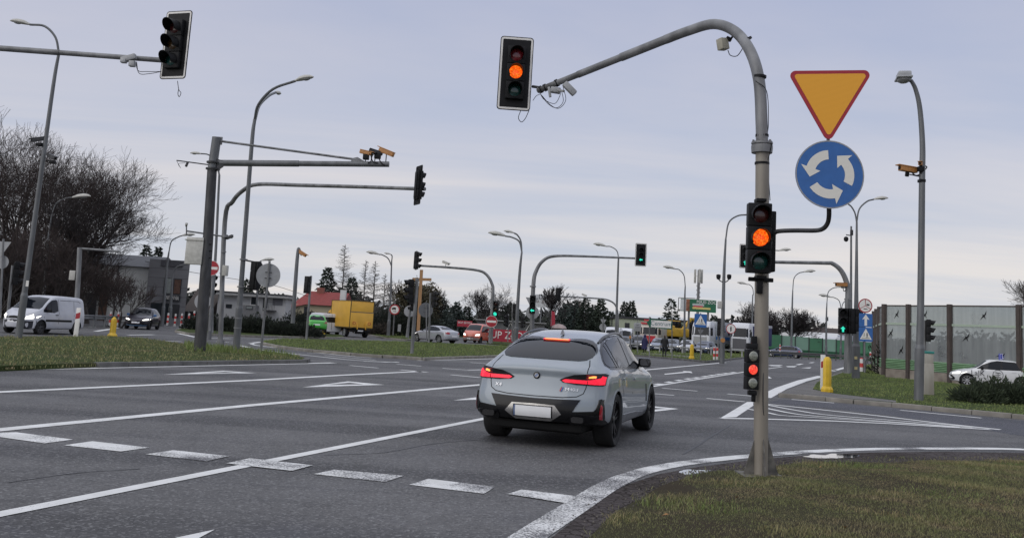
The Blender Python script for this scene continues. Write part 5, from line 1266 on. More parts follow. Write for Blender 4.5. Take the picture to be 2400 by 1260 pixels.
# ---- the grey coupe-roofed crossover in the middle of the picture
grey = paintm('nardo_grey_paint', (.235, .268, .295), .1, 1., .35)
X4 = dict(key='coupe_suv', L=4.75, r=.372, tw=.285, rim=.27, rimm=rimdark, xr=-1.335, xf=1.529, hw=.955, n=33, sub=2, step=.05, fine=1, rows=(.25, .45, .60, .75, .88), crown=.06, flare=.985, arch=.425, inset=.0,
    top=[(-2.375, 1.075), (-2.26, 1.125), (-2.12, 1.15), (-2.0, 1.175), (-1.6, 1.345), (-1.25, 1.475), (-.8, 1.56), (-.3, 1.61), (.2, 1.615), (.6, 1.565), (1.0, 1.39), (1.35, 1.185), (1.55, 1.10), (2.0, 1.0), (2.25, .90), (2.375, .78)],
    belt=[(-2.375, .93), (-2.2, 1.0), (-1.8, 1.045), (-1, 1.05), (.5, 1.01), (1.3, .98), (1.6, .95), (2.1, .84), (2.375, .68)],
    w=[(-2.375, .86), (-2.2, .925), (-1.8, .955), (-1.3, .962), (-.6, .935), (0, .93), (1., .94), (1.5, .955), (1.9, .93), (2.2, .84), (2.375, .70)],
    wt=[(-2.375, .70), (-2.1, .75), (-1.9, .735), (-1.3, .655), (-.8, .635), (0, .635), (.5, .635), (1.0, .65), (1.35, .72), (1.6, .74), (2.2, .66), (2.375, .5)],
    sill=[(-2.375, .36), (-1.9, .30), (-1.0, .255), (1., .255), (2.375, .26)],
    rear=[(.3, .10), (.45, .0), (.60, .0), (.70, .03), (.76, .07), (.85, .095), (.95, .12), (1.03, .115), (1.08, .10), (1.2, .16)], front=[(.2, .1), (.45, 0), (.6, .02), (.8, .1)], rcorner=.17, fcorner=.35, rblend=.55,
    side=[(-1.66, 1.145), (-1.60, 1.20), (-1.42, 1.315), (-1.12, 1.425), (-.75, 1.495), (-.2, 1.535), (.25, 1.53), (.62, 1.44), (.95, 1.27), (1.17, 1.125), (1.16, 1.085), (.6, 1.075), (-.5, 1.085), (-1.2, 1.095), (-1.55, 1.105)],
    panes=[(-1.64, -1.20), (-1.155, -1.03), (-.99, -.15), (-.06, 1.14)],
    seams=[[(-.11, 1.09), (-.10, .7), (-.12, .33)], [(-1.12, 1.09), (-1.02, .93), (-.86, .72), (-.80, .40), (-.78, .33)], [(1.14, 1.08), (1.12, .7), (1.02, .33)], [(-.80, .34), (1.02, .34)]],
    handles=[(-.82, .93), (.12, .905)], mirror=(.80, .835, 1.15), mirrorm=gloss,
    rearglass=[(0, 1.180), (.50, 1.180), (.60, 1.195), (.655, 1.235), (.665, 1.275), (.635, 1.34), (.575, 1.405), (.3, 1.452), (0, 1.46)],
    windscreen=[(0, 1.16), (.66, 1.14), (.62, 1.35), (.5, 1.55), (0, 1.575)])
red_hot = brakelit
X4['rearparts'] = [
    ('lower_bumper', [(0, .33), (.6, .34), (.84, .37), (.90, .44), (.90, .545), (.78, .535), (.54, .515), (.575, .58), (.635, .675), (.40, .668), (0, .66)], gloss, 'sym'),
    ('tail_lamp', [(.325, .925), (.37, .893), (.55, .872), (.88, .868), (.905, .88), (.91, 1.015), (.88, 1.03), (.80, 1.025), (.70, 1.02), (.52, 1.005), (.40, .965)], black, 'pair'),
    ]
bp = (.7829, 14.0155); HD = .3258; hv = Vector((math.sin(HD), math.cos(HD), 0)); cen = Vector((bp[0], bp[1], 0))+hv*1.335
t, B = car('car', 'grey coupe roofed crossover in the middle lane seen from behind with lit brake lamps', 'car', cen, HD, X4, grey)
CAR = t
def bpart(nm, q, m_, off=.012, ax='B', step=.03): return ob(nm, B.project(q, ax, off, step), m_, t)
for sg in (1, -1):
    k = lambda q: [(y*sg, z) for y, z in q]
    bpart('lamp_bar', k([(.355, .915), (.40, .892), (.69, .885), (.69, .937), (.40, .937)]), brakelit, .016)
    bpart('lamp_block', k([(.70, .884), (.84, .880), (.895, .885), (.90, .985), (.86, .995), (.845, .97), (.80, .955), (.70, .940)]), brakelit, .018)
    ob('lamp_side', B.project([(-2.17, .885), (-2.06, .91), (-2.02, .95), (-2.04, .995), (-2.18, 1.01)], 'L' if sg > 0 else 'R', .010, .03), redlens, t)
    bpart('stop_light', k([(.71, .966), (.79, .967), (.79, .99), (.71, .988)]), brakehot, .018)
    bpart('bumper_reflector', k([(.862, .44), (.892, .43), (.896, .60), (.876, .625)]), redlens, .022)
    bpart('exhaust_surround', k([(.50, .37), (.76, .38), (.78, .43), (.74, .47), (.52, .46), (.48, .42)]), gloss, .03)
    e = MB(); e.poly(rrect(.17, .075, .03), RZ(-PI/2) @ FACE, .06); ob('exhaust_pipe', e, rimdark, t, (-2.335, sg*.63, .42))
    # arch lips and sill blades
    for wx in (-1.335, 1.529):
        q = [(wx+.435*math.cos(R(a)), .372+.435*math.sin(R(a))) for a in range(-12, 193, 10)]; q2 = [(wx+.412*math.cos(R(a)), .372+.412*math.sin(R(a))) for a in range(-12, 193, 10)]
        ob('arch_trim', B.project(q+q2[::-1], 'L' if sg > 0 else 'R', .006, .1), grey, t)
    ob('sill_blade', B.project([(-.86, .30), (1.0, .30), (1.0, .345), (.2, .40), (-.86, .42)], 'L' if sg > 0 else 'R', .014, .15), mat('satin_silver', (.30, .31, .33), .3, .5), t)
    ob('sill_cladding', B.project([(-.88, .255), (1.05, .255), (1.05, .30), (-.88, .298)], 'L' if sg > 0 else 'R', .02, .15), gloss, t)
    ob('fender_vent', B.project([(1.02, .52), (1.06, .52), (1.03, .80), (.99, .80)], 'L' if sg > 0 else 'R', .008, .1), gloss, t)
    ob('corner_cladding', B.project([(-2.21, .36), (-1.80, .31), (-1.79, .36), (-2.0, .42), (-2.05, .50), (-2.07, .62), (-2.10, .70), (-2.15, .69), (-2.20, .58)], 'L' if sg > 0 else 'R', .010, .03), gloss, t)
    bpart('corner_fin', k([(.80, .53), (.86, .60), (.885, .685), (.905, .69), (.91, .42), (.86, .40)]), gloss, .016)
    # roof rail
    r_ = MB(); pts = []
    for i in range(17):
        x = -1.22+1.75*i/16; h, n, _, _ = B.bvh.ray_cast(Vector((x, sg*.60, 4)), Vector((0, 0, -1))); e_ = min(1, i/2.5, (16-i)/2.5); pts.append(h+Vector((0, 0, .004+.030*e_)))
    r_.tube(pts, .019, 8); ob('roof_rail', r_, gloss, t)
    # spoiler corner
    bpart('spoiler_wing', k([(.16, 1.455), (.30, 1.468), (.42, 1.468), (.52, 1.448), (.60, 1.40), (.655, 1.33), (.672, 1.29), (.63, 1.345), (.56, 1.39), (.46, 1.42), (.32, 1.436)]), gloss, .022)
bpart('high_stop_light', [(-.20, 1.432), (.20, 1.432), (.20, 1.452), (-.20, 1.452)], brakelit, .022); bpart('high_stop_core', [(-.18, 1.438), (.18, 1.438), (.18, 1.447), (-.18, 1.447)], brakehot, .024)
bpart('tailgate_seam', strip([(.64, 1.20), (.675, 1.12), (.69, 1.0), (.685, .84), (.66, .76), (.58, .715), (.40, .695), (0, .69), (-.40, .695), (-.58, .715), (-.66, .76), (-.685, .84), (-.69, 1.0), (-.675, 1.12), (-.64, 1.20)], .010), darkwell, .003)
bpart('plate_recess', sym([(0, .385), (.25, .387), (.395, .475), (.30, .585), (0, .59)]), mat('dark_chrome', (.42, .41, .40), .22, .85), .024)
bpart('plate_frame', rect(-.275, .275, .425, .565), black, .036); pl = bpart('number_plate', rect(-.262, .262, .435, .555), plate, .042); bpart('country_band', rect(.240, .262, .435, .555), mat('band_grey_blue', (.12, .16, .28), .4), .045)
bpart('diffuser', sym([(0, .30), (.50, .30), (.54, .36), (0, .35)]), mat('matt_black', (.015, .015, .016), .7), .02)
mb = MB(); rear_x = B.bvh.ray_cast(Vector((-8, 0, .965)), Vector((1, 0, 0)))[0].x; MF = RZ(-PI/2)
mb.lathe([(.001, .0), (.047, 0), (.047, .018), (.04, .022), (.001, .022)], 28, MF @ RX(PI/2)); bd = ob('badge', mb, gloss, t, (rear_x, 0, .965))
mb = MB(); mb.poly(circ(.030, 24), MF @ T((0, -.0235, 0)) @ FACE); ob('badge_ring', mb, alum, bd, smooth=False)
mb = MB()
for a in (0, PI): mb.poly([(0, 0)]+circ(.022, 8, a, a+PI/2), MF @ T((0, -.0245, 0)) @ FACE)
ob('badge_quarters', mb, signblue, bd, smooth=False)
def on_rear(tx, mbx, y0, z0, m_, nm, off=.014):
    mbx.v = [tuple((lambda h, n: h+n*off)(*B.bvh.ray_cast(Vector((-8, y0-v[0], z0+v[1])), Vector((1, 0, 0)))[:2])) for v in mbx.v]; return ob(nm, mbx, m_, tx, smooth=False)
chrome = mat('chrome_letters', (.62, .62, .63), .2, .8)
on_rear(t, text_mb('X4', .066, xs=1.3), .55, .80, chrome, 'model_lettering'); on_rear(t, text_mb('M40d', .062, xs=1.25), -.50, .80, chrome, 'engine_lettering')
mb = MB().add([(-.018, -.028, 0), (-.002, -.028, 0), (.016, .028, 0), (0, .028, 0)], [(0, 1, 2, 3)]); on_rear(t, mb, -.375, .80, signblue, 'stripe_mark'); mb = MB().add([(-.018, -.028, 0), (-.002, -.028, 0), (.016, .028, 0), (0, .028, 0)], [(0, 1, 2, 3)]); on_rear(t, mb, -.358, .80, redp, 'stripe_mark')
mb = MB(); mb.rbox((-.2, 0, .30), (3.6, 1.2, .22), .05); mb.rbox((-1.75, 0, .33), (.9, 1.3, .2), .05); ob('underbody_shade_box', mb, darkwell, t)  # black block added to deepen the shade under the car; stands for the drivetrain
fin = MB(); hx = B.bvh.ray_cast(Vector((-.95, 0, 4)), Vector((0, 0, -1)))[0]
fin.add([(-.09, 0, .085), (.10, 0, 0), (-.10, .028, 0), (-.10, -.028, 0), (-.075, .006, .085), (-.075, -.006, .085)], [(0, 2, 3), (1, 4, 5), (1, 2, 4), (1, 5, 3), (2, 0, 4), (3, 5, 0), (0, 5, 4), (1, 3, 2)]); ob('antenna', fin, mat('fin_blue_grey', (.12, .13, .16), .3, coat=.5), t, hx)
# rear wiper-less glass gets the seat backs and belts of the cabin behind it left out: tinted
for ch in t.children:
    if ch.name.startswith('mirror'):
        sgy = 1 if ch.data.vertices[0].co.y > 0 else -1
        g = MB(); g.poly(rrect(.15, .10, .03), RZ(-PI/2) @ FACE, .004); ob('mirror_glass', g, mat('mirror_glass_mat', (.18, .18, .19), .05, 1.), ch, (.733, sgy*.95, 1.15))

# ---- other cars
def hatch(key, L, H, hw, seg='front', **kw):
    e = L/2; k = H/1.5
    S = dict(key=key, L=L, r=.31, tw=.2, rim=.20, xr=-e+.72, xf=e-.80, hw=hw, n=23, sub=1, step=.12, crown=.05,
        top=[(-e, .95*k), (-e+.12, 1.02*k), (-e+.3, 1.2*k), (-e+.55, 1.42*k), (-e+1.0, 1.48*k), (-e+1.8, H), (-e+2.3, 1.48*k), (e-1.55, 1.25*k), (e-1.15, .98*k), (e-.6, .90*k), (e-.2, .80*k), (e, .66*k)],
        belt=[(-e, .86*k), (-e+.4, .97*k), (0, .93*k), (e-1.2, .88*k), (e-.5, .80*k), (e, .6*k)],
        w=[(-e, hw*.82), (-e+.3, hw*.97), (-e+1, hw), (e-1, hw), (e-.4, hw*.93), (e, hw*.72)], wt=[(-e, hw*.75), (-e+.6, hw*.66), (0, hw*.68), (e-1.6, hw*.72), (e-1.1, hw*.82), (e, hw*.55)],
        sill=[(-e, .32), (-e+.5, .22), (e-.5, .2), (e, .24)], rear=[(.3, .05), (.5, 0), (.8, .04), (1, .08)], front=[(.2, .06), (.4, 0), (.6, .02), (.9, .1)],
        side=[(-e+.42, 1.06*k), (-e+.62, 1.27*k), (-e+1.0, 1.37*k), (-e+1.8, 1.40*k), (e-1.95, 1.33*k), (e-1.55, 1.15*k), (e-1.30, .98*k), (0, .97*k), (-e+.6, 1.0*k)], panes=[(-e+.45, -e+.78), (-e+.85, -e+1.62), (-e+1.70, e-1.35)],
        seams=[[(-e+1.66, .96), (-e+1.66, .3)], [(e-1.28, .96), (e-1.34, .6), (e-1.3, .3)]], mirror=(e-1.50, hw*.93, .99*k),
        windscreen=[(0, .99*k), (hw*.76, .99*k), (hw*.64, 1.38*k), (0, 1.43*k)], rearglass=[(0, 1.03*k), (hw*.72, 1.03*k), (hw*.66, 1.1*k), (hw*.58, 1.38*k), (0, 1.41*k)],
        rearparts=[('tail_lamp', [(hw*.62, .78*k), (hw*.97, .76*k), (hw*.95, .96*k), (hw*.72, .95*k)], redlens, 'pair'), ('number_plate', rect(-.26, .26, .60, .71), plate, ''), ('bumper', sym([(0, .30), (hw*.8, .32), (hw*.8, .40), (0, .42)]), black, 'sym')],
        frontparts=[('headlamp', [(hw*.45, .60*k), (hw*.93, .66*k), (hw*.95, .76*k), (hw*.72, .74*k), (hw*.48, .66*k)], headlit if kw.get('on', 1) else headl, 'pair'), ('grille', sym([(0, .30), (hw*.60, .30), (hw*.66, .40), (hw*.45, .54), (0, .55)]), black, 'sym'), ('number_plate', rect(-.26, .26, .42, .53), plate, '')])
    S.update({a: b for a, b in kw.items() if a != 'on'}); return S
def on_ground(x, y): return G(x, y, 0)
# the dark hatchback coming round the roundabout
dark = paintm('aubergine_black', (.012, .008, .020), .3)
Y_ = 1.52
S = hatch('city_hatch', 3.95, 1.5, .86, rimm=rimdark)
S['sidepanels'] = []; S['mirrorm'] = mat('mirror_blue', (.03, .12, .30), .3, coat=.5)
S['frontparts'] += [('chin_trim', sym([(0, .24), (.62, .27), (.70, .33), (.6, .30), (0, .275)]), mat('chin_blue', (.12, .22, .36), .4), 'sym')]
pc = G(331, 772)+Vector((-.6, 1.7, 0)); car('car', 'small black hatchback with blue mirrors and bright headlights facing us on the left', 'car', pc, R(173), S, dark)
# white delivery van at the left
vw = paintm('van_white', (.50, .51, .55), 0, .4, .4, .06)
e = 2.19; hw = .90
VAN = dict(key='small_van', L=4.38, r=.32, tw=.2, rim=.2, rimm=mat('steel_rim', (.09, .09, .095), .5, .5), xr=-e+.72, xf=e-.92, hw=hw, n=27, sub=1, step=.1, crown=.05, rcorner=.05, fcorner=.38,
    top=[(-e, 1.62), (-e+.08, 1.76), (-e+.4, 1.82), (-.8, 1.84), (0, 1.84), (.35, 1.80), (.8, 1.54), (1.25, 1.22), (1.5, 1.12), (1.9, .98), (e-.05, .86), (e, .80)], belt=[(-e, 1.05), (0, 1.06), (1.0, 1.02), (1.4, .96), (e, .72)],
    w=[(-e, hw*.95), (-e+.3, hw), (1, hw), (1.6, hw*.96), (e, hw*.72)], wt=[(-e, hw*.78), (0, hw*.79), (.6, hw*.80), (1.2, hw*.86), (1.6, hw*.80), (e, hw*.6)], sill=[(-e, .3), (-e+.5, .24), (e-.5, .22), (e, .26)],
    rear=[(.3, .0), (1.8, .08)], front=[(.2, .05), (.45, 0), (.6, .0), (.9, .1)],
    side=[(.10, 1.12), (.12, 1.56), (.22, 1.62), (.50, 1.58), (.78, 1.42), (1.12, 1.13), (1.13, 1.06), (.4, 1.04)], panes=[(.12, .60), (.66, 1.1)], seams=[[(.03, 1.65), (.03, .3)], [(1.16, 1.05), (1.10, .6), (1.0, .3)], [(-1.75, 1.55), (-1.55, 1.62), (-.1, 1.62)], [(-1.15, .7), (-1.2, 1.6)]],
    handles=[(.2, .92)], handlem=black, sidepanels=[([(-1.0, .60), (1.02, .60), (1.02, .70), (-1.0, .70)], black)], mirror=(.92, .87, 1.12), windscreen=[(0, 1.18), (.70, 1.16), (.72, 1.25), (.60, 1.70), (0, 1.745)],
    frontparts=[('bumper', sym([(0, .24), (.80, .28), (.86, .40), (.84, .62), (.62, .60), (0, .66)]), mat('bumper_blue_black', (.02, .022, .03), .6), 'sym'), ('headlamp', [(.48, .68), (.84, .74), (.86, .86), (.70, .92), (.50, .80)], headlit, 'pair'), ('number_plate', rect(-.26, .26, .52, .63), plate, ''), ('grille', sym([(0, .70), (.42, .70), (.46, .80), (.2, .80), (0, .82)]), black, 'sym')])
pv = Vector((-22.3, 45.9, 0)); car('van', 'white delivery van with black lower bumper at the left edge behind the leaning lamp', 'van', pv, R(189), VAN, vw)
# silver saloon
e = 2.375; hw = .885; silver = paintm('silver_paint', (.42, .43, .46), .35, .8, .3)
SED = hatch('saloon', 4.75, 1.45, hw, r=.335, tw=.22, rim=.235, xr=-e+1.05, xf=e-.85,
    top=[(-e, .97), (-e+.1, 1.06), (-e+.55, 1.10), (-e+.8, 1.14), (-e+1.35, 1.36), (-e+1.9, 1.44), (-e+2.4, 1.45), (-e+2.75, 1.40), (e-1.45, 1.10), (e-1.15, 1.0), (e-.5, .88), (e-.15, .76), (e, .65)],
    belt=[(-e, .88), (-e+.6, .99), (0, .96), (e-1.2, .90), (e, .6)], wt=[(-e, .66), (-e+.7, .68), (-e+1.4, .56), (0, .57), (e-1.5, .62), (e-1.1, .72), (e, .5)],
    side=[(-e+1.0, 1.06), (-e+1.35, 1.24), (-e+1.9, 1.34), (-e+2.5, 1.35), (e-1.85, 1.22), (e-1.42, 1.03), (0, 1.0), (-e+1.2, 1.02)], panes=[(-e+1.05, -e+1.85), (-e+1.92, e-1.5)],
    seams=[[(-e+1.9, 1.0), (-e+1.9, .3)], [(e-1.4, .98), (e-1.42, .3)], [(-e+1.0, 1.02), (-e+1.2, .75), (-e+1.42, .35)]], handles=[(-e+1.25, .90), (-e+2.2, .88)], mirror=(e-1.6, .82, 1.02),
    rearglass=[(0, 1.14), (.62, 1.13), (.50, 1.34), (0, 1.38)], rearparts=[('tail_lamp', [(.42, .80), (.60, .76), (.86, .80), (.90, .92), (.78, .985), (.50, .93)], redlens, 'pair'), ('number_plate', rect(-.26, .26, .56, .67), plate, ''), ('bumper_trim', sym([(0, .30), (.7, .32), (.7, .40), (0, .44)]), galvd, 'sym')])
ps = G(1026, 803)+Vector((-.3, 1.2, 0)); car('car', 'silver saloon behind the grass island seen from its rear left with red tail lamps', 'car', ps, R(-46), SED, silver)
# orange van
e = 2.1; hw = .86; orange = paintm('salmon_orange', (.56, .135, .08), .0, .7, .35)
CMB = dict(VAN); CMB.update(key='family_van', L=4.2, r=.31, tw=.19, xr=-e+.68, xf=e-.85, hw=hw,
    side=[(-1.85, 1.12), (-1.82, 1.52), (-.6, 1.60), (.12, 1.60), (.50, 1.56), (.76, 1.40), (1.08, 1.13), (1.09, 1.06), (-.6, 1.06)], panes=[(-1.83, -1.05), (-.95, -.05), (.05, 1.06)], seams=[[(.0, 1.0), (.0, .3)], [(-1.0, 1.0), (-1.0, .35)], [(1.1, 1.0), (1.0, .3)]],
    sidepanels=[], handlem=black, frontparts=[('bumper', sym([(0, .26), (.78, .30), (.82, .46), (.6, .50), (0, .52)]), mat('bumper_grey', (.20, .17, .15), .6), 'sym'), ('headlamp', [(.46, .68), (.80, .72), (.82, .84), (.68, .88), (.50, .80)], headlit, 'pair'), ('grille', sym([(0, .54), (.42, .55), (.44, .60), (0, .60)]), black, 'sym'), ('number_plate', rect(-.26, .26, .36, .47), plate, '')])
po = G(1105, 803)+Vector((.45, 1.6, 0)); car('van', 'salmon orange passenger van with lit headlamps nose to tail with the silver saloon', 'van', po, R(198), CMB, orange)
# driving school hatchback
wht = paintm('gloss_white', (.66, .66, .66), 0, .9, .3); e = 2.02
I20 = hatch('school_hatch', 4.04, 1.47, .87, r=.315, tw=.2, rim=.22, spokes=8, handles=[(-e+1.05, .86), (-e+1.95, .85)], step=.08)
I20['sidepanels'] = [([(-e+.28, 1.05), (-e+.30, 1.22), (-e+.62, 1.29), (-e+.86, 1.30), (-e+.80, 1.00), (-e+.5, 1.0)], gloss)]; I20['panes'] = [(-e+.86, -e+1.58), (-e+1.66, e-1.33)]
I20['sidepanels'] += [([(-e+.10, .80), (-e+.3, .90), (-e+.68, .97), (-e+.62, .86), (-e+.4, .76)], redlens)]
t5, B5 = car('car', 'white driving school hatchback with roof sign and LaJK lettering by the noise wall', 'car', G(2255, 903)+Vector((1.45, -.15, 0)), R(-70), I20, wht)
def on_side(Bx, tx, mbx, x0, z0, m_, nm, off=.022):
    """wrap flat lettering (x right, y up) onto the left flank"""
    vs = []
    for v in mbx.v:
        h, n, _, _ = Bx.bvh.ray_cast(Vector((x0-v[0], 4, z0+v[1])), Vector((0, -1, 0))); vs.append(h+n*off if h else Vector((x0-v[0], .87, z0+v[1])))
    mbx.v = [tuple(v) for v in vs]; return ob(nm, mbx, m_, tx, smooth=False)
inkm = mat('lettering_ink', (.02, .02, .025), .5)
on_side(B5, t5, text_mb('LaJK', .36, xs=1.0), .72, .70, inkm, 'lettering')
em = MB(); M0 = Matrix(); ring(em, circ(.26, 30, rx=.95), circ(.235, 30, rx=.95), M0)
for q in ([(-.12, .12), (.12, .12), (.12, .09), (-.12, .09)], [(-.015, .09), (.015, .09), (.015, -.15), (-.015, -.15)], [(-.11, .02), (-.03, .02), (-.03, -.01), (-.11, -.01)], [(.03, .02), (.11, .02), (.11, -.01), (.03, -.01)], [(-.11, -.08), (-.03, -.08), (-.03, -.11), (-.11, -.11)], [(.03, -.08), (.11, -.08), (.11, -.11), (.03, -.11)]): em.add([(a, b, 0) for a, b in q], [(0, 1, 2, 3)])
on_side(B5, t5, em, -.22, .68, inkm, 'emblem')
on_side(B5, t5, MB().add([(-.42, 0, 0), (.42, 0, 0), (.42, .02, 0), (-.42, .02, 0)], [(0, 1, 2, 3)]), .70, .46, mat('fine_print', (.3, .3, .3), .5), 'fine_lettering')
hx = B5.bvh.ray_cast(Vector((-.55, 0, 4)), Vector((0, 0, -1)))[0]; mb = MB(); mb.rbox((0, 0, .17), (.12, .34, .32), .02); rs = ob('roof_sign', mb, mat('sign_blue_violet', (.03, .05, .40), .4), t5, hx); rs.rotation_euler = (0, 0, R(-72))
mb = MB(); Mq = RZ(-PI/2) @ T((0, -.063, .17)) @ FACE; ring(mb, rrect(.32, .29, .03), rrect(.28, .25, .02), Mq); ob('sign_border', mb, signwhite, rs, smooth=False)
ob('lettering', text_mb('L', .27, M=RZ(-PI/2) @ T((0, -.064, .165)) @ FACE), signwhite, rs, smooth=False)
# green hatchback and white vans left of the truck
GRN = hatch('liftback', 4.4, 1.48, .88)
car('car', 'bright green hatchback seen from behind left of the yellow marker post', 'car', P(740, 778, 80)*1, R(-12), GRN, paintm('vivid_green', (.06, .42, .05), 0, .8, .3)).__class__
e = 2.9
BIGV = dict(VAN); BIGV.update(key='tall_van', L=5.6, r=.34, tw=.22, rim=.2, xr=-e+1.0, xf=e-1.0, hw=1.0, top=[(-e, 2.2), (-e+.1, 2.4), (0, 2.48), (.9, 2.46), (1.2, 2.36), (1.7, 1.8), (2.1, 1.3), (2.4, 1.18), (2.7, 1.0), (e, .9)], belt=[(-e, 1.3), (1.5, 1.25), (2.3, 1.05), (e, .8)],
    w=[(-e, .97), (-2.4, 1.), (2., 1.), (2.5, .93), (e, .75)], wt=[(-e, .88), (1., .86), (1.7, .84), (2.1, .88), (e, .6)], side=[(1.0, 1.35), (1.02, 1.95), (1.4, 1.92), (1.95, 1.35), (1.9, 1.28)], panes=[(1.02, 1.92)], seams=[[(.95, 2.0), (.95, .4)]], sidepanels=[], mirror=(1.75, .98, 1.5),
    windscreen=[(0, 1.30), (.8, 1.28), (.72, 2.05), (0, 2.15)], frontparts=[('bumper', sym([(0, .3), (.85, .34), (.86, .62), (0, .62)]), black, 'sym'), ('headlamp', [(.5, .78), (.86, .86), (.86, 1.05), (.6, .95)], headl, 'pair')],
    rearglass=[(.06, 1.45), (.75, 1.45), (.72, 1.95), (.06, 1.97)], handles=[])
BIGV['rearparts'] = [('tail_lamp', [(.86, .9), (.96, .9), (.96, 1.5), (.86, 1.5)], redlens, 'pair'), ('rear_seam', rect(-.012, .012, .5, 2.25), black, '')]
vwh = paintm('fleet_white', (.62, .63, .66), 0, .5, .4)
BIG2 = dict(BIGV); BIG2.update(key='mid_van', top=[(a, b*.80) for a, b in BIGV['top']], belt=[(a, b*.84) for a, b in BIGV['belt']], side=[(a, b*.82) for a, b in BIGV['side']], windscreen=[(a, b*.80) for a, b in BIGV['windscreen']], rearglass=[(.06, 1.15), (.75, 1.15), (.72, 1.6), (.06, 1.62)])
BIG2['rearglass'] = [(0, 1.15), (.75, 1.15), (.72, 1.6), (0, 1.62)]; BIGV['rearglass'] = [(0, 1.4), (.75, 1.4), (.72, 1.95), (0, 1.97)]
def gnd(x, Y): q = P(x, 800, Y); q.z = 0; return q
car('van', 'white van seen from behind between the green car and the yellow truck', 'van', gnd(752, 88), R(-28), BIG2, vwh)
far = 'queue of cars waiting beyond the grass'
FS = {}
def fcar(label, x, Y, col, head=R(180+16), H=1.48, L=4.3, on=1, nm='car'):
    k = f'far{H}{L}'
    if k not in FS: FS[k] = hatch(k, L, H, .89, on=on, n=15, step=.25, seams=(), handles=())
    return car(nm, label, 'car', gnd(x, Y), head, FS[k], paintm('paint_%d' % int(x), col), far)[0]
fcar('dark green car right behind the mirror of the near car, first of the queue', 1466, 100, (.02, .028, .028))
fcar('black tall car left of the walker in the blue coat', 1497, 102, (.022, .022, .03), H=1.68)
fcar('silver blue car between the two walkers', 1545, 103, (.16, .19, .26))
fcar('slate blue car right behind the walker in black', 1577, 104, (.07, .085, .11))
fcar('white silver car behind the lamp post left of the yellow marker', 1611, 104, (.42, .43, .45))
fcar('dark blue saloon right of the yellow marker post in front of the truck', 1652, 104, (.025, .04, .09), head=R(180+28), L=4.5)
fcar('dark blue saloon before the green noise barrier, farthest of the queue', 1838, 118, (.03, .045, .11), head=R(-62), L=4.5)
car('van', 'white high van left of the red lorry, its nose cut by the lamp pole', 'van', gnd(1437, 116), R(180+12), BIGV, vwh)
car('van', 'white high van directly left of the red lorry', 'van', gnd(1466, 120), R(180+12), BIGV, vwh)

# ---- lorries
def lorry_wheels(t, xs, hw, r=.5):
    for x in xs:
        for sg in (1, -1): wheel(t, x, sg*(hw-.16), r, .3, .28, signgrey, 8)
def cab(t, x0, L, hw, z0, z1, m_, dm, screen=(.48, .80), roof=.5):
    """truck cab as a shaped shell; the front at x0"""
    mb = MB(); n = 6; secs = []
    H = z1-z0
    for z, dx, wk in ((z0, .10, .95), (z0+.1, .02, .99), (z0+H*.45, 0, 1), (z0+H*.55, .04, 1), (z0+H*.82, .16, .97), (z0+H*.93, .34, .93), (z1, .62, .86)):
        secs.append([(x0-dx-c, y*hw*wk, z) for c, y in ((0, 0), (.02, .7), (.10, .93), (.24, 1), (L-dx, 1), (L-dx, 0))])
    vs = []; fs = []
    for s_ in secs: vs += s_+[(x, -y, z) for x, y, z in s_[-2:0:-1]]
    m = 10
    for i in range(len(secs)-1):
        for k in range(m): fs.append((i*m+k, i*m+(k+1) % m, (i+1)*m+(k+1) % m, (i+1)*m+k))
    fs += [tuple(range(m))[::-1], tuple(range(6*m, 7*m))]; mb.add(vs, fs); o = ob('cab', mb, m_, t, ang=30)
    bv = BVHTree.FromPolygons([Vector(v) for v in mb.v], mb.f)
    class Q: pass
    q = Body.__new__(Body); q.bvh = bv; q.S = dict(L=2*abs(x0)+2)
    a, b = z0+H*screen[0], z0+H*screen[1]
    ob('windscreen', q.project(sym([(0, a), (hw*.90, a), (hw*.86, b), (0, b)]), 'F', .01, .3), glassm, t)
    ob('grille', q.project(sym([(0, z0+.15), (hw*.7, z0+.15), (hw*.72, z0+H*.42), (0, z0+H*.42)]), 'F', .01, .4), dm, t)
    for sg in (1, -1): ob('headlamp', q.project([(y*sg, z) for y, z in rect(hw*.72, hw*.94, z0+.12, z0+.36)], 'F', .02, .3), headl, t)
    for s_ in 'LR': ob('side_window', q.project(rect(x0-1.25, x0-.42, a, b-.08), s_, .01, .3), glassm, t)
    for sg in (1, -1):
        k = MB(); k.rbox((x0-.25, sg*(hw+.2), z0+H*.60), (.16, .2, .62), .04); k.tube([(x0-.3, sg*hw*.95, z0+H*.72), (x0-.25, sg*(hw+.2), z0+H*.72)], .03, 6); ob('mirror', k, black, t)
    return q
def lorry(label, pos, head, cabm, boxm, box, cabH=3.3, hw=1.22, cabL=2.1, boxx=None, wheels=(), grille=black, nm='lorry', frontx=2.5):
    t = thing(nm, label, 'lorry', pos, PI/2-head); cab(t, frontx, cabL, hw, .55, cabH, cabm, grille)
    x0, x1, z0, z1 = box; mb = MB(); mb.rbox(((x0+x1)/2, 0, (z0+z1)/2), (x1-x0, hw*2.04, z1-z0), .03); ob('box_body', mb, boxm, t)
    mb = MB(); mb.box(((x0+frontx)/2-.3, 0, .80), (frontx-x0-.8, .9, .28)); ob('chassis', mb, black, t)
    lorry_wheels(t, wheels, hw); return t
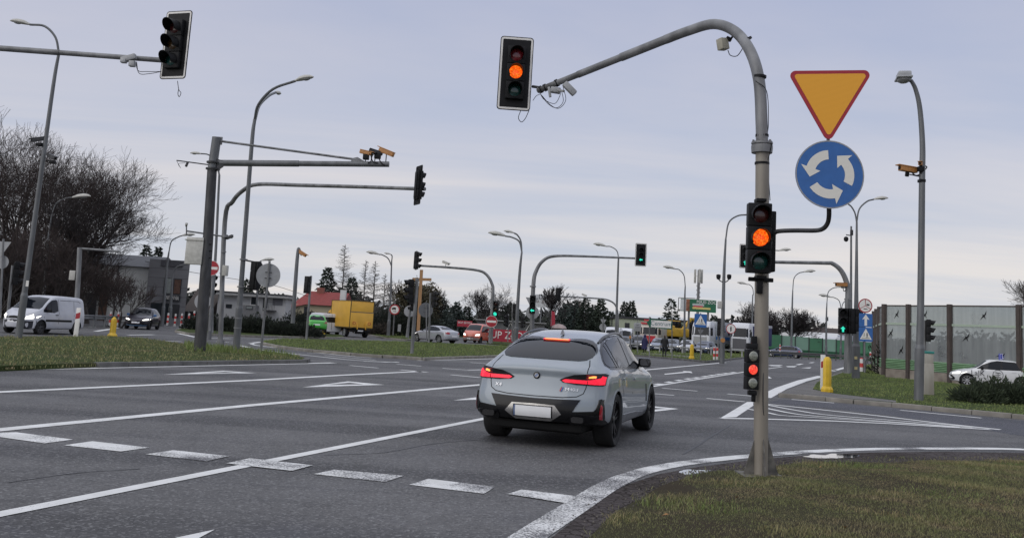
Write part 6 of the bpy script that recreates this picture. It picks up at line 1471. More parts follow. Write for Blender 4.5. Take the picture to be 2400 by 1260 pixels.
# yellow box truck
yb = P(822, 787, 84); yb.z = 0; e = 3.1
ym = mat('lorry_yellow', (.74, .42, .06), .45, var=.08, scale=1.2)
t = thing('box_truck', 'yellow box lorry with folded tail lift seen from its rear left', 'lorry', gnd(812, 86), PI/2-R(-33)); YT = t
hw = 1.10
mb = MB(); mb.rbox((-.7, 0, 2.0), (4.3, hw*2, 2.35), .03); ob('box_body', mb, ym, t)
mb = MB()
for x in (-2.86, 1.46):
    for sg in (1, -1): mb.box((x, sg*hw, 2.0), (.06, .05, 2.38))
    mb.box((x, 0, 3.18), (.06, hw*2.04, .05)); mb.box((x, 0, .83), (.06, hw*2.04, .05))
for sg in (1, -1): mb.box((-.7, sg*(hw+.01), 3.17), (4.34, .03, .05)); mb.box((-.7, sg*(hw+.01), .84), (4.34, .03, .06))
ob('edge_frame', mb, mat('truck_edge', (.10, .085, .04), .6), t)
mb = MB(); mb.rbox((-2.90, 0, 1.52), (.07, hw*1.96, 1.32), .015); ob('tail_lift', mb, ym, t)
mb = MB(); mb.rbox((-2.89, 0, 2.62), (.04, hw*1.9, .85), .01); ob('rear_door', mb, ym, t)
mb = MB(); mb.box((-2.93, 0, 2.20), (.05, hw*2.0, .05)); ob('lift_edge', mb, galvd, t)
for sg in (1, -1):
    mb = MB(); mb.rbox((-2.95, sg*.62, 1.15), (.06, .36, .5), .01); mb.rbox((-3.0, sg*.40, .98), (.10, .08, .55), .01); ob('lift_arm', mb, ym, t)
    mb = MB(); mb.lathe([(.10, 0), (.14, 0), (.14, .02), (.10, .02)], 14, T((-2.99, sg*.72, 1.22)) @ RY(PI/2), closed=True); ob('hazard_ring', mb, redp, t)
mb = MB(); mb.box((-1., 0, .62), (3.6, .8, .22)); mb.rbox((-2.75, 0, .55), (.10, 1.9, .16), .02); mb.box((-2.6, 0, .5), (.3, .7, .4)); ob('chassis', mb, black, t)
mb = MB(); mb.box((-2.82, 0, .58), (.02, .52, .11)); ob('number_plate', mb, plate, t)
lorry_wheels(t, (-1.75, 2.35), hw, .38)
cb = [(1.55, .45), (3.35, .45), (3.45, .75), (3.35, 1.12), (2.75, 1.32), (2.25, 2.15), (1.95, 2.3), (1.55, 2.3)]
mb = MB(); mb.poly(cb, T((0, hw*.93, 0)) @ FACE, .0); mb = MB(); n = len(cb)
mb.add([(x, y*hw*(.93 if z > 1.4 else .97), z) for y in (1, -1) for x, z in cb], [tuple(range(n))[::-1], tuple(range(n, 2*n))]+[(i, (i+1) % n, (i+1) % n+n, i+n) for i in range(n)]); ob('cab', mb, ym, t, ang=30)
mb = MB()
for sg in (1, -1): mb.add([(x, sg*hw*.955, z) for x, z in ((1.8, 1.4), (2.6, 1.4), (2.25, 2.0), (1.85, 2.05))], [(0, 1, 2, 3)])
ob('side_window', mb, glassm, t, smooth=False)
mb = MB(); mb.rbox((2.35, hw+.12, 1.55), (.1, .2, .42), .03); ob('mirror', mb, black, t); 
# far lorries
cream = mat('cab_cream', (.52, .47, .40), .4); redc = mat('cab_red', (.45, .02, .03), .4); wcab = mat('cab_white', (.60, .61, .64), .35)
t = lorry('red and cream lorry facing us left of the excavator', gnd(1530, 124), R(180+22), cream, mat('box_cream', (.45, .43, .38), .5), (-5, .3, 1.3, 3.4), 3.3, wheels=(-3.6, 1.4), grille=redc)
mb = MB(); mb.rbox((2.52, 0, 1.02), (.12, 2.4, .62), .03); ob('bumper', mb, redc, t); mb = MB(); mb.rbox((2.22, 0, 3.25), (.2, 2.3, .22), .03); ob('sun_visor', mb, redc, t); mb = MB(); mb.rbox((2.0, 0, 3.65), (.1, 1.6, .22), .02); ob('roof_board', mb, redc, t)
t = lorry('white lorry with blue stripe and lettering behind the blue crossing sign', gnd(1656, 122), R(180+31), wcab, mat('box_pale', (.42, .44, .46), .5), (-8.5, .1, 1.2, 4.0), 3.9, wheels=(-7, -5.8, -1, 1.5), grille=signgrey)
mb = MB(); mb.box((-4.2, 1.262, 1.9), (8.5, .02, .38)); ob('blue_stripe', mb, mat('stripe_blue', (.03, .14, .36), .5), t)
q = text_mb('Fresh', 1.1, M=RZ(PI) @ FACE); ob('lettering', q, signblue, t, (-2.5, 1.26, 3.1), smooth=False)
q = text_mb('logistics', .55, M=RZ(PI) @ FACE); ob('lettering', q, mat('ink_grey_blue', (.15, .2, .3), .5), t, (-5.6, 1.26, 2.7), smooth=False)
t = lorry('white high cab lorry with dark blue curtain trailer passing behind the main mast', gnd(1744, 122), R(180+28), wcab, mat('curtain_blue', (.022, .024, .11), .6, var=.15), (-10.5, -.1, 1.25, 3.65), 4.0, wheels=(-9, -7.7, -1, 1.4), grille=mat('grille_grey', (.09, .09, .1), .5))
mb = MB(); mb.rbox((-5.3, 0, 3.83), (10.4, 2.54, .36), .03); ob('trailer_roof', mb, wcab, t)
t = lorry('white and pale blue lorry half hidden behind the arrow mast before the far wall', gnd(1975, 150), R(180+75), wcab, mat('box_ice', (.40, .43, .50), .5), (-7, .1, 1.2, 3.6), 3.3, wheels=(-5.5, 1.5))
# excavator
t = thing('excavator', 'yellow tracked excavator standing between the red lorry and the billboard', 'excavator', gnd(1572, 128), PI/2-R(60)); ey = mat('digger_yellow', (.58, .36, .04), .45, var=.15, scale=2)
mb = MB(); mb.rbox((0, 0, 2.35), (4.2, 2.6, 1.15), .15); mb.rbox((-1.2, 0, 3.0), (1.7, 2.5, .5), .12); ob('house', mb, ey, t)
for sg in (1, -1):
    mb = MB(); mb.add([(x, sg*1.3+dy, z) for dy in (-.3, .3) for x, z in ((-1.9, .1), (1.9, .1), (2.3, .5), (1.9, .95), (-1.9, .95), (-2.3, .5))], [(0, 1, 2, 3, 4, 5), (11, 10, 9, 8, 7, 6)]+[(i, i+6, (i+1) % 6+6, (i+1) % 6) for i in range(6)]); ob('track', mb, black, t)
mb = MB(); mb.rbox((1.1, .75, 3.3), (1.5, 1.0, 1.3), .08); ob('cab', mb, ey, t); mb = MB(); mb.rbox((1.12, .75, 3.4), (1.54, 1.04, .9), .05); ob('cab_window', mb, glassm, t)
mb = MB(); mb.tube([(1.6, -.3, 2.6), (3.2, -.3, 4.3), (5.0, -.3, 4.1)], .24, 6); ob('boom', mb, ey, t); mb = MB(); mb.tube([(4.9, -.3, 4.3), (5.6, -.3, 1.6)], .18, 6); ob('dipper', mb, ey, t); mb = MB(); mb.rbox((5.3, -.3, 1.2), (.9, .9, .8), .1); ob('bucket', mb, darksteel, t)
mb = MB(); mb.box((0, 0, 1.3), (1.6, 1.6, 1.0)); ob('turntable', mb, black, t)

# ------------------------------------------------------------------ people
def person(label, pos, yaw, coat, legs, H=1.72, bag=False, long=False):
    t = thing('person', label, 'person', pos, yaw); k = H/1.75
    J = {'pel': (0, 0, .95), 'ches': (0, .02, 1.28), 'neck': (0, .01, 1.48), 'head': (0, -.01, 1.60), 'top': (0, 0, 1.72),
         'hl': (.10, 0, .90), 'kl': (.11, -.10, .50), 'al': (.10, .02, .09), 'tl': (.11, -.14, .04), 'hr': (-.10, 0, .90), 'kr': (-.11, .05, .50), 'ar': (-.10, .17, .11), 'tr': (-.11, .03, .04),
         'sl': (.20, .02, 1.40), 'el': (.26, .06, 1.12), 'wl': (.27, -.02, .88), 'gl': (.27, -.05, .78), 'sr': (-.20, .02, 1.40), 'er': (-.26, .0, 1.12), 'wr': (-.26, -.10, .90), 'gr': (-.26, -.14, .81)}
    E_ = [('pel', 'ches'), ('ches', 'neck'), ('neck', 'head'), ('head', 'top'), ('pel', 'hl'), ('hl', 'kl'), ('kl', 'al'), ('al', 'tl'), ('pel', 'hr'), ('hr', 'kr'), ('kr', 'ar'), ('ar', 'tr'), ('ches', 'sl'), ('sl', 'el'), ('el', 'wl'), ('wl', 'gl'), ('ches', 'sr'), ('sr', 'er'), ('er', 'wr'), ('wr', 'gr')]
    rad = dict(pel=.15, ches=.16, neck=.06, head=.095, top=.07, hl=.095, kl=.065, al=.045, tl=.045, hr=.095, kr=.065, ar=.045, tr=.045, sl=.075, el=.055, wl=.04, gl=.035, sr=.075, er=.055, wr=.04, gr=.035)
    nm = list(J); me = bpy.data.meshes.new('body'); me.from_pydata([tuple(c*k for c in J[a]) for a in nm], [(nm.index(a), nm.index(b)) for a, b in E_], [])
    o = bpy.data.objects.new('s', me); COL.objects.link(o); sk = o.modifiers.new('k', 'SKIN')
    for i, a in enumerate(nm): me.skin_vertices[0].data[i].radius = (rad[a]*k, rad[a]*k*(.75 if a in ('pel', 'ches') else 1)); me.skin_vertices[0].data[i].use_root = a == 'pel'
    sb = o.modifiers.new('b', 'SUBSURF'); sb.levels = 1; m2 = eval_mesh(o, 'body'); bpy.data.objects.remove(o)
    skin = mat('skin', (.42, .26, .19), .6); m2.materials.clear(); b_ = addmesh('body', m2, [legs, coat, skin, black], t)
    for p in m2.polygons:
        z = p.center.z/k; p.material_index = 2 if (z > 1.50 and p.center.y < .03) or (z < .86 and abs(p.center.x) > .21*k) else (3 if z > 1.5 or z < .12 else (1 if z > .85 else 0)); p.use_smooth = True
    if long:
        mb = MB(); mb.lathe([(.25, .48), (.24, .7), (.20, 1.0), (.215, 1.25), (.20, 1.40), (.10, 1.50)], 16, Matrix.Scale(.72, 4, (0, 1, 0))); ob('coat', mb, coat, t)
        mb = MB(); mb.lathe([(.10, 1.48), (.125, 1.58), (.12, 1.68), (.06, 1.75), (.005, 1.76)], 12, T((0, .03, 0))); ob('hood', mb, coat, t)
    else: mb = MB(); mb.lathe([(.20, .82), (.215, 1.05), (.225, 1.3), (.205, 1.42), (.09, 1.50)], 16, Matrix.Scale(.68, 4, (0, 1, 0))); ob('jacket', mb, coat, t)
    return t
navy = mat('navy_coat', (.018, .018, .07), .8); blk = mat('black_cloth', (.012, .012, .014), .85)
pw = gnd(1511, 84); person('person in a dark blue hooded coat walking with a white bag', pw, R(-20), navy, blk, 1.62, long=True)
person('person all in black walking on the far grass path', gnd(1558, 74), R(160), blk, blk, 1.82)
mb = MB(); mb.add([(-.14, -.03, 0), (.14, -.03, 0), (.15, .03, 0), (-.15, .03, 0), (-.11, -.02, .34), (.11, -.02, .34), (.12, .02, .34), (-.12, .02, .34)], [(0, 3, 2, 1), (4, 5, 6, 7), (0, 1, 5, 4), (1, 2, 6, 5), (2, 3, 7, 6), (3, 0, 4, 7)]); mb.tube(smooth_path([(-.08, 0, .34), (-.04, 0, .46), (.04, 0, .46), (.08, 0, .34)], 4), .01, 5)
tag(ob('shopping_bag', mb, mat('bag_white', (.6, .6, .6), .6), None, pw+Vector((.34, .02, .34))), 'white shopping bag hanging from the hand of the walker in the blue coat', 'bag')

# ------------------------------------------------------------------ vegetation
def prisms(name, segs, m, parent, n=3):
    """segs: array of (x0,y0,z0,x1,y1,z1,r0,r1)"""
    A = np.array(segs, float); k = len(A); d = A[:, 3:6]-A[:, 0:3]; d /= np.maximum(1e-9, np.linalg.norm(d, axis=1))[:, None]
    ref = np.where(np.abs(d[:, 2:3]) > .9, [[1., 0, 0]], [[0, 0, 1.]]); u = np.cross(d, ref); u /= np.linalg.norm(u, axis=1)[:, None]; w_ = np.cross(d, u)
    v = np.empty((k, 2*n, 3))
    for i in range(n):
        a = 2*PI*i/n; q = u*math.cos(a)+w_*math.sin(a); v[:, i] = A[:, 0:3]+q*A[:, 6:7]; v[:, n+i] = A[:, 3:6]+q*A[:, 7:8]
    f = np.array([[i, (i+1) % n, n+(i+1) % n, n+i] for i in range(n)]); idx = (np.arange(k)[:, None, None]*2*n+f[None]).reshape(-1)
    me = bpy.data.meshes.new(name); me.vertices.add(2*n*k); me.vertices.foreach_set('co', v.reshape(-1)); me.loops.add(len(idx)); me.loops.foreach_set('vertex_index', idx.astype(np.int32))
    me.polygons.add(n*k); me.polygons.foreach_set('loop_start', (np.arange(n*k)*4).astype(np.int32)); me.update(); me.validate()
    return addmesh(name, me, m, parent)
def leaves(name, P0, size, m, parent, flat=.6, dirv=None, loc=None):
    """small two-facet leaf clumps at P0 (k,3)"""
    P0 = np.asarray(P0); k = len(P0); s = np.asarray(size) if np.ndim(size) else np.full(k, size); s = s*rng.uniform(.6, 1.3, k)
    a = rng.normal(0, 1, (k, 3)) if dirv is None else dirv+rng.normal(0, .35, (k, 3)); a /= np.linalg.norm(a, axis=1)[:, None]
    b = np.cross(a, rng.normal(0, 1, (k, 3))); b /= np.linalg.norm(b, axis=1)[:, None]
    v = np.empty((k, 4, 3)); v[:, 0] = P0; v[:, 1] = P0+a*s[:, None]*.5+b*s[:, None]*flat*.4; v[:, 2] = P0+a*s[:, None]; v[:, 3] = P0+a*s[:, None]*.5-b*s[:, None]*flat*.4
    me = bpy.data.meshes.new(name); me.vertices.add(4*k); me.vertices.foreach_set('co', v.reshape(-1)); me.loops.add(4*k); me.loops.foreach_set('vertex_index', np.arange(4*k, dtype=np.int32))
    me.polygons.add(k); me.polygons.foreach_set('loop_start', (np.arange(k)*4).astype(np.int32)); me.update(); me.validate()
    o = addmesh(name, me, m, parent, loc); return o
bark = mat('bark', (.040, .033, .030), .9, var=.3, scale=3); barkl = mat('bark_grey', (.085, .078, .07), .9, var=.3, scale=3); twig = mat('twigs', (.028, .023, .023), .9, var=.25, scale=1.5); twigl = mat('twigs_grey', (.10, .09, .082), .9, var=.25, scale=1.5)
twigr = mat('twigs_brown', (.038, .027, .024), .9, var=.3, scale=1.)
def bare(label, pos, H, spread=.5, seed=1, levels=6, lean=(0, 0), m=(bark, twig), trunkf=.28, r0=None, kids=3, group=None, forks=1, twr=.0095, name='bare_tree', cat='tree'):
    rnd = random.Random(seed); t = thing(name, label, cat, pos, 0, group); big = []; small = []; r0 = r0 or H*.021
    def grow(p, d, L, r, lv):
        n = 3 if lv < 3 else 2; q = p
        for i in range(n):
            d = (d+Vector((rnd.gauss(0, .13), rnd.gauss(0, .13), rnd.gauss(.03, .08)))*(1+.25*lv)).normalized(); e = q+d*(L/n); ra = r*(1-.35*i/n); rb = r*(1-.35*(i+1)/n)
            (big if lv < 3 else small).append((*q, *e, max(twr, ra), max(twr, rb)))
            if lv > 0 and lv < levels and i < n-1 and rnd.random() < .8: branch(e, d, L*rnd.uniform(.5, .75), rb*.55, lv+1)
            q = e
        if lv < levels:
            for k in range((kids if lv < 5 else 2) if lv else kids+1): branch(q, d, L*rnd.uniform(.62, .85), rb*(.75 if k == 0 else .6), lv+1)
    def branch(p, d, L, r, lv):
        a = rnd.uniform(0, 2*PI); o = d.orthogonal().normalized(); o = Matrix.Rotation(a, 3, d) @ o
        k = rnd.uniform(.35, .95)*spread*1.6; nd_ = (d+o*k+Vector((lean[0], lean[1], .14))).normalized()
        grow(p, nd_, L, r, lv)
    for f_ in range(forks):
        d0 = Vector((rnd.gauss(0, .06)+lean[0]*.5, rnd.gauss(0, .06)+lean[1]*.5, 1)).normalized() if forks == 1 else Vector((math.cos(f_*2.4)*.45, math.sin(f_*2.4)*.45, 1)).normalized()
        grow(Vector((0, 0, -.1)), d0, H*trunkf, r0, 0)
    zs = max(s[5] for s in small+big); k = H/zs
    sc_ = lambda S_: [(a*k, b*k, c*k, d*k, e*k, f*k, g, h) for a, b, c, d, e, f, g, h in S_]
    prisms('trunk', sc_(big), m[0], t, 6); prisms('crown', sc_(small), m[1], t, 3); return t
ndark = mat('spruce_needles', (.022, .032, .022), .9, var=.5, scale=.7); nmid = mat('spruce_needles_mid', (.034, .048, .03), .9, var=.5, scale=.7); nblue = mat('spruce_blue', (.04, .055, .048), .9, var=.4, scale=.7)  # dark needle colour lightened in place of distant haze
def conifer(label, pos, H, Rr, seed=1, m=None, dens=1., group=None, gap=.0, shape=.85):
    rnd = np.random.default_rng(seed); t = thing('spruce_tree', label, 'tree', pos, 0, group)
    mb = MB(); mb.tube([(0, 0, -.1), (0, 0, H*.97)], [H*.014, .02], 7); ob('trunk', mb, bark, t)
    nb = int(120*dens*(1 if H > 7 else .8)); P0 = []; S_ = []; D = []; seg = []
    for i in range(nb):
        z = H*(.06+.93*(i/nb)**.9); a = i*2.4+rnd.uniform(-.4, .4); L = Rr*(1-z/H)**shape*rnd.uniform(.65, 1.15)+.12
        if rnd.uniform() < gap: continue
        n = max(8, int(46*L/Rr*dens)+8); u = rnd.uniform(.1, 1, n)**.7; droop = rnd.uniform(.1, .38); dx, dy = math.cos(a), math.sin(a)
        sw = rnd.normal(0, .14*L, n)*u; x = dx*L*u-dy*sw; y = dy*L*u+dx*sw; zz = z+L*(.12*u-droop*u*u)+rnd.normal(0, .05*H/10, n)
        P0.append(np.stack([x, y, zz], 1)); S_.append(np.full(n, (.34+.026*H)*(1-.3*z/H))); D.append(np.stack([np.full(n, dx)+rnd.normal(0, .5, n), np.full(n, dy)+rnd.normal(0, .5, n), rnd.uniform(-.7, .2, n)], 1))
        seg.append((0, 0, z, dx*L*.8, dy*L*.8, z-L*.1, .03, .01))
    prisms('branches', seg, bark, t, 3); leaves('crown', np.concatenate(P0), np.concatenate(S_), m or ndark, t, .55, np.concatenate(D)); return t
def larch(label, pos, H, Rr, seed=1, group=None):
    rnd = random.Random(seed); t = thing('larch_tree', label, 'tree', pos, 0, group); mb = MB(); mb.tube([(0, 0, -.1), (.1, 0, H*.5), (0, 0, H)], [H*.013, H*.008, .02], 6); ob('trunk', mb, bark, t); S_ = []
    nb = int(H*13)
    for i in range(nb):
        z = H*(.12+.87*i/nb); a = rnd.uniform(0, 2*PI); L = (Rr*(1-z/H)**.75*rnd.uniform(.5, 1.1)+.15); p = Vector((0, 0, z)); d = Vector((math.cos(a), math.sin(a), rnd.uniform(-.1, .25)))
        for j in range(5):
            e = p+d*L/5; S_.append((*p, *e, .028-.004*j, .024-.004*j)); d.z += rnd.uniform(.0, .12)
            for q in range(3):
                o = Vector((rnd.gauss(0, .5), rnd.gauss(0, .5), rnd.uniform(-.7, .3)))*L*.28; S_.append((*e, *(e+o), .014, .009))
            p = e
    prisms('crown', S_, twigl, t, 3); return t
def bush(name, label, pts, m, size, cat='shrub', group=None, dens=1., up=.6, base=None):
    """mound made of overlapping lobes: (x, y, z, rx, ry, rz)"""
    b = base or Vector(pts[0][:3]); b = Vector((b[0], b[1], b[2])); t = thing(name, label, cat, b, 0, group); A = []; D = []
    for x, y, z, rx, ry, rz in pts:
        n = int(900*rx*ry*dens/(size*size*30)); u = rng.normal(0, 1, (n, 3)); u /= np.linalg.norm(u, axis=1)[:, None]; u[:, 2] = np.abs(u[:, 2]); rr = rng.uniform(.35, 1., n)[:, None]**.5
        bumps = 1+.16*np.sin(u[:, 0:1]*9+x)*np.cos(u[:, 1:2]*8+y)+.1*np.sin(u[:, 2:3]*14)
        q = u*rr*bumps*np.array([[rx, ry, rz]])+np.array([[x-b.x, y-b.y, z-b.z]]); A.append(q); D.append(u+np.array([[0, 0, up]]))
    leaves('foliage', np.concatenate(A), size, m, t, .34, np.concatenate(D))
    mb = MB()
    for x, y, z, rx, ry, rz in pts[:6]: mb.tube([(x-b.x, y-b.y, z-b.z-.05), (x-b.x+rx*.3, y-b.y, z-b.z+rz*.7)], [.03, .012], 5)
    ob('stems', mb, bark, t); return t
def tpos(x, Y): q = P(x, 760, Y); return Vector((q.x, Y, -.05))
def toH(x, ytop, Y): return P(x, ytop, Y).z+.05

W_ = 'bare trees of the wood on the left'
for i, (x, Y, yt, sp, ln, lab) in enumerate((
    (-90, 84, 215, .5, (0, 0), 'bare tree cut by the left edge, tallest of the wood'), (-10, 76, 262, .5, (.03, 0), 'bare tree at the left edge in front, spreading behind the round sign back'),
    (45, 88, 285, .5, (0, 0), 'bare tree right behind the leaning lamp mast'), (108, 80, 330, .52, (0, 0), 'bare tree behind the slim lamp with the white head'),
    (150, 86, 330, .48, (.0, 0), 'bare tree behind the pale gantry pole, middle of the wood'), (198, 78, 342, .42, (.0, 0), 'bare tree with wide crown above the white wall'),
    (203, 73, 412, .50, (.13, 0), 'bare tree leaning right, its branch tips reaching over the office roof'))):
    bare(lab, tpos(x, Y), toH(x, yt, Y), sp, 11+i*7, 6, ln, (bark, twigr if i % 2 else twig), .26, None, 3, W_)
for i, (x, Y, yt, lab) in enumerate(((250, 68, 615, 'bare multi stemmed shrub before the white wall, left one'), (282, 66, 640, 'bare multi stemmed shrub before the white wall, right one'), (150, 66, 560, 'tangled bare shrub behind the white van'), (60, 66, 520, 'tangled bare shrub left of the slim lamp'), (-20, 64, 540, 'tangled bare shrub at the left edge'), (105, 72, 480, 'tall bare shrub deep in the wood by the slim lamp'), (178, 74, 520, 'tall bare shrub between pale gantry pole and brick pier'), (20, 74, 500, 'tall bare shrub behind the tangled one at the left edge'))):
    bare(lab, tpos(x, Y), toH(x, yt, Y), .55, 90+i*3, 4, (0, 0), (bark, twigr), .3, .07, 3, 'bare shrubs at the wood edge', 3 if i < 2 else 5, .011, 'bare_shrub', 'shrub')
# dense understorey of the wood
mu_ = mat('undergrowth', (.034, .026, .024), .95, var=.4, scale=.6)
n = 26000; yy = rng.uniform(74, 90, n); qq = rng.uniform(.452, .66, n); xx = -yy*qq; hh = (6.5+1.8*np.sin(xx*.35)+1.5*np.sin(xx*.9+1))*np.clip((qq-.44)/.07, .15, 1); zz = hh*rng.uniform(0, 1, n)**.8
sg_ = np.stack([xx, yy, zz, xx+rng.normal(0, .5, n), yy+rng.normal(0, .3, n), zz+rng.uniform(.3, 1.5, n), np.full(n, .022), np.full(n, .010)], 1)
stuff(prisms('undergrowth', sg_, mu_, None))

SP = 'dark spruces along the skyline'
for i, (x, Y, yt, r, m_, lab) in enumerate((
    (325, 125, 572, 2.6, ndark, 'spruce top behind the office roof, left one'), (352, 128, 575, 2.4, ndark, 'spruce top behind the office roof, right one'),
    (572, 118, 652, 2.4, nmid, 'spruce behind the white house beside the tall lamp'), (610, 122, 668, 2.6, ndark, 'broad spruce behind the hanging signal'), (652, 120, 690, 1.8, ndark, 'small spruce at the right end of the white house'),
    (758, 134, 624, 3.2, ndark, 'tall pointed dark spruce behind the red roof'), (817, 132, 648, 3.4, ndark, 'dense dark spruce above the yellow lorry'),
    (1033, 140, 694, 2.4, nblue, 'pointed blue green spruce right of the wooden cross'), (1068, 144, 706, 2.3, nblue, 'second spruce right of the wooden cross'), (1092, 148, 716, 2.4, ndark, 'low dark spruce behind the orange van'),
    (1190, 140, 712, 3.0, ndark, 'round topped dark tree behind the green signal'), (1322, 142, 712, 2.6, nblue, 'blue green spruce right of the red flag'), (1345, 146, 702, 2.4, nblue, 'slim spruce beside the thin birch'), (1371, 140, 697, 2.6, ndark, 'pointed spruce in the middle of the row over the car roof'), (1390, 150, 712, 1.7, ndark, 'thin low spruce of the row over the car roof'), (1406, 146, 698, 2.5, nmid, 'broad spruce at the right of the row over the car roof'), (1432, 150, 728, 2.5, ndark, 'low dark spruce before the flat roof'),
    (1463, 152, 706, 2.1, ndark, 'left of the twin spruces above the pale green store'), (1479, 152, 704, 2.2, ndark, 'right of the twin spruces above the pale green store'),
    (1572, 140, 697, 3.1, ndark, 'ragged tall spruce left of the billboard'), (1672, 145, 738, 2.4, ndark, 'dark spruce right of the crossing sign'), (1812, 150, 748, 2.2, ndark, 'dark conifer right of the main mast'),
)):
    conifer(lab, tpos(x, Y), toH(x, yt, Y), r, 30+i, m_, .9 if i != 19 else .75, SP, .25 if i == 19 else .05)
for i, (x, Y, yt, r, lab) in enumerate(((794, 134, 571, 3.2, 'tallest leafless larch above the red roof'), (846, 120, 608, 2.2, 'leafless larch above the yellow lorry, left of two'), (869, 120, 610, 2.2, 'leafless larch above the yellow lorry, right of two'), (894, 126, 640, 1.8, 'slender larch left of the twin headed lamp'), (909, 126, 652, 1.7, 'slender larch behind the twin headed lamp'))):
    larch(lab, tpos(x, Y), toH(x, yt, Y), r, 60+i, 'leafless larches')
bare('big bare oak with round crown behind the orange van', tpos(1137, 118), toH(1137, 660, 118), .62, 5, 6, (0, 0), (bark, twig), .24, .26, 3)
for i, (x, Y, yt, sp, lab, f_) in enumerate(((1292, 112, 662, .28, 'thin bare birch standing before the roofing sign', 1), (1347, 150, 688, .32, 'thin pale birch behind the far signal arm', 1), (1612, 150, 742, .5, 'brown bare thicket tree under the billboard', 3), (1595, 146, 745, .5, 'brown bare thicket tree left of the billboard posts', 3), (1762, 140, 705, .6, 'bare tree left of the main mast', 1), (1802, 144, 722, .55, 'bare tree directly right of the main mast', 1), (1838, 138, 712, .5, 'bushy bare tree at the green wall', 4), (2418, 84, 622, .42, 'weeping bare birch at the right edge above the noise wall', 1), (478, 132, 690, .5, 'bare tree behind the brown roofed house', 2), (445, 128, 700, .5, 'small bare tree right of the office', 2), (722, 110, 725, .5, 'bare bush before the yellow house', 4), (770, 110, 728, .5, 'bare bush left of the yellow lorry', 4), (1745, 160, 735, .5, 'bare tree behind the high cab lorry', 2))):
    bare(lab, tpos(x, Y), toH(x, yt, Y), sp, 140+i, 5 if i not in (7,) else 6, (0, 0), (bark, twig if i not in (1, 7) else twigl), .28, None, 3, None, f_, .012 if Y < 100 else .018)
def leafy(label, pos, H, r, seed):
    t = bare(label, pos, H, .5, seed, 5, (0, 0), (bark, twigr), .25, .2, 3, None, 1, .018, 'leafy_tree')
    k = 3000; u = rng.normal(0, 1, (k, 3)); u /= np.linalg.norm(u, axis=1)[:, None]; q = u*(rng.uniform(.2, 1, k)[:, None]**.6)*np.array([[r, r, H*.42]])*(1+.2*np.sin(u[:, 0:1]*7)*np.cos(u[:, 2:3]*6)); q[:, 2] += H*.58
    leaves('foliage', q, .34, mat('sparse_leaves', (.075, .065, .035), .9, var=.4, scale=.8), t, .6); return t
leafy('half bare tree with olive brown leaves left of the wooden cross', tpos(958, 104), toH(958, 655, 104), 2.1, 3); leafy('half bare tree with olive brown leaves behind the wooden cross', tpos(996, 108), toH(996, 662, 108), 1.7, 8)
# hedges and ground cover
jun = mat('juniper', (.020, .032, .016), .9, var=.6, scale=4, col2=(.045, .060, .030)); ev = mat('evergreen_hedge', (.016, .022, .014), .9, var=.5, scale=2)
def row(x0, x1, yb, Y, n, rx, ry, rz): return [(*P(x0+(x1-x0)*i/max(1, n-1)+rng.uniform(-6, 6), yb, Y+rng.uniform(-.6, .6)).xy, .1, rx*rng.uniform(.8, 1.15), ry, rz*rng.uniform(.75, 1.15)) for i in range(n)]
bush('juniper_bush', 'spreading dark juniper in front of the white driving school car', [(*P(x, 940, Y).xy, .1, rx, ry, rz) for x, Y, rx, ry, rz in ((2268, 30.5, .55, .6, .42), (2300, 30.8, .7, .7, .62), (2335, 31.2, .8, .7, .74), (2375, 31, .8, .7, .62), (2415, 31.4, .9, .8, .78), (2460, 31, .8, .7, .6), (2500, 31, .8, .8, .7))], jun, .15, dens=2.2, up=.5, base=P(2330, 940, 31).xy.to_3d()+Vector((0, 0, .1)))
for i, (a, b_, lab) in enumerate(((458, 560, 'low evergreen hedge on the roundabout, part left of the tall lamp'), (575, 650, 'low evergreen hedge on the roundabout behind the round sign back'), (655, 722, 'low evergreen hedge on the roundabout, right end'))):
    bush('hedge', lab, row(a, b_, 778, 71-i, 6, 1.0, 1.2, 1.08 if i < 2 else .8), ev, .22, 'hedge', None, 1.8)
bush('hedge', 'dark hedge below the yellow house behind the camera mast', row(690, 730, 762, 98, 4, 1.3, 1.2, 1.9), ev, .3, 'hedge', None, 1.6)
bush('hedge', 'dark evergreen mass between the yellow lorry and the wooden cross', row(890, 1010, 778, 100, 8, 1.6, 1.4, 2.7), ev, .32, 'hedge', None, 1.5)
bush('shrub', 'dry brown shrubs left of the truck sign', row(850, 900, 780, 98, 4, 1.1, 1., 1.2), mat('dry_shrub', (.05, .04, .03), .9, var=.4, scale=2), .28, 'shrub', None, 1.4)
# far mass of trees along the horizon
n = 26000; xx = rng.uniform(-130, 230, n); prof = 5.0+1.6*np.sin(xx*.11)+1.3*np.sin(xx*.31+2)+.9*np.sin(xx*.83); prof = np.where(xx > 70, prof*.9, prof); yy = rng.uniform(228, 262, n)
zz = prof*rng.uniform(0, 1, n)**.7*1.05
tl = leaves('treeline', np.stack([xx, yy, zz], 1), 1.5, mat('far_trees', (.045, .048, .045), .95, var=.35, scale=.12), None, .7); stuff(tl)
n = 16000; xx = rng.uniform(-30, 40, n); prof = 2.8+1.1*np.sin(xx*.5)+.7*np.sin(xx*1.3); yy = rng.uniform(150, 160, n); zz = prof*rng.uniform(0, 1, n)
stuff(leaves('undergrowth', np.stack([xx, yy, zz], 1), .7, mat('mid_scrub', (.028, .033, .026), .95, var=.45, scale=.3), None, .7))

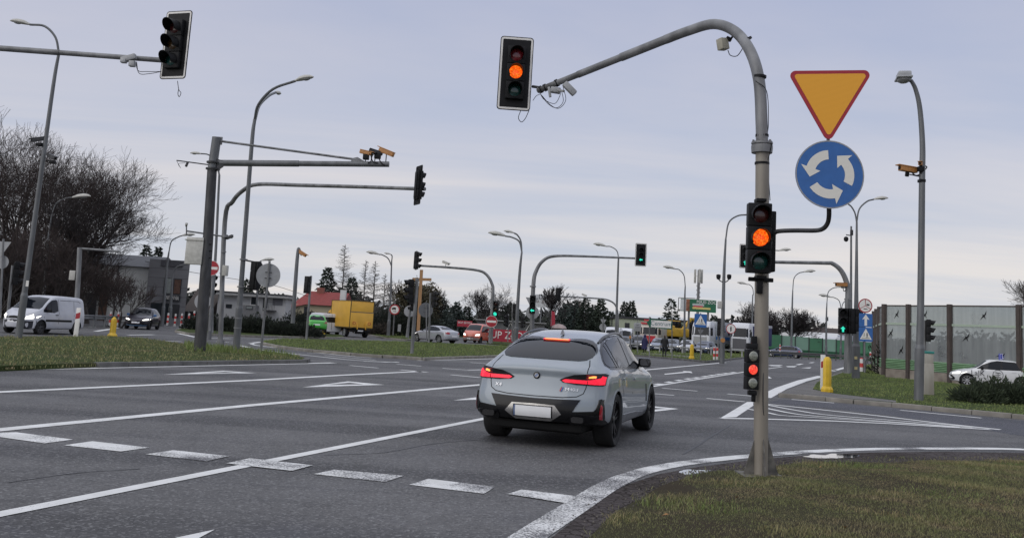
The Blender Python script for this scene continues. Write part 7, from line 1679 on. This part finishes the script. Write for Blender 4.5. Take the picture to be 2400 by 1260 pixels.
# ------------------------------------------------------------------ buildings
plaster = mat('plaster_white', (.62, .63, .61), .85, var=.07, scale=.8); greycl = mat('grey_cladding', (.17, .17, .18), .6, var=.08, scale=.6, stretch=(.3, 1, 4)); winm = mat('window_glass', (.03, .035, .04), .08, var=.3, scale=1, coat=.4); winl = mat('window_pale', (.25, .27, .26), .2, var=.15); dk = mat('anthracite', (.035, .036, .04), .5); brick = mat('brown_brick', (.10, .055, .04), .85, var=.35, scale=6)
def bx3(mb, x0, x1, y0, y1, z0, z1): return mb.box(((x0+x1)/2, (y0+y1)/2, (z0+z1)/2), (x1-x0, y1-y0, z1-z0))
def wpart(t, nm, m_, x0, x1, y0, y1, z0, z1, r=0):
    mb = MB(); c = ((x0+x1)/2, (y0+y1)/2, (z0+z1)/2); d = (abs(x1-x0), abs(y1-y0), abs(z1-z0))
    mb.rbox(c, d, r) if r else mb.box(c, d); return wob(nm, mb, m_, t, smooth=False)
def px_rect(Y, x0, y0, x1, y1): a = P(x0, y0, Y); b_ = P(x1, y1, Y); return a.x, b_.x, b_.z, a.z
# grey office
YO = 92; t = thing('office_building', 'grey clad office with VINYLOVNIA sign beside the long white wall', 'building', gnd(390, YO))
x0, x1, z0, z1 = px_rect(YO, 352, 606, 430, 764); zt_ = z1
kk = (YO+8)/YO; wob('wall', MB().add([(a, b_, c) for c in (-.05, zt_) for a, b_ in ((x0, YO), (x1, YO), (x1*kk-.3, YO+8), (x0*kk, YO+8))], [(3, 2, 1, 0), (4, 5, 6, 7), (0, 1, 5, 4), (1, 2, 6, 5), (2, 3, 7, 6), (3, 0, 4, 7)]), greycl, t, smooth=False)
for k in range(1, 7): wpart(t, 'panel_joint', dk, x0, x1, YO-.006, YO+.01, zt_*k/7-.015, zt_*k/7+.015)
def win(t, Y, x0_, y0_, x1_, y1_, gl=winm, fr=dk, nm='window', f=.06):
    a, b_, c, d = px_rect(Y, x0_, y0_, x1_, y1_); fo = wpart(t, nm, fr, a, b_, Y-.05, Y+.02, c, d); mb = MB(); mb.box(((a+b_)/2, Y-.065, (c+d)/2), (b_-a-2*f, .03, d-c-2*f)); mb.shift(-t.location); ob('pane', mb, gl, fo, smooth=False); return fo
win(t, YO, 386, 650, 394, 688, winl); win(t, YO, 395, 651, 404, 689, winl); win(t, YO, 409, 653, 423, 690, brick); win(t, YO, 354, 708, 376, 760); win(t, YO, 378, 709, 396, 760); win(t, YO, 399, 712, 418, 745, dk)
a, b_, c, d = px_rect(YO, 384, 690, 422, 706); s_ = wpart(t, 'sign_board', dk, a, b_, YO-.18, YO-.05, c, d); tm = text_mb('VINYLOVNIA', .52, M=FACE, xs=(b_-a)/3.35*.98); tm.shift(Vector(((a+b_)/2, YO-.19, (c+d)/2))-t.location); ob('lettering', tm, signwhite, s_, smooth=False)
a, b_, c, d = px_rect(YO, 379, 609, 428, 626); s_ = wpart(t, 'sign_board', mat('board_grey', (.07, .07, .08), .5), a, b_, YO-.12, YO-.05, c, d)
# long white building beside it
t = thing('white_building', 'long white walled building with black roof behind the bare shrubs', 'building', gnd(290, YO+1)); x2 = P(150, 700, YO+1).x; zt2 = P(352, 627, YO+1).z
wpart(t, 'wall', plaster, x2, x0-.01, YO+1, YO+10, -.05, zt2)
mb = MB(); zr = P(352, 612, YO+1).z+.1; mb.add([(x2-.3, YO+.6, zt2+.02), (x0-.02, YO+.6, zt2+.02), (x0-.02, YO+5, zr+.6), (x2-.3, YO+5, zr+.6), (x2-.3, YO+10, zt2+.02), (x0-.02, YO+10, zt2+.02)], [(0, 1, 2, 3), (3, 2, 5, 4), (0, 3, 4), (1, 5, 2)]); wob('roof', mb, dk, t, smooth=False)
a = P(232, 700, YO+.7).x; wpart(t, 'brick_pier', brick, a, a+.75, YO+.8, YO+.99, -.05, zt2-1.2); wpart(t, 'door', dk, a-1.6, a-.3, YO+.85, YO+.99, 0, 2.6); wpart(t, 'drainpipe', galvd, x0-3.4, x0-3.3, YO+.9, YO+.99, 0, zt2)
# low dark fence and plinth walls
t = thing('dark_fence', 'black panel fence right of the grey office', 'fence', gnd(450, 96)); a, b_, c, d = px_rect(96, 420, 728, 472, 757); wpart(t, 'panel', mat('fence_black', (.012, .012, .013), .8), a, b_, 96, 96.1, 0, d); wpart(t, 'gate_post', galvd, a+.9, a+1.05, 95.9, 95.99, 0, d)
t = thing('small_house', 'low house with brown pitched roof behind the black fence', 'house', gnd(450, 104)); a, b_, c, d = px_rect(104, 436, 728, 486, 757); wpart(t, 'wall', mat('ochre_wall', (.22, .19, .12), .8), a, b_, 104, 112, 0, d)
mb = MB(); zz_ = P(460, 700, 104).z; mb.add([(a-.3, 103.6, d-.1), (b_+.3, 103.6, d-.1), (b_+.3, 108, zz_+1.2), (a-.3, 108, zz_+1.2), (a-.3, 112.4, d-.1), (b_+.3, 112.4, d-.1)], [(0, 1, 2, 3), (3, 2, 5, 4), (0, 3, 4), (1, 5, 2)]); wob('roof', mb, mat('roof_brown', (.055, .045, .04), .9), t, smooth=False)
# white house behind the roundabout
YH = 104; t = thing('white_house', 'two storey white house with flat roof behind the roundabout hedge', 'house', gnd(590, YH)); x0, x1, _, zt = px_rect(YH, 512, 690, 664, 768)
wpart(t, 'wall', mat('house_white', (.50, .50, .49), .8, var=.05), x0, x1, YH, YH+3, -.05, zt); wpart(t, 'roof', mat('fascia', (.33, .33, .32), .7), x0-.5, x1+.4, YH-.7, YH+3.3, zt, zt+.22); wpart(t, 'roof_deck', dk, x0-.3, x1+.2, YH-.4, YH+3, zt+.22, zt+.42)
a, b_, c, d = px_rect(YH, 565, 714, 604, 745); wpart(t, 'bay', mat('bay_grey', (.20, .20, .20), .8), a, b_, YH-.6, YH-.01, 0, d)
win(t, YH, 588, 694, 606, 716, winm, signwhite, f=.1); win(t, YH, 618, 698, 626, 722); win(t, YH, 530, 712, 543, 722); win(t, YH-.6, 577, 716, 592, 725, winl)
a, b_, c, d = px_rect(YH, 640, 698, 662, 716); wpart(t, 'grey_panel', greycl, a, b_, YH-.05, YH-.01, c, d); a, b_, c, d = px_rect(YH, 622, 728, 648, 730); wpart(t, 'balcony', dk, a, b_, YH-1.2, YH-.02, c, c+.12)
mb = MB()
for k in range(9): mb.tube([(a+(b_-a)*k/8, YH-1.2, c+.1), (a+(b_-a)*k/8, YH-1.2, c+1.0)], .025, 4)
mb.tube([(a, YH-1.2, c+1.), (b_, YH-1.2, c+1.)], .03, 4); wob('railing', mb, dk, t)
t = thing('dark_fence', 'black hedge like fence in front of the white house', 'fence', gnd(600, 97)); a, b_, _, d = px_rect(97, 530, 744, 668, 765); 
xx_ = a; k = 0
while xx_ < b_: wpart(t, 'panel', mat('fence_black', (.012, .012, .013), .8), xx_, xx_+1.35, 97, 97.12, 0, d-.25+.3*math.sin(k*2.1)); xx_ += 1.4; k += 1
# yellow house with red roof
YY = 118; t = thing('red_roof_house', 'cream house with red pitched roof behind the camera mast', 'house', gnd(745, YY)); x0, x1, _, zt = px_rect(YY, 690, 712, 792, 768); wpart(t, 'wall', mat('cream_wall', (.46, .41, .28), .85, var=.05), x0, x1, YY, YY+8, -.05, zt)
mb = MB(); xr = P(720, 700, YY).x; zr = P(740, 688, YY).z; mb.add([(x0-.9, YY-.5, zt-.6), (xr, YY-.5, zt+.05), (x1+.4, YY-.5, zt+.05), (x1+.4, YY+4, zr+.4), (xr-.6, YY+4, zr+.4), (x0-.9, YY+8.5, zt-.6), (x1+.4, YY+8.5, zt)], [(0, 1, 4), (1, 2, 3, 4), (0, 4, 5), (4, 3, 6, 5), (0, 5, 6, 2, 1), (2, 6, 3)]); wob('roof', mb, mat('roof_red', (.21, .035, .03), .8, var=.15, scale=3), t, smooth=False)
a = P(728, 700, YY).x; wpart(t, 'chimney', mat('chimney', (.22, .08, .06), .8), a, a+.9, YY+3.4, YY+4.2, zr-.5, zr+.9); a = P(793, 700, YY).x; wpart(t, 'chimney', plaster, a, a+.7, YY+1, YY+1.7, zt-.5, zr+.7); win(t, YY, 713, 718, 719, 738)
# scrap-dealer boards
t = thing('banner', 'long red banner with white letters reading SKUP ZLOMU beside the orange van', 'banner', gnd(1200, 92)); a = P(1130, 785, 92); b_ = P(1246, 792, 92); redb = mat('banner_red', (.36, .025, .045), .6)
zc, hgt = .86, 1.12; wpart(t, 'board', redb, a.x, b_.x, 92, 92.05, zc-hgt/2-.05, zc+hgt/2); tm = text_mb('SKUP ZŁOMU', 1.0, M=FACE, xs=.92); tm.shift(Vector(((a.x+b_.x)/2+.15, 91.985, zc))-t.location); ob('lettering', tm, signwhite, t, smooth=False)
mb = MB()
for k in range(6): mb.tube([(a.x+(b_.x-a.x)*k/5, 92.1, 0), (a.x+(b_.x-a.x)*k/5, 92.1, 1.45)], .04, 5)
wob('post', mb, galvd, t)
t = thing('small_board', 'small red sign board with white text SKUP ZLOMU left above the orange van', 'sign board', gnd(1089, 100)); x0, x1, z0, z1 = px_rect(100, 1072, 750, 1106, 766); wpart(t, 'board', redb, x0, x1, 100, 100.06, z0, z1); tm = text_mb('SKUP ZŁOMU', .30, M=FACE, xs=.8); tm.shift(Vector(((x0+x1)/2, 99.985, z1-.22))-t.location); ob('lettering', tm, signwhite, t, smooth=False)
mb = MB(); mb.tube([(x0+.1, 100.1, 0), (x0+.1, 100.1, z1)], .04, 5); mb.tube([(x1-.1, 100.1, 0), (x1-.1, 100.1, z1)], .04, 5); wob('post', mb, galvd, t)
t = thing('market_hall', 'long low grey hall behind the red banner', 'building', gnd(1190, 108)); x0, x1, z0, z1 = px_rect(108, 1118, 764, 1275, 785); wpart(t, 'wall', mat('hall_grey', (.13, .13, .13), .8, var=.2, scale=1), x0, x1, 108, 116, -.05, 2.3); wpart(t, 'roof', mat('hall_roof', (.25, .25, .25), .6), x0-.2, x1+.2, 107.6, 116.3, 2.3, 2.42)
mb = MB()
for k in range(3): 
    c = x0+1.6+k*2.2; mb.tube([(c-.5, 107.9, 1.2), (c, 107.9, 2.2), (c+.5, 107.9, 1.2)], .07, 4)
wob('truss', mb, signwhite, t)
# roofing billboard
def board_px(t, Y, rect_, m_, nm='board', thick=.12): x0, x1, z0, z1 = px_rect(Y, *rect_); return wpart(t, nm, m_, x0, x1, Y, Y+thick, z0, z1), x0, x1, z0, z1
t = thing('roofing_billboard', 'white billboard reading DACHY ELEWACJE behind the left arrow mast', 'billboard', gnd(1280, 116)); o_, x0, x1, z0, z1 = board_px(t, 116, (1250, 689, 1306, 722), mat('board_white', (.55, .56, .56), .6))
for s_, sz, y_, dx, m_ in (('DACHY', .84, .62, .35, inkm), ('NA   ELEWACJE', .44, -.12, .0, mat('ink_brown', (.10, .04, .03), .5))):
    tm = text_mb(s_, sz, M=FACE, xs=.82); tm.shift(Vector(((x0+x1)/2+dx, 115.985, (z0+z1)/2+y_*.8))-t.location); ob('lettering', tm, m_, t, smooth=False)
mb = MB()
for k in (.35, .8): mb.tube([(x0+(x1-x0)*k, 116.2, 0), (x0+(x1-x0)*k, 116.2, z1-.2)], .09, 6)
wob('post', mb, galvd, t)
t = thing('advertising_flag', 'tall narrow red flag banner below the white billboard', 'flag', gnd(1292, 110)); mb = MB(); mb.tube([gnd(1292, 110), P(1292, 728, 110)], .03, 5); wob('pole', mb, galv, t); x0, x1, z0, z1 = px_rect(110, 1292, 728, 1301, 764)
mb = MB(); mb.add([(x0, 110, z0), (x1, 110, z0-.02), (x1-.05, 110.06, (z0+z1)/2), (x1-.12, 110, z1-.1), (x0, 110, z1)], [(0, 1, 2, 3, 4)]); wob('cloth', mb, redb, t, smooth=False)
t = thing('parasol', 'grey and red parasol just above the car roof', 'parasol', gnd(1310, 108)); mb = MB(); mb.lathe([(.9, 0), (.72, .28), (.4, .45), (.02, .52)], 12); ob('canopy', mb, mat('parasol_grey', (.28, .22, .21), .7, var=.4, scale=.8), t, P(1310, 769, 108)-t.location); mb = MB(); mb.tube([(0, 0, 0), (0, 0, P(1310, 769, 108).z)], .03, 5); ob('pole', mb, galv, t)
# pet shop billboard
t = thing('green_billboard', 'green billboard with white lettering MAXI ZOO above the crossing sign', 'billboard', gnd(1640, 128)); o_, x0, x1, z0, z1 = board_px(t, 128, (1596, 699, 1678, 733), mat('board_green', (.015, .12, .055), .5))
def bb(nm, m_, u0, u1, v0, v1, k=0): return wpart(t, nm, m_, x0+(x1-x0)*u0, x0+(x1-x0)*u1, 127.97-k*.01, 127.995, z0+(z1-z0)*v0, z0+(z1-z0)*v1)
bb('phone_panel', mat('board_white', (.55, .56, .56), .6), .0, .15, .05, .95); bb('picture_panel', mat('auburn', (.22, .09, .05), .7, var=.5, scale=2), .15, .25, .03, .97); bb('text_bar', mat('bar_pale', (.40, .45, .42), .6), .33, .66, .47, .66); bb('text_bar', mat('bar_red', (.5, .05, .08), .6), .36, .62, .36, .50, 1); bb('text_bar', mat('bar_yellow', (.58, .48, .16), .6), .33, .84, .22, .38, 2)
tm = text_mb('MAXI ZOO', .62, M=FACE, xs=.9); tm.shift(Vector((x0+(x1-x0)*.73, 127.96, z0+(z1-z0)*.80))-t.location); ob('lettering', tm, signwhite, t, smooth=False)
mb = MB(); mb.tube([(x0+1.2, 128.3, 0), (x0+1.2, 128.3, z1)], .14, 6); mb.tube([(x1-1.0, 128.3, 0), (x1-1.0, 128.3, z1)], .14, 6); wob('post', mb, galvd, t)
mb = MB(); xl = P(1590, 720, 128.2).x
for q in (((xl, z0+.1), (xl, z1+.1)), ((xl, z1+.1), (x0+2, z1+.12)), ((xl, z0+.1), (x0, z0+.1))): mb.tube([(q[0][0], 128.2, q[0][1]), (q[1][0], 128.2, q[1][1])], .05, 5)
wob('frame', mb, darksteel, t)
t = thing('cell_mast', 'telecom mast with white panel antennas rising behind the green billboard', 'mast', gnd(1633, 150)); mb = MB(); zt = P(1633, 632, 150).z; mb.tube([(0, 0, 0), (0, 0, zt)], .22, 8)
for k in range(10): mb.tube([(-.35 if k % 2 else .35, 0, zt*.55+k*.35), (.35 if k % 2 else -.35, 0, zt*.55+k*.35+.3)], .04, 4)
ob('mast', mb, galv, t)
for a in range(3):
    mb = MB(); mb.rbox((math.cos(a*2.1+.5)*.62, math.sin(a*2.1+.5)*.62, zt-1.0), (.32, .32, 2.2), .05); mb.tube([(0, 0, zt-1), (math.cos(a*2.1+.5)*.6, math.sin(a*2.1+.5)*.6, zt-1)], .04, 4); ob('antenna', mb, offwhite, t)
# pale green store
t = thing('store', 'long pale green store with flat dark roof edge behind the lorries', 'building', gnd(1510, 140)); x0, x1, _, zt = px_rect(140, 1446, 745, 1612, 800); wpart(t, 'wall', mat('pale_green_wall', (.40, .44, .33), .8, var=.05), x0, x1, 140, 155, -.05, zt); wpart(t, 'roof', dk, x0-.2, x1+.2, 139.8, 155.2, zt, zt+.28)
for k in range(5): a = x0+1.2+k*1.6; wpart(t, 'window', winm, a, a+.7, 139.94, 139.99, 1.2, 3.4)
# far green noise barrier
gb = mat('barrier_green', (.06, .19, .10), .5, var=.15, scale=.4); gbl = mat('barrier_pale', (.20, .34, .26), .4, var=.1, scale=.3); gbd = mat('barrier_dark', (.012, .085, .035), .5)
t = thing('green_noise_barrier', 'long stepped green noise barrier beyond the far carriageway', 'noise barrier', gnd(1890, 136)); xx_ = P(1800, 800, 136).x; k = 0; xe = P(2070, 800, 136).x
while xx_ < xe:
    hh_ = 2.9-.35*min(1, k*.12); wpart(t, 'panel', gbl if k in (1, 2, 4) else gb, xx_+.06, xx_+1.9, 136, 136.1, 1.0, hh_); wpart(t, 'lower_panel', gbd, xx_+.06, xx_+1.9, 135.98, 136.1, .1, .99); wpart(t, 'post', dk, xx_-.06, xx_+.05, 135.9, 136.15, 0, hh_+.1); xx_ += 1.96; k += 1
t = thing('white_hall', 'long hall with pale roof behind the green barrier', 'building', gnd(1925, 170)); x0, x1, _, zt = px_rect(170, 1862, 796, 1996, 815); wpart(t, 'wall', plaster, x0, x1, 170, 185, -.05, 2.7); mb = MB(); mb.add([(x0, 169.6, 2.7), (x1, 169.6, 2.7), (x1-.5, 176, 4.2), (x0+.5, 176, 4.2), (x0, 185, 2.7), (x1, 185, 2.7)], [(0, 1, 2, 3), (3, 2, 5, 4), (0, 3, 4), (1, 5, 2)]); wob('roof', mb, mat('roof_pale', (.58, .58, .57), .7), t, smooth=False)
t = thing('far_house', 'distant house with dark brown roof right of the white hall', 'house', gnd(1965, 195)); x0, x1, _, zt = px_rect(195, 1915, 795, 2000, 815); wpart(t, 'wall', plaster, x0, x1, 195, 205, -.05, 3.4); mb = MB(); mb.add([(x0-.3, 194.6, 3.4), (x1+.3, 194.6, 3.4), (x1-1, 200, 5.6), (x0+1, 200, 5.6), (x0-.3, 205.4, 3.4), (x1+.3, 205.4, 3.4)], [(0, 1, 2, 3), (3, 2, 5, 4), (0, 3, 4), (1, 5, 2)]); wob('roof', mb, mat('roof_dkbrown', (.05, .038, .034), .9), t, smooth=False)

# ------------------------------------------------------------------ guard rails
def guard(label, pts, zr=.62, step=2., m=galv, wm=.10, hb=.28):
    t = thing('guard_rail', label, 'guard rail', pts[0]); L_ = 0; mb = MB()
    prof = [(-.04, -.155), (.02, -.10), (-.04, -.04), (-.04, .04), (.02, .10), (-.04, .155)]
    vs = []; n = len(pts)
    for i, p in enumerate(pts):
        d = (pts[min(n-1, i+1)]-pts[max(0, i-1)]).normalized(); nn = Vector((-d.y, d.x, 0))
        vs += [p+nn*a*-1+Vector((0, 0, zr+b_*hb/.31)) for a, b_ in prof]+[p+nn*(.05)+Vector((0, 0, zr+b_*hb/.31)) for a, b_ in prof[::-1]]
    fs = [(i*12+k, i*12+(k+1) % 12, (i+1)*12+(k+1) % 12, (i+1)*12+k) for i in range(n-1) for k in range(12)]; mb.add(vs, fs); wob('rail', mb, m, t)
    for a, b_ in zip(pts, pts[1:]):
        q = max(1, round((b_-a).length/step))
        for k in range(q): p = a+(b_-a)*k/q; mb = MB(); mb.box((0, .06, (zr+.12)/2), (.10, .08, zr+.12)); ob('post', mb, m, t, p-t.location, smooth=False)
    return t
pale = mat('rail_pale', (.42, .42, .41), .5, .2)
guard('low pale guard rail between the grass and the waiting cars', [gnd(x, 95) for x in (1445, 1520, 1600, 1690, 1765)], .72, 1.0, pale, hb=.10)
guard('dark guard rail along the far side of the right hand road', [gnd(1797, 110), gnd(1880, 113), gnd(1960, 116), gnd(2060, 112)], .62, 1.3, mat('rail_dark', (.10, .10, .095), .6, .2), hb=.34)
guard('guard rail behind the white van before the wood', [gnd(x, Y) for x, Y in ((150, 62), (186, 60), (240, 63), (290, 68))], .7, 2., galvd)
guard('guard rail disappearing behind the noise wall', [Vector((P(2049, 800, 66).x-.6, 66, 0)), Vector((P(2046, 800, 84).x-.6, 84, 0))], .7, 2., galvd)

# ------------------------------------------------------------------ noise wall with bird silhouettes
gl, tt, b = nodes_mat('frosted_panel'); o = tt.nodes.new('ShaderNodeTexCoord').outputs['Object']
stx = mapping(tt, o, 0, (2.2, 2.2, .16)); c = mixc(tt, ramp(tt, noise(tt, stx, 1.6, 5, .6), .3, .7, (.30, .315, .315), (.44, .455, .45)), (.14, .14, .155), ramp(tt, noise(tt, o, .55, 4, .7), .55, .75, (0, 0, 0), (.6, .6, .6)))  # streaks and dark blotches put reflections and trees behind into the panel colour
tt.links.new(c, b.inputs['Base Color']); b.inputs['Roughness'].default_value = .25; tr = tt.nodes.new('ShaderNodeBsdfTransparent'); tr.inputs[0].default_value = (.75, .8, .8, 1); ms = tt.nodes.new('ShaderNodeMixShader'); ms.inputs[0].default_value = .48
tt.links.new(tr.outputs[0], ms.inputs[1]); tt.links.new(b.outputs[0], ms.inputs[2]); tt.links.new(ms.outputs[0], tt.nodes['Material Output'].inputs[0])
rust = mat('post_brown', (.065, .050, .043), .7, var=.2, scale=3); mint = mat('mint_rail', (.36, .43, .34), .5, var=.08); mintd = mat('mint_corrugated', (.20, .33, .19), .6, var=.25, scale=1.5, stretch=(1, 1, 6)); plinth = mat('stained_plinth', (.17, .14, .115), .9, 0, 0, 1.6, .3, 30, col2=(.30, .27, .22))
wpts = [P(2048, 800, 68).xy, P(2054, 800, 64).xy, P(2061, 800, 60.5).xy, P(2072, 800, 56.8).xy, P(2129, 800, 55.3).xy, P(2226, 800, 52.6).xy, P(2389, 800, 49).xy, P(2560, 800, 45.5).xy, P(2740, 800, 42.4).xy]
t = thing('noise_wall', 'tall noise wall of frosted panels with black birds and mint green base', 'noise wall', (wpts[4].x, wpts[4].y, 0)); WT = t
ZP, ZG, ZM, ZT = .54, 1.12, 3.20, 4.27
for i in range(len(wpts)-1):
    a, b_ = wpts[i], wpts[i+1]; d = b_-a; L_ = d.length; an = math.atan2(d.y, d.x); M = RZ(an); c = (a+b_)/2
    def seg(nm, m_, z0, z1, th, ins=.06, off=0.):
        mb = MB(); mb.box((0, off, 0), (L_-2*ins, th, z1-z0)); mb.xf(M); mb.shift(Vector((c.x, c.y, (z0+z1)/2))); return wob(nm, mb, m_, t, smooth=False)
    seg('concrete_base', plinth, -.1, ZP, .16, .12); seg('glass_panel', gl, ZG+.02, ZM-.06, .03, .1); seg('glass_panel', gl, ZM+.06, ZT-.04, .03, .1); seg('rail', mint, ZM-.06, ZM+.06, .10, .1, -.02); seg('top_rail', rust, ZT-.04, ZT+.03, .08, .1)
    mb = MB(); n = 6; vs = []
    for k in range(n*2+1): z = ZP+.01+(ZG-ZP)*k/(n*2); dy = -.05 if k % 2 else .02; vs += [Vector((-L_/2+.1, dy-.04, z)), Vector((L_/2-.1, dy-.04, z))]
    mb.add(vs, [(2*k, 2*k+1, 2*k+3, 2*k+2) for k in range(n*2)]); mb.xf(M); mb.shift(Vector((c.x, c.y, 0))); wob('corrugated_panel', mb, mintd, t, smooth=False)
for p in wpts:
    mb = MB(); d = (wpts[4]-wpts[5]); mb.box((0, 0, 0), (.22, .22, ZT+.2)); mb.box((.16, -.02, 0), (.06, .16, ZT+.1)); mb.xf(RZ(math.atan2(-d.y, -d.x))); mb.shift(Vector((p.x, p.y, ZT/2-.02))); wob('post', mb, rust, t, smooth=False)
bird = [(-.5, -.1), (-.2, .02), (-.05, .05), (0, .2), (.06, .06), (.2, .06), (.5, .2), (.3, -.02), (.08, -.08), (.02, -.32), (-.03, -.3), (-.02, -.09), (-.2, -.06)]
for x, y, an in ((2102, 737, 40), (2168, 738, 35), (2306, 740, 32), (2088, 780, 38), (2112, 821, 40), (2265, 791, 25), (2345, 833, 0)):
    for a, b_ in zip(wpts, wpts[1:]):
        r_ = ray(x, y); d = b_-a; det = d.x*(-r_.y)+r_.x*d.y
        tt_ = (a.x*-r_.y+r_.x*a.y)/(-det) if det else -1
        if 0 <= tt_ <= 1 and (a+d*tt_).y > 0:
            q = a+d*tt_; s_ = q.y/r_.y; z = EYE+r_.z*s_; mb = MB(); mb.poly([(u*.62, v*.62) for u, v in bird], T((0, -.03, 0)) @ FACE @ RZ(R(an+5)), .004); mb.xf(RZ(math.atan2(d.y, d.x))); mb.shift(Vector((q.x, q.y, z))); wob('bird_silhouette', mb, black, t, smooth=False); break
# shrubs behind the wall show through the frosted glass
bush('shrub', 'dark shrubs showing dimly through the noise wall above the white car', [(*P(x, 800, Y).xy, 0, 1.6, 1, h) for x, Y, h in ((2300, 54, 1.8), (2340, 54, 2.4), (2370, 53, 2.0), (2090, 60, 2.2))], ev, .3, 'shrub', None, 1.2)
# overhead wire
t = thing('overhead_wire', 'thin overhead wire from the office roof toward the red roof house', 'wire', P(430, 634, 100)); wire(t, [P(340, 612, 94), P(430, 634, 95), P(560, 655, 100), P(640, 668, 104), P(722, 694, 112)], .025)
# fallen leaves and a pebble or two in the near grass
lm = mat('dry_leaf', (.28, .15, .06), .8, var=.3, scale=20)
for i, (x, y) in enumerate(((1727, 1172), (1922, 1100), (1978, 1244), (2095, 1120), (1560, 1215), (2300, 1190))):
    p = G(x, y, .07); mb = MB(); mb.add([(-.035, 0, 0), (0, -.02, .012), (.04, 0, .004), (.005, .022, .014)], [(0, 1, 2, 3)]); o_ = ob('fallen_leaf', mb, lm, None, p+Vector((0, 0, .03)), (random.uniform(-.5, .5), random.uniform(-.5, .5), random.uniform(0, 6)), smooth=False)
    tag(o_, ('brown fallen leaf in the near grass just below the foot of the main mast', 'fallen leaf at the grass edge beside the puddle', 'fallen leaf at the bottom edge of the grass', 'fallen leaf near the right puddle in the grass', 'fallen leaf at the soil edge left of the mast foot', 'fallen leaf in the grass at the far right')[i], 'leaf')
